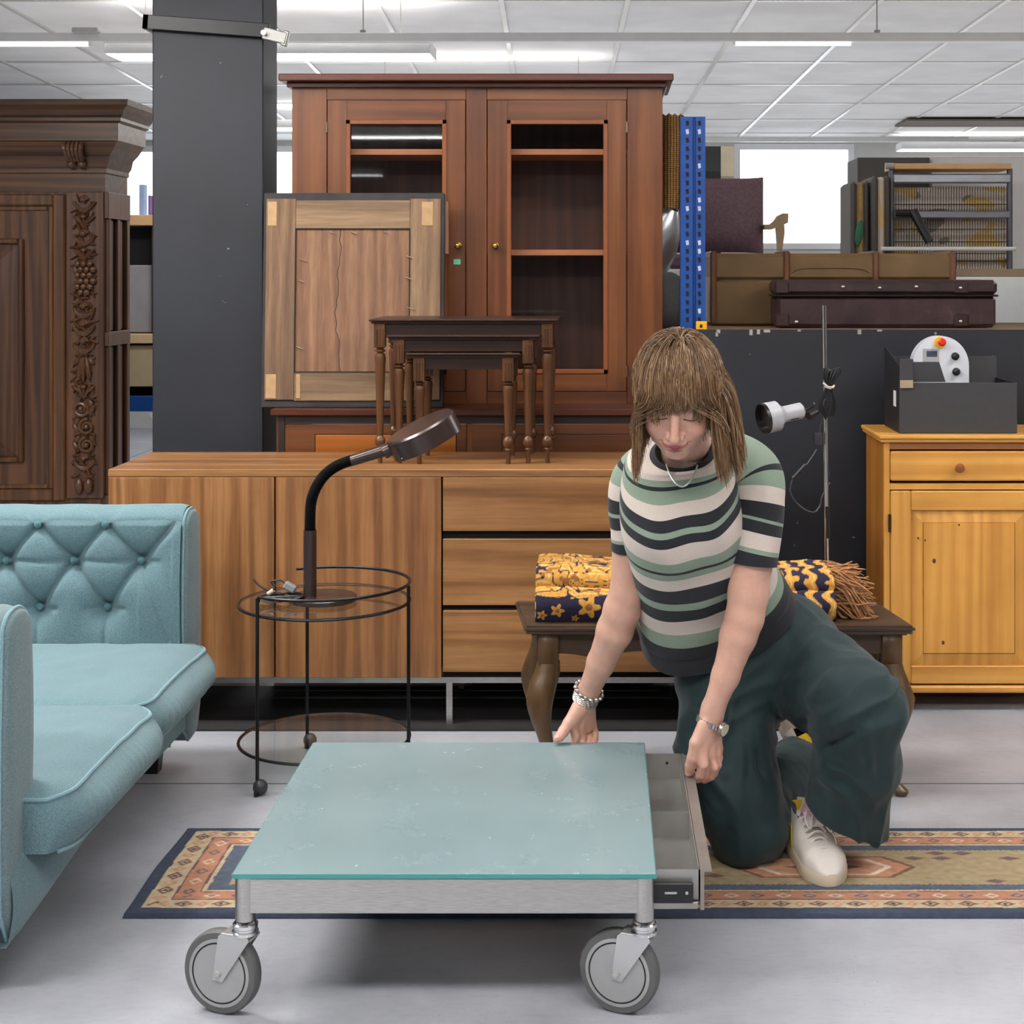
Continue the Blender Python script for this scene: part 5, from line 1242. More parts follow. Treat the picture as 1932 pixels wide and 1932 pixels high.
# grey archive box with a controller inside
zt3 = ztp+.008
bxg = thing('archive_box', 'dark grey cardboard box with open flaps on top of the pine cupboard', 'box', (pq(1760), 4.78, zt3))
card = plain('grey_card', S(56, 55, 57), .75, var=.05, vscale=40); cardl = plain('card_inside', S(156, 138, 116), .8); blk = plain('box_black', S(26, 25, 27), .6)
bd_ = 4.70; q2 = lambda px, D=bd_: (px-1137)*D/2900; z2 = lambda py, D=bd_: 1.33-(py-515)*D/2900
x0, x1 = q2(1697), q2(1697)+.36
MB().box(x0, bd_, zt3+.001, x1, bd_+.004, z2(722), .001).build('front_wall', card, bxg)
k = MB(); k.add([(x0, bd_+.004, zt3+.001), (x0, bd_+.004, z2(722)), (x0+.0, bd_+.012, z2(690)), (x0, bd_+.25, z2(672)+.02), (x0, bd_+.25, zt3+.001), (x0+.004, bd_+.004, zt3+.001), (x0+.004, bd_+.004, z2(722)), (x0+.004, bd_+.012, z2(690)), (x0+.004, bd_+.25, z2(672)+.02), (x0+.004, bd_+.25, zt3+.001)],
                [(0, 1, 2, 3, 4), (9, 8, 7, 6, 5), (0, 5, 6, 1), (1, 6, 7, 2), (2, 7, 8, 3), (3, 8, 9, 4), (4, 9, 5, 0)])
k.build('side_wall', blk, bxg)
MB().box(x0+.004, bd_+.246, zt3+.001, x1, bd_+.25, z2(680), .0).build('back_wall', card, bxg)
MB().box(x1-.004, bd_+.004, zt3+.001, x1, bd_+.246, z2(722)).build('side_wall', blk, bxg)
MB().box(x0+.004, bd_+.004, zt3+.001, x1-.004, bd_+.246, zt3+.005).build('floor_panel', card, bxg)
k = MB(); k.box(x0+.0, bd_-.004, z2(732), x0+.042, bd_, z2(677), .002); fo_ = k.build('folded_flap', card, bxg); MB().box(x0+.001, bd_-.0052, z2(732), x0+.041, bd_-.0035, z2(717), .0005).build('torn_edge', cardl, fo_)
k = MB(); k.prism([(x0+.045, z2(722)), (x0+.045, z2(684)), (x0+.128, z2(684)), (x0+.148, z2(722))], bd_+.03, bd_+.033); k.build('inner_flap', card, bxg)
MB().box(x0-.0015, bd_+.05, z2(770), x0-.0005, bd_+.09, z2(740)).build('label', white, bxg)
ctl = thing('control_panel', 'white arched control panel with red stop button standing in the grey box', 'control panel', (q2(1780), 4.80, zt3+.005))
cd = 4.80; q3 = lambda px: (px-1137)*cd/2900; z3 = lambda py: 1.33-(py-515)*cd/2900
k = MB(); cxx, rr_ = q3(1775), .088; arch = [(cxx-rr_, zt3+.02), (cxx-rr_, z3(690))]+[(cxx-rr_*math.cos(a), z3(690)+(z3(634)-z3(690))*math.sin(a)) for a in np.linspace(0, PI, 24)]+[(cxx+rr_, zt3+.02)]
k.prism(arch, cd, cd+.05); k.box(cxx-rr_, cd, zt3+.006, cxx+rr_, cd+.05, zt3+.021); k.build('case', plain('case_white', S(212, 214, 220), .4), ctl)
k = MB(); k.cyl((q3(1773), cd, z3(646)), (q3(1773), cd-.006, z3(646)), .0175, n=24); yb = k.build('button_ring', plain('ring_yellow', S(236, 176, 20), .4), ctl)
k = MB(); k.lathe([(0, 0), (.009, 0), (.009, .012), (.0125, .016), (.0125, .022), (.008, .026), (0, .026)], (q3(1774), cd-.006, z3(645)), 20, (0, -1, 0)); k.build('stop_button', plain('button_red', S(206, 40, 30), .35), yb)
MB().box(q3(1748), cd-.002, z3(673), q3(1768), cd, z3(662), .0005).build('display', plain('lcd', S(70, 78, 98), .3), ctl)
MB().box(q3(1741), cd-.0012, z3(682), q3(1772), cd, z3(658), .0005).build('display_frame', lgrey, ctl)
for (px, py) in ((1802, 672), (1804, 701)):
    k = MB(); k.lathe([(0, 0), (.0125, 0), (.012, .006), (.009, .008), (.0085, .018), (.006, .02), (0, .02)], (q3(px), cd, z3(py)), 20, (0, -1, 0)); k.build('dial', blackp, ctl)
# ---------------------------------------------------------------- the kneeling woman
def V(*a): return np.array(a, float)
def PW(px, py, D): return np.array(P(px, py, D))
def norm(v): return v/np.linalg.norm(v)
def cone(p, a, b, ra, rb):
    ab = b-a; h = np.clip(((p-a) @ ab)/(ab @ ab), 0, 1)
    return np.linalg.norm(p-a-h[:, None]*ab, axis=1)-(ra+(rb-ra)*h)
def ell(p, c, r, R=None):
    q_ = p-c
    if R is not None: q_ = q_ @ R
    r = np.array(r, float); k0 = np.linalg.norm(q_/r, axis=1); k1 = np.linalg.norm(q_/(r*r), axis=1)
    return k0*(k0-1)/np.maximum(k1, 1e-9)
def smin(a, b, k):
    h = np.clip(.5+.5*(b-a)/k, 0, 1); return b+(a-b)*h-k*h*(1-h)
def smax(a, b, k): return -smin(-a, -b, k)
def surface(fn, lo, hi, res, blk=8):
    lo = np.array(lo, float); hi = np.array(hi, float); nb = np.ceil((hi-lo)/(res*blk)).astype(int); n = nb*blk+1
    # block centres
    g = np.stack(np.meshgrid(*[np.arange(k) for k in nb], indexing='ij'), -1).reshape(-1, 3)
    cen = lo+(g+.5)*blk*res; dc = fn(cen); rad = blk*res*.95*1.25
    F = np.full(tuple(n), 1.0, np.float32)
    ins = dc < 0
    ax = np.arange(blk+1); loc = np.stack(np.meshgrid(ax, ax, ax, indexing='ij'), -1).reshape(-1, 3)
    for b in g[ins & (np.abs(dc) >= rad)]:
        s_ = b*blk; F[s_[0]:s_[0]+blk+1, s_[1]:s_[1]+blk+1, s_[2]:s_[2]+blk+1] = -1
    act = g[np.abs(dc) < rad]
    for i in range(0, len(act), 400):
        bb = act[i:i+400]; idx = (bb[:, None, :]*blk+loc[None]).reshape(-1, 3)
        F[idx[:, 0], idx[:, 1], idx[:, 2]] = fn(lo+idx*res)
    s = F < 0
    # surface nets
    c8 = [s[a:n[0]-1+a, b:n[1]-1+b, c:n[2]-1+c] for a in (0, 1) for b in (0, 1) for c in (0, 1)]
    cnt = sum(x.astype(np.int8) for x in c8); cells = np.argwhere((cnt > 0) & (cnt < 8))
    vid = np.full(tuple(n-1), -1, np.int64); vid[cells[:, 0], cells[:, 1], cells[:, 2]] = np.arange(len(cells))
    acc = np.zeros((len(cells), 3)); num = np.zeros(len(cells))
    offs = [np.array(o) for o in ((0, 0, 0), (0, 0, 1), (0, 1, 0), (0, 1, 1), (1, 0, 0), (1, 0, 1), (1, 1, 0), (1, 1, 1))]
    for i in range(8):
        for j in range(i+1, 8):
            if np.abs(offs[i]-offs[j]).sum() != 1: continue
            A = cells+offs[i]; B = cells+offs[j]; fa = F[A[:, 0], A[:, 1], A[:, 2]]; fb = F[B[:, 0], B[:, 1], B[:, 2]]
            m = (fa < 0) != (fb < 0); t_ = np.where(m, fa/np.where(m, fa-fb, 1), 0)
            acc[m] += (A+(B-A)*t_[:, None])[m]; num[m] += 1
    verts = lo+acc/num[:, None]*res
    faces = []
    for d in range(3):
        u, v_ = (d+1) % 3, (d+2) % 3
        sl0 = [slice(None)]*3; sl1 = [slice(None)]*3; sl0[d] = slice(0, -1); sl1[d] = slice(1, None)
        e = np.argwhere(s[tuple(sl0)] != s[tuple(sl1)]); e = e[(e[:, u] > 0) & (e[:, v_] > 0) & (e[:, u] < n[u]-1) & (e[:, v_] < n[v_]-1)]
        du = np.zeros(3, int); du[u] = 1; dv = np.zeros(3, int); dv[v_] = 1
        q_ = [e-du-dv, e-dv, e, e-du]; ids = np.stack([vid[x[:, 0], x[:, 1], x[:, 2]] for x in q_], 1)
        fl_ = s[e[:, 0], e[:, 1], e[:, 2]]; ids[~fl_] = ids[~fl_][:, ::-1]
        faces.append(ids[(ids >= 0).all(1)])
    return verts, np.concatenate(faces)
def np_mesh(name, verts, faces, mat, parent, smooth=True):
    me = bpy.data.meshes.new(name); off = OFF.get(parent, Vector((0, 0, 0))); vv = verts-np.array(off)
    k_ = faces.shape[1]
    me.vertices.add(len(vv)); me.vertices.foreach_set('co', vv.ravel()); me.loops.add(faces.size); me.loops.foreach_set('vertex_index', faces.ravel().astype(np.int32))
    me.polygons.add(len(faces)); me.polygons.foreach_set('loop_start', np.arange(0, faces.size, k_, dtype=np.int32)); me.polygons.foreach_set('loop_total', np.full(len(faces), k_, np.int32))
    me.update(calc_edges=True); me.validate(); me.polygons.foreach_set('use_smooth', [smooth]*len(me.polygons)); me.materials.append(mat)
    o = bpy.data.objects.new(name, me); COL.objects.link(o); o.parent = parent; OFF[o] = off; return o
def smooth_verts(v, f, it=2, lam=.5):
    e = np.concatenate([f[:, [i, (i+1) % f.shape[1]]] for i in range(f.shape[1])])
    for _ in range(it):
        a = np.zeros_like(v); c_ = np.zeros(len(v))
        for k_ in range(3): a[:, k_] = np.bincount(e[:, 0], v[e[:, 1], k_], len(v))+np.bincount(e[:, 1], v[e[:, 0], k_], len(v))
        c_ = np.bincount(e[:, 0], minlength=len(v))+np.bincount(e[:, 1], minlength=len(v)); v = v+lam*(a/np.maximum(c_, 1)[:, None]-v)
    return v

wo = thing('person', 'person kneeling in striped knit top and dark green trousers, holding glass table and drawer', 'person', (.36, 3.5, 0))
# head frame
PT, YW = math.radians(34), math.radians(7)
Fh = V(-math.sin(YW)*math.cos(PT), -math.cos(YW)*math.cos(PT), -math.sin(PT)); Uh = V(-math.sin(YW)*math.sin(PT), -math.cos(YW)*math.sin(PT), math.cos(PT)); Lh = np.cross(Fh, Uh); 
if Lh[0] < 0: Lh = -Lh
RL = math.radians(2.5); Lh, Uh = Lh*math.cos(RL)-Uh*math.sin(RL), Uh*math.cos(RL)+Lh*math.sin(RL)
HC = V(.1525, 3.119, 1.089); HR_ = np.stack([Lh, Fh, Uh], 1)   # columns: local axes
tol = lambda p: (p-HC) @ HR_
tow = lambda p: HC+np.asarray(p) @ HR_.T
def head(p):
    q_ = tol(p); ax_ = q_.copy(); ax_[:, 0] = np.abs(ax_[:, 0])
    d = ell(q_, V(0, -.012, .031), (.072, .089, .076))
    d = smin(d, ell(q_, V(0, .026, -.022), (.063, .062, .078)), .03)
    d = smin(d, ell(q_, V(0, .036, -.074), (.050, .046, .037)), .03)
    d = smin(d, ell(q_, V(0, .072, -.100), (.021, .013, .013)), .024)
    d = smin(d, ell(ax_, V(.036, .058, -.040), (.024, .024, .024)), .018)
    d = smin(d, cone(ax_, V(.0, .076, .022), V(.040, .066, .022), .013, .012), .014)
    d = smax(d, -ell(ax_, V(.031, .101, .0), (.017, .016, .010)), .012)
    d = smin(d, ell(ax_, V(.031, .069, .000), (.0155, .0150, .0135)), .004)
    d = smin(d, cone(q_, V(0, .084, .012), V(0, .105, -.030), .0075, .0095), .009)
    d = smin(d, ell(q_, V(0, .108, -.036), (.0105, .0105, .0095)), .006)
    d = smin(d, ell(ax_, V(.0125, .095, -.041), (.0065, .0095, .0070)), .006)
    d = smax(d, -ell(ax_, V(.0065, .103, -.0465), (.0032, .005, .003)), .002)
    d = smin(d, ell(q_, V(0, .076, -.068), (.027, .018, .020)), .014)
    # nasolabial fold
    d = smax(d, -(cone(ax_, V(.019, .094, -.045), V(.033, .082, -.071), .0022, .0018)), .006)
    # lips
    for s_ in (1,):
        up = smin(cone(ax_, V(.0, .0945, -.0660), V(.013, .091, -.0655), .0042, .0038), cone(ax_, V(.013, .091, -.0655), V(.0235, .0855, -.0625), .0040, .0022), .003)
        lo_ = smin(cone(ax_, V(.0, .0925, -.0745), V(.012, .0895, -.0735), .0052, .0046), cone(ax_, V(.012, .0895, -.0735), V(.0225, .0850, -.0645), .0048, .0020), .003)
    d = smin(d, smin(up, lo_, .0008), .0035)
    d = smax(d, -(cone(ax_, V(.026, .0835, -.0622), V(.0305, .079, -.0600), .0016, .0012)), .004)
    d = smin(d, ell(ax_, V(.0755, -.012, -.006), (.007, .017, .028)), .006)
    return d
NKT, NKB = tow([0, -.035, -.055]), PW(1300, 872, 3.345)
hx = lambda lst: [(PW(a, b, c), r*(1.1 if r < .0125 else 1.0)) for a, b, c, r in lst]
def chain(p, pts, k=.006):
    d = None
    for (a, ra), (b, rb) in zip(pts[:-1], pts[1:]):
        e = cone(p, a, b, ra, rb); d = e if d is None else smin(d, e, k)
    return d
ARM_R = hx([(1224, 900, 3.375, .036), (1202, 912, 3.377, .038), (1188, 1020, 3.40, .038), (1184, 1118, 3.42, .0385), (1174, 1150, 3.43, .0405), (1160, 1190, 3.45, .040), (1134, 1250, 3.49, .031), (1110, 1306, 3.525, .0245), (1106, 1318, 3.53, .0245)])
ARM_L = hx([(1390, 885, 3.35, .048), (1422, 900, 3.335, .052), (1421, 1020, 3.31, .047), (1412, 1120, 3.305, .0425), (1405, 1165, 3.30, .0400), (1393, 1200, 3.30, .0385), (1369, 1275, 3.30, .029), (1345, 1338, 3.30, .0235), (1342, 1352, 3.30, .0235)])
HAND_L = dict(palm=[hx([(1342, 1352, 3.30, .021), (1325, 1416, 3.283, .0125)]), hx([(1343, 1354, 3.305, .019), (1338, 1423, 3.298, .0125)]), hx([(1344, 1356, 3.312, .019), (1349, 1420, 3.318, .0115)]), hx([(1345, 1358, 3.316, .017), (1354, 1412, 3.34, .0105)])],
    fing=[hx([(1325, 1416, 3.283, .0112), (1327, 1442, 3.276, .0108), (1323, 1461, 3.288, .0098), (1317, 1469, 3.302, .0086)]), hx([(1338, 1423, 3.298, .0105), (1346, 1447, 3.298, .0095), (1341, 1464, 3.308, .0085), (1329, 1471, 3.318, .0078)]),
          hx([(1349, 1420, 3.318, .0100), (1353, 1442, 3.322, .0090), (1346, 1459, 3.33, .0082), (1334, 1465, 3.337, .0076)]), hx([(1354, 1412, 3.34, .0092), (1356, 1430, 3.345, .0082), (1350, 1445, 3.35, .0075), (1341, 1452, 3.355, .007)])],
    thumb=hx([(1330, 1368, 3.287, .0165), (1313, 1402, 3.277, .0138), (1307, 1430, 3.281, .0112), (1303, 1444, 3.289, .0105), (1300, 1457, 3.298, .0086)]))
HAND_R = dict(palm=[hx([(1103, 1320, 3.53, .021), (1080, 1365, 3.512, .0125)]), hx([(1105, 1322, 3.532, .019), (1093, 1371, 3.528, .0125)]), hx([(1107, 1324, 3.536, .018), (1106, 1371, 3.543, .0115)]), hx([(1109, 1326, 3.54, .017), (1116, 1366, 3.556, .0105)])],
    fing=[hx([(1080, 1365, 3.512, .0108), (1086, 1388, 3.518, .0095), (1084, 1402, 3.516, .0085), (1080, 1412, 3.508, .0078)]), hx([(1093, 1371, 3.528, .0105), (1099, 1391, 3.532, .0093), (1098, 1404, 3.524, .0085), (1094, 1413, 3.512, .0078)]),
          hx([(1106, 1371, 3.543, .0100), (1112, 1389, 3.545, .0090), (1112, 1401, 3.534, .0082), (1109, 1410, 3.518, .0076)]), hx([(1116, 1366, 3.556, .0092), (1122, 1382, 3.558, .0082), (1122, 1394, 3.546, .0075), (1120, 1402, 3.53, .007)])],
    thumb=hx([(1090, 1338, 3.517, .0155), (1073, 1364, 3.505, .0130), (1063, 1380, 3.497, .0112), (1056, 1390, 3.487, .0095), (1051, 1394, 3.479, .0080)]))
def hand(p, H):
    d = None
    for c_ in H['palm']:
        e = chain(p, c_); d = e if d is None else smin(d, e, .010)
    d = smin(d, chain(p, H['thumb'], .004), .010)
    fs = [chain(p, c_, .003) for c_ in H['fing']]
    f = fs[0]
    for e in fs[1:]: f = smin(f, e, .0018)
    return smin(d, f, .005)
HIPR, HIPL = PW(1365, 1265, 3.57), PW(1490, 1235, 3.66); KNR, KNL = PW(1408, 1566, 3.455), PW(1632, 1340, 3.30)
ANR, ANL = PW(1512, 1428, 3.86), PW(1534, 1572, 3.505)
TC = PW(1330, 985, 3.40); PC = PW(1425, 1200, 3.60)
def torso(p):
    d = smin(cone(p, PW(1300, 905, 3.37), TC, .06, .085), cone(p, TC, PC, .085, .085), .04)
    d = smin(d, cone(p, ARM_R[1][0]+V(.03, 0, 0), ARM_L[1][0]-V(.03, 0, 0), .04, .04), .04)
    for a, b, r1, r2 in ((HIPR, KNR, .075, .05), (KNR+V(0, 0, .01), ANR, .045, .032), (HIPL, KNL, .075, .052), (KNL, ANL, .05, .032)): d = smin(d, cone(p, a, b, r1, r2), .02)
    return d
def skin(p):
    d = np.full(len(p), 9.0)
    def part(c_, r, fn, k):
        m = np.linalg.norm(p-c_, axis=1) < r
        if m.any(): d[m] = smin(d[m], fn(p[m]), k)
    part(HC, .40, head, .012)
    d = smin(d, cone(p, NKT, NKB, .050, .056), .022)
    d = smin(d, cone(p, PW(1300, 880, 3.34), PW(1330, 985, 3.40), .060, .082), .03)
    d = smin(d, torso(p), .02)
    for A, H in ((ARM_R, HAND_R), (ARM_L, HAND_L)):
        d = smin(d, chain(p, A, .012), .012)
        part(H['palm'][0][0][0]+V(0, 0, -.05), .45, lambda q_, H=H: hand(q_, H), .010)
    return d
skm = NT('skin'); skm.set(rough=.42, sss=.12); skm.b.inputs['Subsurface Radius'].default_value = (.5, .2, .1); skm.b.inputs['Subsurface Scale'].default_value = .01
_a = skm.n('ShaderNodeAttribute', attribute_name='Col'); _n = skm.noise(skm.coords(), 60, 5, .6)
skm.l(skm.mix(_a.outputs['Color'], skm.ramp(_n, [(.3, .86), (.65, 1.0)]), .7, 'MULTIPLY'), skm.b.inputs['Base Color']); skm.bump(skm.noise(skm.coords(), 350, 3), .12, .001); skm = skm.m
zneck = NKT[2]-.02
boxes = [((HC[0]-.13, HC[1]-.16, HC[2]-.16), (HC[0]+.13, HC[1]+.15, HC[2]+.15), .0014, 2),
         ((.0, 3.15, .0), (.72, 4.0, 1.0), .005, 1),
         ((-.13, 3.42, .20), (.09, 3.62, .40), .0016, 1), ((.16, 3.22, .20), (.30, 3.40, .42), .0016, 1), ((-.08, 3.25, .36), (.14, 3.6, .98), .0035, 1), ((.14, 3.18, .38), (.44, 3.45, .98), .0035, 1)]
vs_all = []; fs_all = []; base_ = 0
for lo, hi, res, it in boxes:
    v_, f_ = surface(skin, lo, hi, res); v_ = smooth_verts(v_, f_, it)
    # keep overlap between boxes but drop the coarse skin where a fine box rules
    if res == .005:
        fc = v_[f_].mean(1); inarm = ((fc[:, 0] < .085) & (fc[:, 2] < .93)) | ((fc[:, 1] < 3.37) & (fc[:, 2] < .93) & (fc[:, 0] > .2) & (fc[:, 0] < .40)) ; f_ = f_[~(inarm)]
    vs_all.append(v_); fs_all.append(f_+base_); base_ += len(v_)
bv = np.concatenate(vs_all); bf = np.concatenate(fs_all)
body = np_mesh('body', bv, bf, skm, wo)
def skincol(co):
    n = len(co); base = np.array(S(206, 160, 140)); c = np.tile(base, (n, 1)); q_ = tol(co); ax_ = q_.copy(); ax_[:, 0] = np.abs(ax_[:, 0]); hm = np.linalg.norm(q_, axis=1) < .17
    def blend(w_, col): 
        w_ = np.clip(w_, 0, 1)[:, None]*hm[:, None]; c[:] = c*(1-w_)+np.array(col)*w_
    g_ = lambda cx_, cy_, cz_, s_: np.exp(-((ax_[:, 0]-cx_)**2+(ax_[:, 1]-cy_)**2+(ax_[:, 2]-cz_)**2)/s_**2)
    blend(.25*g_(.042, .07, -.036, .026), S(214, 130, 112)); blend(.22*g_(0, .11, -.04, .014), S(210, 126, 110)); blend(.25*g_(.03, .085, .006, .014), S(168, 110, 100))
    lip = np.minimum(np.minimum(cone(ax_, V(.0, .0945, -.0660), V(.013, .091, -.0655), .0042, .0038), cone(ax_, V(.013, .091, -.0655), V(.0235, .0855, -.0625), .0040, .0022)), np.minimum(cone(ax_, V(.0, .0925, -.0745), V(.012, .0895, -.0735), .0052, .0046), cone(ax_, V(.012, .0895, -.0735), V(.0225, .0850, -.0645), .0048, .0020)))
    blend((.0015-lip)/.0012, S(158, 76, 80))
    seam_ = np.abs(q_[:, 2]+.0698-.006*(ax_[:, 0]/.026)**2); blend(((seam_ < .0010) & (lip < .002) & (ax_[:, 0] < .0225))*.9, S(84, 30, 36))
    # lash line under the lowered lid and the brow hairs
    el = ell(ax_, V(.031, .069, .0), (.0155, .0150, .0135)); 
    arc_ = ax_[:, 2]-(-.0062+.004*((ax_[:, 0]-.031)/.014)**2); blend((np.abs(arc_) < .0016)*(np.abs(ax_[:, 0]-.031) < .0152)*(ax_[:, 1] > .07), S(66, 42, 38))
    br_ = np.abs(ax_[:, 2]-(.020+.006*np.sin((ax_[:, 0]-.014)/.036*2.4))); blend(((br_ < .0026) & (ax_[:, 0] > .014) & (ax_[:, 0] < .050))*.6*(ax_[:, 1] > .05), S(128, 92, 72))
    # hands a little redder at finger ends
    for H in (HAND_L, HAND_R):
        for t_ in [H['thumb'][-1]]+[f[-1] for f in H['fing']]:
            w_ = np.exp(-(np.linalg.norm(co-t_[0], axis=1)/.014)**2)[:, None]*.4; c[:] = c*(1-w_)+np.array(S(222, 140, 124))*w_
        for f in H['fing']:
            w_ = np.exp(-(np.linalg.norm(co-f[0][0], axis=1)/.010)**2)[:, None]*.25; c[:] = c*(1-w_)+np.array(S(214, 134, 120))*w_
    # nails on the thumbs
    return c
col_attr(body, skincol)
for H, yo in ((HAND_L, V(-.35, -.75, .35)), (HAND_R, V(-.3, -.8, .5))):
    tip, r_ = H['thumb'][-1]; prv = H['thumb'][-2][0]; dr_ = norm(tip-prv); nrm_ = norm(yo-dr_*(yo @ dr_)); c_ = tip+nrm_*(r_*.80)-dr_*.001; lat = np.cross(dr_, nrm_)
    R_ = Matrix([list(x) for x in np.stack([lat, dr_, nrm_], 1)]); k = MB(); k.ell(Vector(c_), (.0058, .0072, .0022), 14, 10, R_); k.build('thumbnail', plain('nail_pink', S(226, 170, 156), .22) if 'nail_pink' not in bpy.data.materials else bpy.data.materials['nail_pink'], body)
# eyelashes
k = MB()
for s_ in (-1, 1):
    pts = []
    for t_ in np.linspace(-1, 1, 11):
        x = .031+.0148*t_; z = -.0066+.0042*t_*t_; yy = .069+.0150*math.sqrt(max(0, 1-((x-.031)/.0158)**2-(z/.0140)**2))+.0004; pts.append(Vector(tow([s_*x, yy, z])))
    k.tube(pts, [.0003]+[.0008]*9+[.0004], 5)
k.each('eyelashes', plain('lash', S(52, 34, 30), .6), body)

# ---- knit top: torso rings and sleeves, striped by their own height
ST = [('navy', 0), ('white', 880), ('green', 904), ('navy', 915), ('green', 921), ('white', 945), ('navy', 968), ('green', 990), ('navy', 1001), ('white', 1020), ('green', 1050), ('navy', 1067), ('green', 1072), ('white', 1083), ('navy', 1103), ('green', 1126), ('navy', 1137), ('white', 1157), ('green', 1180), ('navy', 1201)]
KC = {'navy': S(26, 27, 34), 'white': S(204, 190, 180), 'green': S(132, 148, 130)}
def knit(name, stripes, lo, hi):
    t = NT(name); t.set(rough=.85, sheen=.1); a = t.n('ShaderNodeAttribute', attribute_name='h')
    stops = [(max(0, (y-lo)/(hi-lo)), KC[c_]) for c_, y in stripes]
    c_ = t.ramp(a.outputs['Fac'], stops, 'CONSTANT'); v = t.coords()
    w1 = t.n('ShaderNodeTexWave', wave_type='BANDS', bands_direction='X'); w1.inputs['Scale'].default_value = 160; w1.inputs['Distortion'].default_value = .5; t.l(v, w1.inputs[0])
    c2 = t.mix(c_, t.ramp(t.noise(v, 420, 2), [(.3, .86), (.6, 1.0)]), .7, 'MULTIPLY'); t.l(c2, t.b.inputs['Base Color']); t.bump(w1.outputs[1], .12, .0008); return t.m
def interp(tab, u):
    xs_ = np.linspace(0, 1, len(tab)); tab = np.array(tab, float)
    # catmull-rom via cubic on each column
    i = min(int(u*(len(tab)-1)), len(tab)-2); t_ = u*(len(tab)-1)-i
    p0, p1, p2, p3 = tab[max(i-1, 0)], tab[i], tab[i+1], tab[min(i+2, len(tab)-1)]
    return .5*((2*p1)+(p2-p0)*t_+(2*p0-5*p1+4*p2-p3)*t_**2+(3*p1-p0-3*p2+p3)*t_**3)
TAB = [  # front px, py, depth, half width, half thickness
    (1287, 889, 3.236, .062, .056), (1287, 892, 3.228, .090, .066), (1287, 899, 3.224, .110, .076), (1287, 914, 3.220, .118, .086), (1288, 940, 3.218, .121, .096), (1291, 975, 3.216, .125, .104),
    (1299, 1018, 3.222, .132, .110), (1316, 1060, 3.250, .143, .112), (1334, 1102, 3.290, .147, .112), (1350, 1146, 3.340, .155, .114), (1366, 1187, 3.388, .167, .120), (1382, 1221, 3.425, .180, .126), (1397, 1250, 3.452, .190, .130)]
def ringframe(u):
    T = norm(V(.13, .50, -.82)*(1-u)+V(.22, .62, -.76)*u); L = V(.985, -.13, .06)*(1-u)+V(.88, .05, .47)*u; L = norm(L-T*(L @ T)); Fd = np.cross(L, T)
    if Fd[1] > 0: Fd = -Fd
    return T, L, Fd
NU, NV = 150, 120; rv = []; hv = []
for i in range(NU):
    u = i/(NU-1); px, py, D, a, b = interp(TAB, u); T, L, Fd = ringframe(u); fp_ = PW(px, py, D); cen = fp_-Fd*b
    for j in range(NV):
        th = 2*PI*j/NV; cx_, sy_ = math.cos(th), math.sin(th); e = .86
        x = a*math.copysign(abs(cx_)**e, cx_); y = b*math.copysign(abs(sy_)**e, sy_)
        if sy_ > 0:  # bust and soft folds at the front
            y += .020*math.exp(-((u-.47)/.13)**2)*(math.exp(-((x+.062)/.05)**2)+math.exp(-((x-.062)/.05)**2))*sy_
            y += .0035*math.sin(u*46+x*9)*math.exp(-((u-.72)/.2)**2)*(1-abs(cx_))+.003*n3(x*16, u*12, 2)
        if u > .92: x *= .985; y *= .985
        rv.append(cen+L*x+Fd*y); hv.append(py)
rv = np.array(rv); ff = np.array([(i*NV+j, i*NV+(j+1) % NV, (i+1)*NV+(j+1) % NV, (i+1)*NV+j) for i in range(NU-1) for j in range(NV)])
def add_h(o, vals, lo, hi):
    a = o.data.attributes.new('h', 'FLOAT', 'POINT'); a.data.foreach_set('value', (np.array(vals)-lo)/(hi-lo))
sw = np_mesh('knit_top', rv, ff, knit('knit_body', ST, 840, 1260), wo); add_h(sw, hv, 840, 1260)
SL = [('green', 0), ('navy', 893), ('green', 899), ('white', 921), ('navy', 948), ('green', 976), ('navy', 982), ('white', 1004), ('green', 1032), ('navy', 1040)]
SR = [('green', 0), ('navy', 888), ('green', 893), ('white', 910), ('navy', 934), ('green', 957), ('navy', 963), ('white', 984), ('green', 1007), ('navy', 1014)]
def sleeve(name, tab, stripes, lo, hi, tilt):
    nu, nv = 70, 56; v_ = []; h_ = []
    for i in range(nu):
        u = i/(nu-1); px, py, D, r = interp(tab, u); c_ = PW(px, py, D); d = PW(*interp(tab, min(1, u+.03))[:3])-PW(*interp(tab, max(0, u-.03))[:3]); T = norm(d); A = norm(np.cross(T, V(0, 1, 0))); B = np.cross(T, A)
        for j in range(nv):
            th = 2*PI*j/nv; rr_ = r*(1+.03*math.sin(3*th+u*9)*math.sin(PI*u)+.02*n3(math.cos(th)*2, math.sin(th)*2, u*5))
            v_.append(c_+(A*math.cos(th)+B*math.sin(th))*rr_); h_.append(py+tilt*math.cos(th)*(A[0])*(1-u*.5))
    n0 = len(v_)
    for j in range(nv): v_.append(v_[(nu-1)*nv+j]*.94+c_*.06-T*.0); h_.append(h_[(nu-1)*nv+j])
    for j in range(nv): v_.append(v_[n0+j]-T*.05); h_.append(hi)
    v_ = np.array(v_); f_ = [(i*nv+j, i*nv+(j+1) % nv, (i+1)*nv+(j+1) % nv, (i+1)*nv+j) for i in range(nu+1) for j in range(nv)]
    o = np_mesh('sleeve', v_, np.array(f_), knit(name, stripes, lo, hi), sw); add_h(o, h_, lo, hi)
sleeve('knit_sleeve_a', [(1268, 872, 3.345, .045), (1228, 880, 3.360, .056), (1200, 908, 3.372, .0545), (1189, 960, 3.385, .0480), (1190, 1000, 3.395, .0450), (1190, 1036, 3.402, .0440)], SR, 850, 1060, 10)
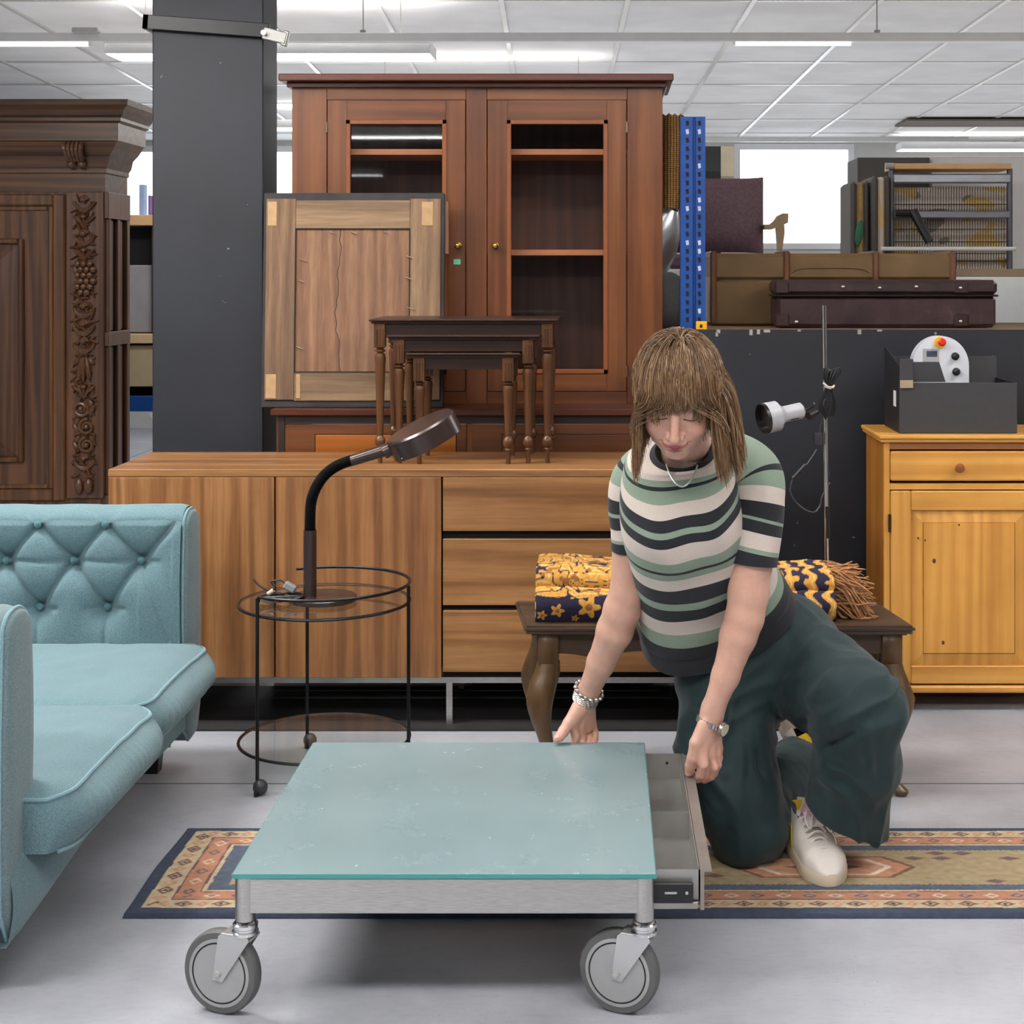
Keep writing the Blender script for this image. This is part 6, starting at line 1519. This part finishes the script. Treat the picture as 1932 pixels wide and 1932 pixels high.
sleeve('knit_sleeve_b', [(1318, 862, 3.345, .048), (1370, 866, 3.345, .062), (1420, 896, 3.335, .0655), (1429, 950, 3.32, .0590), (1425, 1010, 3.31, .0555), (1420, 1064, 3.305, .0530)], SL, 840, 1080, -10)
# neck band
T, L, Fd = ringframe(0)
k = MB(); nb_ = []
cn = PW(1287, 889, 3.236)-Fd*.056; tdir = T; La = L; Fa = Fd
for (s_, h_) in ((.96, -.004), (.985, -.007), (1.04, -.006), (1.14, .002), (1.32, .010), (1.36, .0125), (1.36, .018)):
    nb_.append([Vector(cn+La*(.060*s_)*math.cos(a)+Fa*(.055*s_)*math.sin(a)+tdir*(h_+.006*(math.sin(a)-1))) for a in np.linspace(0, 2*PI, 56, endpoint=False)])
k.rings(nb_, caps=False); k.build('collar', plain('collar_navy', S(24, 25, 32), .85), sw)
# necklace
npts = []
for t_ in np.linspace(0, 1, 34):
    px = lerp(1257, 1316, t_); py = 862+56*math.sin(PI*min(1, max(0, t_*.93+.03)))**.62; npts.append(P(px, py, 3.206+.035*(1-math.sin(PI*t_))-.026*t_))
nk = MB().tube(npts, .0019, 6).build('necklace', plain('silver', S(170, 180, 170), .3, .6), wo)

# ---- trousers
def hemcut(p, c_, n_): return (p-c_) @ norm(n_)
HEML = PW(1594, 1545, 3.415); nL = V(-.42, .10, -.86)
HEMR = PW(1512, 1440, 3.835); nR = norm(PW(1512, 1440, 3.835)-KNR)
Rp = np.stack([norm(V(.89, .02, .46)), norm(np.cross(V(0, 0, 1), V(.89, .02, .46))), V(0, 0, 0)], 1); Rp[:, 2] = np.cross(Rp[:, 0], Rp[:, 1])
def trous(p):
    d = ell(p, PW(1425, 1232, 3.605), (.172, .125, .135), Rp); top = PW(1410, 1180, 3.56); tn = norm(V(-.22, -.62, .76)); d = smax(d, (p-top) @ tn-.065, .01)
    d = smin(d, chain(p, hx([(1372, 1270, 3.57, .112), (1368, 1400, 3.52, .107), (1385, 1500, 3.47, .100), (1406, 1560, 3.455, .080)]), .03), .05)
    d = smin(d, chain(p, hx([(1490, 1238, 3.655, .118), (1560, 1288, 3.48, .106), (1618, 1332, 3.325, .094)]), .03), .045)
    legl = chain(p, hx([(1624, 1340, 3.315, .091), (1614, 1440, 3.36, .088), (1598, 1520, 3.40, .086), (1590, 1600, 3.44, .098)]), .03)
    legl = smax(legl, hemcut(p, HEML, nL), .003)
    legl = smax(legl, -smax(chain(p, hx([(1604, 1490, 3.38, .060), (1590, 1600, 3.44, .088)]), .01), -(hemcut(p, HEML, nL)+.10), .005), .002)
    d = smin(d, legl, .03)
    legr = chain(p, hx([(1410, 1565, 3.455, .080), (1462, 1500, 3.66, .074), (1505, 1447, 3.82, .066), (1530, 1410, 3.92, .075)]), .03)
    legr = smax(legr, hemcut(p, HEMR, nR), .003)
    legr = smax(legr, -smax(chain(p, hx([(1490, 1465, 3.77, .052), (1530, 1410, 3.92, .062)]), .01), -(hemcut(p, HEMR, nR)+.05), .005), .002)
    d = smin(d, legr, .025)
    d = smax(d, -(p[:, 2]-.014), .006)
    return d
tv, tf = surface(trous, (.10, 3.05, .0), (.78, 4.0, .70), .0045); tv = smooth_verts(tv, tf, 3)
nrm_ = np.zeros_like(tv); fa = np.cross(tv[tf[:, 1]]-tv[tf[:, 0]], tv[tf[:, 3]]-tv[tf[:, 0]])
for i in range(4):
    for c_ in range(3): nrm_[:, c_] += np.bincount(tf[:, i], fa[:, c_], len(tv))
nrm_ /= np.maximum(np.linalg.norm(nrm_, axis=1), 1e-12)[:, None]
def segd(p, a, b):
    ab = b-a; h = np.clip(((p-a) @ ab)/(ab @ ab), 0, 1); return np.linalg.norm(p-a-h[:, None]*ab, axis=1), h
disp = np.zeros(len(tv))
FOLDS = [  # px,py,D start -> end, width, depth (- is a crease, + a ridge)
    ((1462, 1345, 3.50), (1440, 1270, 3.50), .012, -.010), ((1455, 1330, 3.48), (1520, 1215, 3.52), .016, -.009), ((1475, 1350, 3.48), (1560, 1290, 3.38), .010, .007), ((1500, 1370, 3.42), (1600, 1320, 3.26), .012, -.007), ((1530, 1385, 3.36), (1625, 1345, 3.22), .010, .008),
    ((1545, 1420, 3.30), (1620, 1380, 3.22), .012, -.008), ((1538, 1440, 3.30), (1590, 1400, 3.24), .009, .006), ((1600, 1380, 3.25), (1575, 1520, 3.33), .010, .007), ((1640, 1370, 3.22), (1640, 1560, 3.34), .010, .008), ((1618, 1380, 3.24), (1605, 1560, 3.34), .012, -.007), ((1665, 1380, 3.26), (1655, 1540, 3.38), .010, -.006),
    ((1300, 1330, 3.50), (1370, 1345, 3.40), .010, -.006), ((1290, 1360, 3.50), (1360, 1380, 3.41), .010, .005), ((1390, 1280, 3.45), (1360, 1420, 3.41), .012, .006), ((1400, 1400, 3.41), (1390, 1560, 3.37), .012, .007), ((1430, 1380, 3.42), (1440, 1560, 3.40), .012, -.008), ((1455, 1420, 3.46), (1465, 1580, 3.44), .010, .007),
    ((1370, 1540, 3.38), (1440, 1470, 3.42), .012, -.007), ((1360, 1500, 3.38), (1450, 1440, 3.43), .010, .006), ((1420, 1610, 3.40), (1480, 1540, 3.46), .012, .008), ((1440, 1600, 3.40), (1500, 1500, 3.56), .010, -.008), ((1500, 1260, 3.50), (1600, 1270, 3.30), .014, .004), ((1350, 1250, 3.45), (1345, 1310, 3.43), .003, -.003)]
for a, b, w_, A in FOLDS:
    dd, h = segd(tv, PW(*a), PW(*b)); disp += 2.5*A*np.exp(-(dd/(w_*.85))**2)*np.sin(PI*np.clip(h, .08, .92))
disp += np.array([.005*n3(p[0]*13, p[1]*13, p[2]*8)+.0035*n3(p[0]*30, p[1]*26, p[2]*12)+.006*(1-2.5*abs(n3(p[0]*11+3*n3(p[0]*5, p[2]*5, 1), p[1]*9, p[2]*5+4))) for p in tv])
tv = tv+nrm_*disp[:, None]; tv[:, 2] = np.maximum(tv[:, 2], .0135)
green = fabric('dark_green_cloth', S(9, 34, 37), S(15, 46, 49), .75, 900, .15, .1, (1, 1, 1))
tr_o = np_mesh('trousers', tv, tf, green, wo)
# ---- socks
pink = fabric('pink_sock', S(190, 142, 158), S(214, 172, 186), .9, 500, .3, .1, (1, 1, .2))
def sockmesh(pts, lo, hi):
    v_, f_ = surface(lambda p: chain(p, pts, .02), lo, hi, .004); return v_, f_
for pts, lo, hi in ((hx([(1562, 1490, 3.42, .043), (1545, 1545, 3.46, .038), (1533, 1578, 3.50, .037), (1536, 1600, 3.49, .036)]), (.38, 3.3, .02), (.62, 3.62, .36)), (hx([(1514, 1470, 3.78, .040), (1522, 1440, 3.85, .034), (1524, 1424, 3.89, .030)]), (.38, 3.68, .05), (.62, 4.0, .30))):
    v_, f_ = sockmesh(pts, lo, hi); np_mesh('sock', smooth_verts(v_, f_, 2), f_, pink, wo)
# ---- trainers
shoew = plain('trainer_leather', S(214, 206, 198), .45, var=.05, vscale=30); solem = plain('trainer_sole', S(206, 192, 168), .6, var=.08, vscale=20); yel = plain('yellow_leather', S(222, 186, 30), .5); lacem = plain('shoe_lace', S(206, 198, 190), .8)
def shoe(M, who):
    grp = None
    L_ = .272
    def half(u):   # half width and centre offset along the length (0 heel .. 1 toe)
        w_ = .030+.016*math.sin(PI*min(1, u*.62+.18))**1.2+.007*math.exp(-((u-.74)/.16)**2)
        if u < .10: w_ *= math.sqrt(max(0, 1-((.10-u)/.102)**2))
        if u > .82: w_ *= math.sqrt(max(0, 1-((u-.82)/.184)**2))
        return w_, .006*math.sin(PI*u)
    def out(s_, z_, n=72):
        pts = []
        us = [(1-math.cos(PI*i/(n//2)))/2 for i in range(n//2+1)]
        for u in us: w_, c_ = half(u); pts.append(Vector(((c_+w_*s_), -(u-.5)*L_*(.985+(s_-1)*.4)-0, z_)))
        for u in reversed(us[1:-1]): w_, c_ = half(u); pts.append(Vector(((c_-w_*s_), -(u-.5)*L_*(.985+(s_-1)*.4), z_)))
        return pts
    k = MB(); k.M = M; k.rings([out(.98, 0), out(1.0, .004), out(1.015, .014), out(1.01, .026), out(.98, .029)]); so_ = k.build('trainer', solem, wo, ang=50)
    so_['label'] = 'off white trainer on %s foot' % who
    # upper: stations along the foot
    k = MB(); k.M = M; rs = []
    for i in range(33):
        u = .008+.989*i/32; w_, c_ = half(u); w_ *= .97
        hgt = interp([(.085,), (.088,), (.082,), (.074,), (.078,), (.072,), (.060,), (.050,), (.044,), (.040,), (.032,), (.003,)], u)[0]
        open_ = u < .36
        ring = []
        for j in range(25):
            t_ = PI*j/24; cc2, ss2 = math.cos(t_), math.sin(t_); e = .62
            x = w_*math.copysign(abs(cc2)**e, cc2); z = .024+hgt*ss2**.72
            if open_: 
                top = .024+hgt; x2 = x
                if abs(cc2) < .62: z = top-.03*(1-(abs(cc2)/.62)**2)-.004
            narrow = 1-.22*max(0, (z-.05)/.06); ring.append(Vector((c_+x*narrow, -(u-.5)*L_, z)))
        rs.append(ring)
    v_ = [p for r in rs for p in r]; n = 25
    k.add(v_, [(i*n+j, i*n+j+1, (i+1)*n+j+1, (i+1)*n+j) for i in range(32) for j in range(n-1)]); k.build('upper', shoew, so_, ang=70)
    # tongue
    k = MB(); k.M = M; k.rings([[(-.017, .035, .098), (.017, .035, .098), (.017, .031, .102), (-.017, .031, .102)], [(-.019, .012, .112), (.019, .012, .112), (.019, .006, .114), (-.019, .006, .114)], [(-.018, -.025, .098), (.018, -.025, .098), (.018, -.028, .092), (-.018, -.028, .092)]]); k.build('tongue', shoew, so_, ang=60)
    # laces
    k = MB(); k.M = M
    for i in range(6):
        y = .002-.0135*i; zt3_ = .110-.0090*i; wl = .0185-.0006*i
        k.tube(spline([(-wl-.006, y+.002, zt3_-.012), (-wl*.5, y, zt3_+.0015), (wl*.5, y-.001, zt3_+.0015), (wl+.006, y-.002, zt3_-.012)], 4), .0026, 6)
    k.tube(spline([(0, .004, .116), (-.014, -.008, .120), (-.024, -.026, .108), (-.018, -.040, .094), (-.006, -.020, .108), (0, .004, .116)], 5), .002, 6)
    k.tube(spline([(0, .004, .116), (.014, -.006, .120), (.030, -.026, .104), (.030, -.044, .084), (.012, -.022, .106), (0, .004, .116)], 5), .002, 6)
    k.tube(spline([(0, .004, .116), (.02, -.02, .106), (.036, -.045, .076), (.037, -.06, .062)], 5), .0018, 6)
    k.build('laces', lacem, so_)
    k = MB(); k.M = M
    k.rings([[(-.020, .131, .05), (.020, .131, .05), (.018, .126, .05), (-.018, .126, .05)], [(-.019, .131, .098), (.019, .131, .098), (.017, .122, .10), (-.017, .122, .10)]]); k.build('heel_tab', yel, so_)
    k = MB(); k.M = M; 
    for sx in (-1, 1): k.rings([[(sx*(.0385), .032, .030), (sx*.0395, .018, .030), (sx*.042, .018, .030), (sx*.041, .032, .030)], [(sx*.036, .042, .078), (sx*.036, .030, .078), (sx*.039, .030, .078), (sx*.039, .042, .078)]])
    k.each('side_stripe', plain('stripe_olive', S(176, 154, 40), .5) if 'stripe_olive' not in bpy.data.materials else bpy.data.materials['stripe_olive'], so_)
    # toe stitching
    k = MB(); k.M = M; k.tube(spline([(-.040, -.070, .036), (-.030, -.074, .058), (0, -.084, .064), (.030, -.074, .058), (.040, -.070, .036)], 6), .0011, 5); k.build('stitching', plain('stitch', S(150, 150, 152), .7) if 'stitch' not in bpy.data.materials else bpy.data.materials['stitch'], so_)
hl, tl = V(.441, 3.56, .0135), V(.492, 3.292, .0135)
dv = norm(tl-hl); ang_ = math.atan2(dv[0], -dv[1])
mid = (hl+tl)/2
shoe(Matrix.Translation(mid) @ Matrix.Rotation(ang_, 4, 'Z'), 'the front, left')
# rear foot: heel lifted, toes on the floor
ya = Vector((-.12, -.93, .34)).normalized(); za_ = Vector((.42, -.30, -.86)); za_ = (za_-ya*za_.dot(ya)).normalized(); xa_ = ya.cross(za_)
RM = Matrix((xa_, ya, za_)).transposed(); tp_ = P(1526, 1412, 3.925)
shoe(Matrix.Translation(tp_-RM @ Vector((0, .085, .085))) @ RM.to_4x4(), 'the rear, right')
# ---- bracelets, watch, ring
silv = plain('silver_link', S(186, 182, 176), .25, .9, .2, 300)
def band(c_, ax_, ra, rb, r, wav=0, n=60, ph=0):
    ax_ = norm(ax_); A = norm(np.cross(ax_, V(0, 1, 0))); B = np.cross(ax_, A); return [Vector(c_+A*ra*math.cos(t_)+B*rb*math.sin(t_)+ax_*wav*math.sin(t_*n/4+ph)) for t_ in np.linspace(0, 2*PI, n, endpoint=False)]
axR = PW(1106, 1318, 3.53)-PW(1134, 1250, 3.49); nR_ = norm(axR)
cR = PW(1108, 1310, 3.527)
br_ = MB()
for i in range(5): br_.tube(band(cR+nR_*(-.003+.0048*i), axR, .0300-.0003*i, .0285, .002, .0006, 72, i), .0021, 6, closed=True)
br_.build('bracelet', silv, wo)['label'] = 'silver multi-strand bracelet'
k = MB(); pts = band(cR-nR_*.012, axR+V(.0, 0, .01), .0325, .031, .002, 0, 15)
for i, p_ in enumerate(pts): k.ell(p_, (.0058, .0058, .0044) if i % 2 else (.0046, .0046, .0055), 8, 6)
k.tube(band(cR-nR_*.012, axR, .0315, .030, .002, .0008, 60), .0018, 5, closed=True)
k.build('chain_bracelet', silv, wo)['label'] = 'chunky silver chain bracelet'
axL = PW(1342, 1352, 3.30)-PW(1369, 1275, 3.30); nl = norm(axL); cL = PW(1341, 1363, 3.30)
k = MB(); A = norm(np.cross(nl, V(0, 1, 0))); B = np.cross(nl, A)
N_ = 26
for i in range(N_):
    t_ = 2*PI*i/N_; c_ = cL+A*.0305*math.cos(t_)+B*.0285*math.sin(t_); rad_ = norm(A*math.cos(t_)+B*math.sin(t_)); tan_ = np.cross(nl, rad_)
    k.M = Matrix.Translation(c_) @ Matrix([[tan_[0], rad_[0], nl[0]], [tan_[1], rad_[1], nl[1]], [tan_[2], rad_[2], nl[2]]]).to_4x4(); k.box(-.0032, -.0016, -.0062, .0032, .0016, .0062, .0009)
k.M = Matrix(); wt = k.build('watch', silv, wo)
dirw = norm(A*(.80 if A[0] > 0 else -.80)+V(0, -.62, 0)); cw = cL+dirw*.0312
k = MB(); k.lathe([(0, 0), (.0158, 0), (.0165, .003), (.0155, .0065), (.0135, .007), (0, .007)], cw, 32, dirw); fc_ = k.build('watch_case', silv, wt)
k = MB(); k.lathe([(0, .0068), (.0132, .0068), (.0132, .0076), (0, .0076)], cw, 32, dirw); k.build('watch_dial', plain('dial_cream', S(196, 184, 164), .2), fc_)
f3 = HAND_R['fing'][2]; cc3 = f3[0][0]*.45+f3[1][0]*.55; MB().tube(band(cc3, f3[1][0]-f3[0][0], .0108, .0108, .001, 0, 24), .0013, 6, closed=True).build('finger_ring', brass, wo)

# ---- hair
hairm = attr_mat('hair', .42, 0); hairm.node_tree.nodes['Principled BSDF'].inputs['Specular IOR Level'].default_value = .35
def capf(p):
    q_ = tol(p); d = ell(q_, V(0, -.014, .033), (.077, .093, .079)); 
    d = smin(d, ell(q_, V(0, -.045, -.02), (.070, .055, .085)), .02)
    # keep the face free
    d = smax(d, -ell(q_, V(0, .085, -.045), (.068, .085, .100)), .008)
    return d
hv_, hf_ = surface(capf, HC-.19, HC+.19, .003); cap = np_mesh('hair', smooth_verts(hv_, hf_, 2), hf_, hairm, wo)
col_attr(cap, lambda co: np.tile(np.array(S(96, 70, 50)), (len(co), 1)))
rs_ = np.random.RandomState(11); NS = 9000; ST_ = 30; step = .0098
th = rs_.uniform(0, 2*PI, NS*3); cz_ = rs_.uniform(-.45, 1, NS*3); sn = np.sqrt(1-cz_**2)
dirs = np.stack([sn*np.cos(th), sn*np.sin(th), cz_], 1); roots = dirs*V(.076, .092, .078)+V(0, -.013, .032)
x, y, z = roots.T
ok = ((y < .012) & (z > -.015)) | ((y >= .012) & (z > .064+.10*(y-.012))) | ((np.abs(x) > .060) & (y < .030) & (z > .03))
roots = roots[ok][:NS]; dirs = dirs[ok][:NS]; n = len(roots); x, y, z = roots.T
bang = (z > .056) & ((y+.024) > np.abs(x-.004)*.80) & (np.abs(x) < .062)
length = np.where(bang, np.maximum(.045, (.080-y)*.85+(z-.024)*1.05+rs_.normal(0, .006, n)-.006-.010*(x > .008)), np.where(z > .085, .265, np.where(z > .05, .235, .19))*rs_.uniform(.84, 1.04, n))
length = np.where(bang & (np.abs(x) > .040), length+.020, length)
crown = V(.004, -.036, .114)
P0 = roots.copy(); G = (np.array([0, 0, -1.0]) @ HR_)      # gravity in head frame
clump = rs_.randint(0, 420, n); cdir = rs_.normal(0, 1, (420, 3))*.065
vel = P0-crown; vel[:, 2] *= .3; vel /= np.maximum(np.linalg.norm(vel, axis=1), 1e-6)[:, None]
frac = rs_.rand(n); part = np.sign(x-.004+rs_.normal(0, .004, n))
vel[:, 0] += .35*part*(~bang); vel[bang] = np.stack([(x[bang])*5.0, np.ones(bang.sum())*1.0, np.zeros(bang.sum())-.1], 1)
vel += cdir[clump]*1.0+rs_.normal(0, .05, (n, 3)); vel /= np.linalg.norm(vel, axis=1)[:, None]
path = [P0]; puff = .007+.006*rs_.rand(n)+.004*(~bang)
for s_ in range(1, ST_):
    p_ = path[-1]; f = s_/ST_
    vel = vel+G[None]*np.where(bang, .22, .20)[:, None]+cdir[clump]*.05*math.sin(s_*.7)
    # side curtains are carried outward a little by the shoulders
    vel[:, 0] += np.where(bang, 0, .012*np.sign(p_[:, 0])*(f > .35)*np.where(p_[:, 0] > 0, 2.4, -.9))
    vel /= np.linalg.norm(vel, axis=1)[:, None]
    q_ = p_+vel*(length/ST_)[:, None]*1.0
    for it in range(2):
        for c_, r_ in ((V(0, -.012, .031), V(.072, .089, .076)), (V(0, .026, -.022), V(.063, .062, .078))):
            rr_ = r_+puff[:, None]; e = (q_-c_)/rr_; m_ = np.linalg.norm(e, axis=1); ins = m_ < 1
            q_[ins] = (c_+(q_-c_)/np.maximum(m_, 1e-6)[:, None])[ins]
    e0 = (q_-V(0, -.010, .028))/(V(.075, .092, .080)+puff[:, None]); m0 = np.linalg.norm(e0, axis=1); out_ = (m0 > 1) & (q_[:, 2] > .02)
    q_[out_] = V(0, -.010, .028)+(q_-V(0, -.010, .028))[out_]/(m0[out_]**.6)[:, None]
    q_[:, 0] += np.where((~bang) & (q_[:, 0] < -.085) & (q_[:, 2] < .03), .0016, 0)
    # keep non-fringe hair beside the face
    if True:
        lowf = (~bang) & (q_[:, 1] > .020) & (q_[:, 2] < .045); sidex = np.where(q_[:, 0] > 0, .069, .066)+.012*frac
        need = np.abs(q_[:, 0]) < sidex; mv_ = lowf & need; q_[mv_, 0] += np.sign(q_[mv_, 0]+part[mv_]*.001)*.0032
    vel = q_-p_; vel /= np.maximum(np.linalg.norm(vel, axis=1), 1e-6)[:, None]
    path.append(q_)
path = np.stack(path, 1)
path += (np.sin(np.arange(ST_)[None, :]*.33+rs_.uniform(0, 6, (n, 1)))[..., None]*cdir[clump][:, None, :]*.03*(np.arange(ST_)/ST_)[None, :, None])
W_ = HC+path.reshape(-1, 3) @ HR_.T; W_ = W_.reshape(n, ST_, 3)
tn_ = np.gradient(W_, axis=1); tn_ /= np.maximum(np.linalg.norm(tn_, axis=2), 1e-9)[..., None]
a1 = np.cross(tn_, V(.3, .9, .3)); a1 /= np.maximum(np.linalg.norm(a1, axis=2), 1e-9)[..., None]; a2 = np.cross(tn_, a1)
rad = (.00085*(1-.65*(np.arange(ST_)/ST_)**3))[None, :, None]*rs_.uniform(.7, 1.3, (n, 1, 1))
tri = np.stack([W_+rad*(a1*math.cos(t_)+a2*math.sin(t_)) for t_ in (0, 2.094, 4.189)], 2)
vv = tri.reshape(-1, 3); b_ = (np.arange(n)[:, None, None]*ST_+np.arange(ST_-1)[None, :, None])*3; j_ = np.arange(3)[None, None, :]; j2 = (np.arange(3)+1) % 3
fcs = np.stack(np.broadcast_arrays(b_+j_, b_+j2[None, None, :], b_+3+j2[None, None, :], b_+3+j_), -1).reshape(-1, 4)
st = np_mesh('hair_strands', vv, fcs, hairm, cap); st['kind'] = 'stuff'
c1, c2, c3 = np.array(S(70, 48, 33)), np.array(S(122, 92, 65)), np.array(S(178, 146, 112))
u_ = np.clip(rs_.normal(.46, .15, n)+cdir[clump, 0]*2.6, 0, 1); cs_ = np.where(u_[:, None] < .5, c1+(c2-c1)*(u_*2)[:, None], c2+(c3-c2)*(u_*2-1)[:, None])
cc_ = np.repeat(cs_, ST_*3, axis=0); a_ = st.data.color_attributes.new('Col', 'FLOAT_COLOR', 'POINT'); full = np.ones((len(cc_), 4)); full[:, :3] = cc_; a_.data.foreach_set('color', full.ravel())
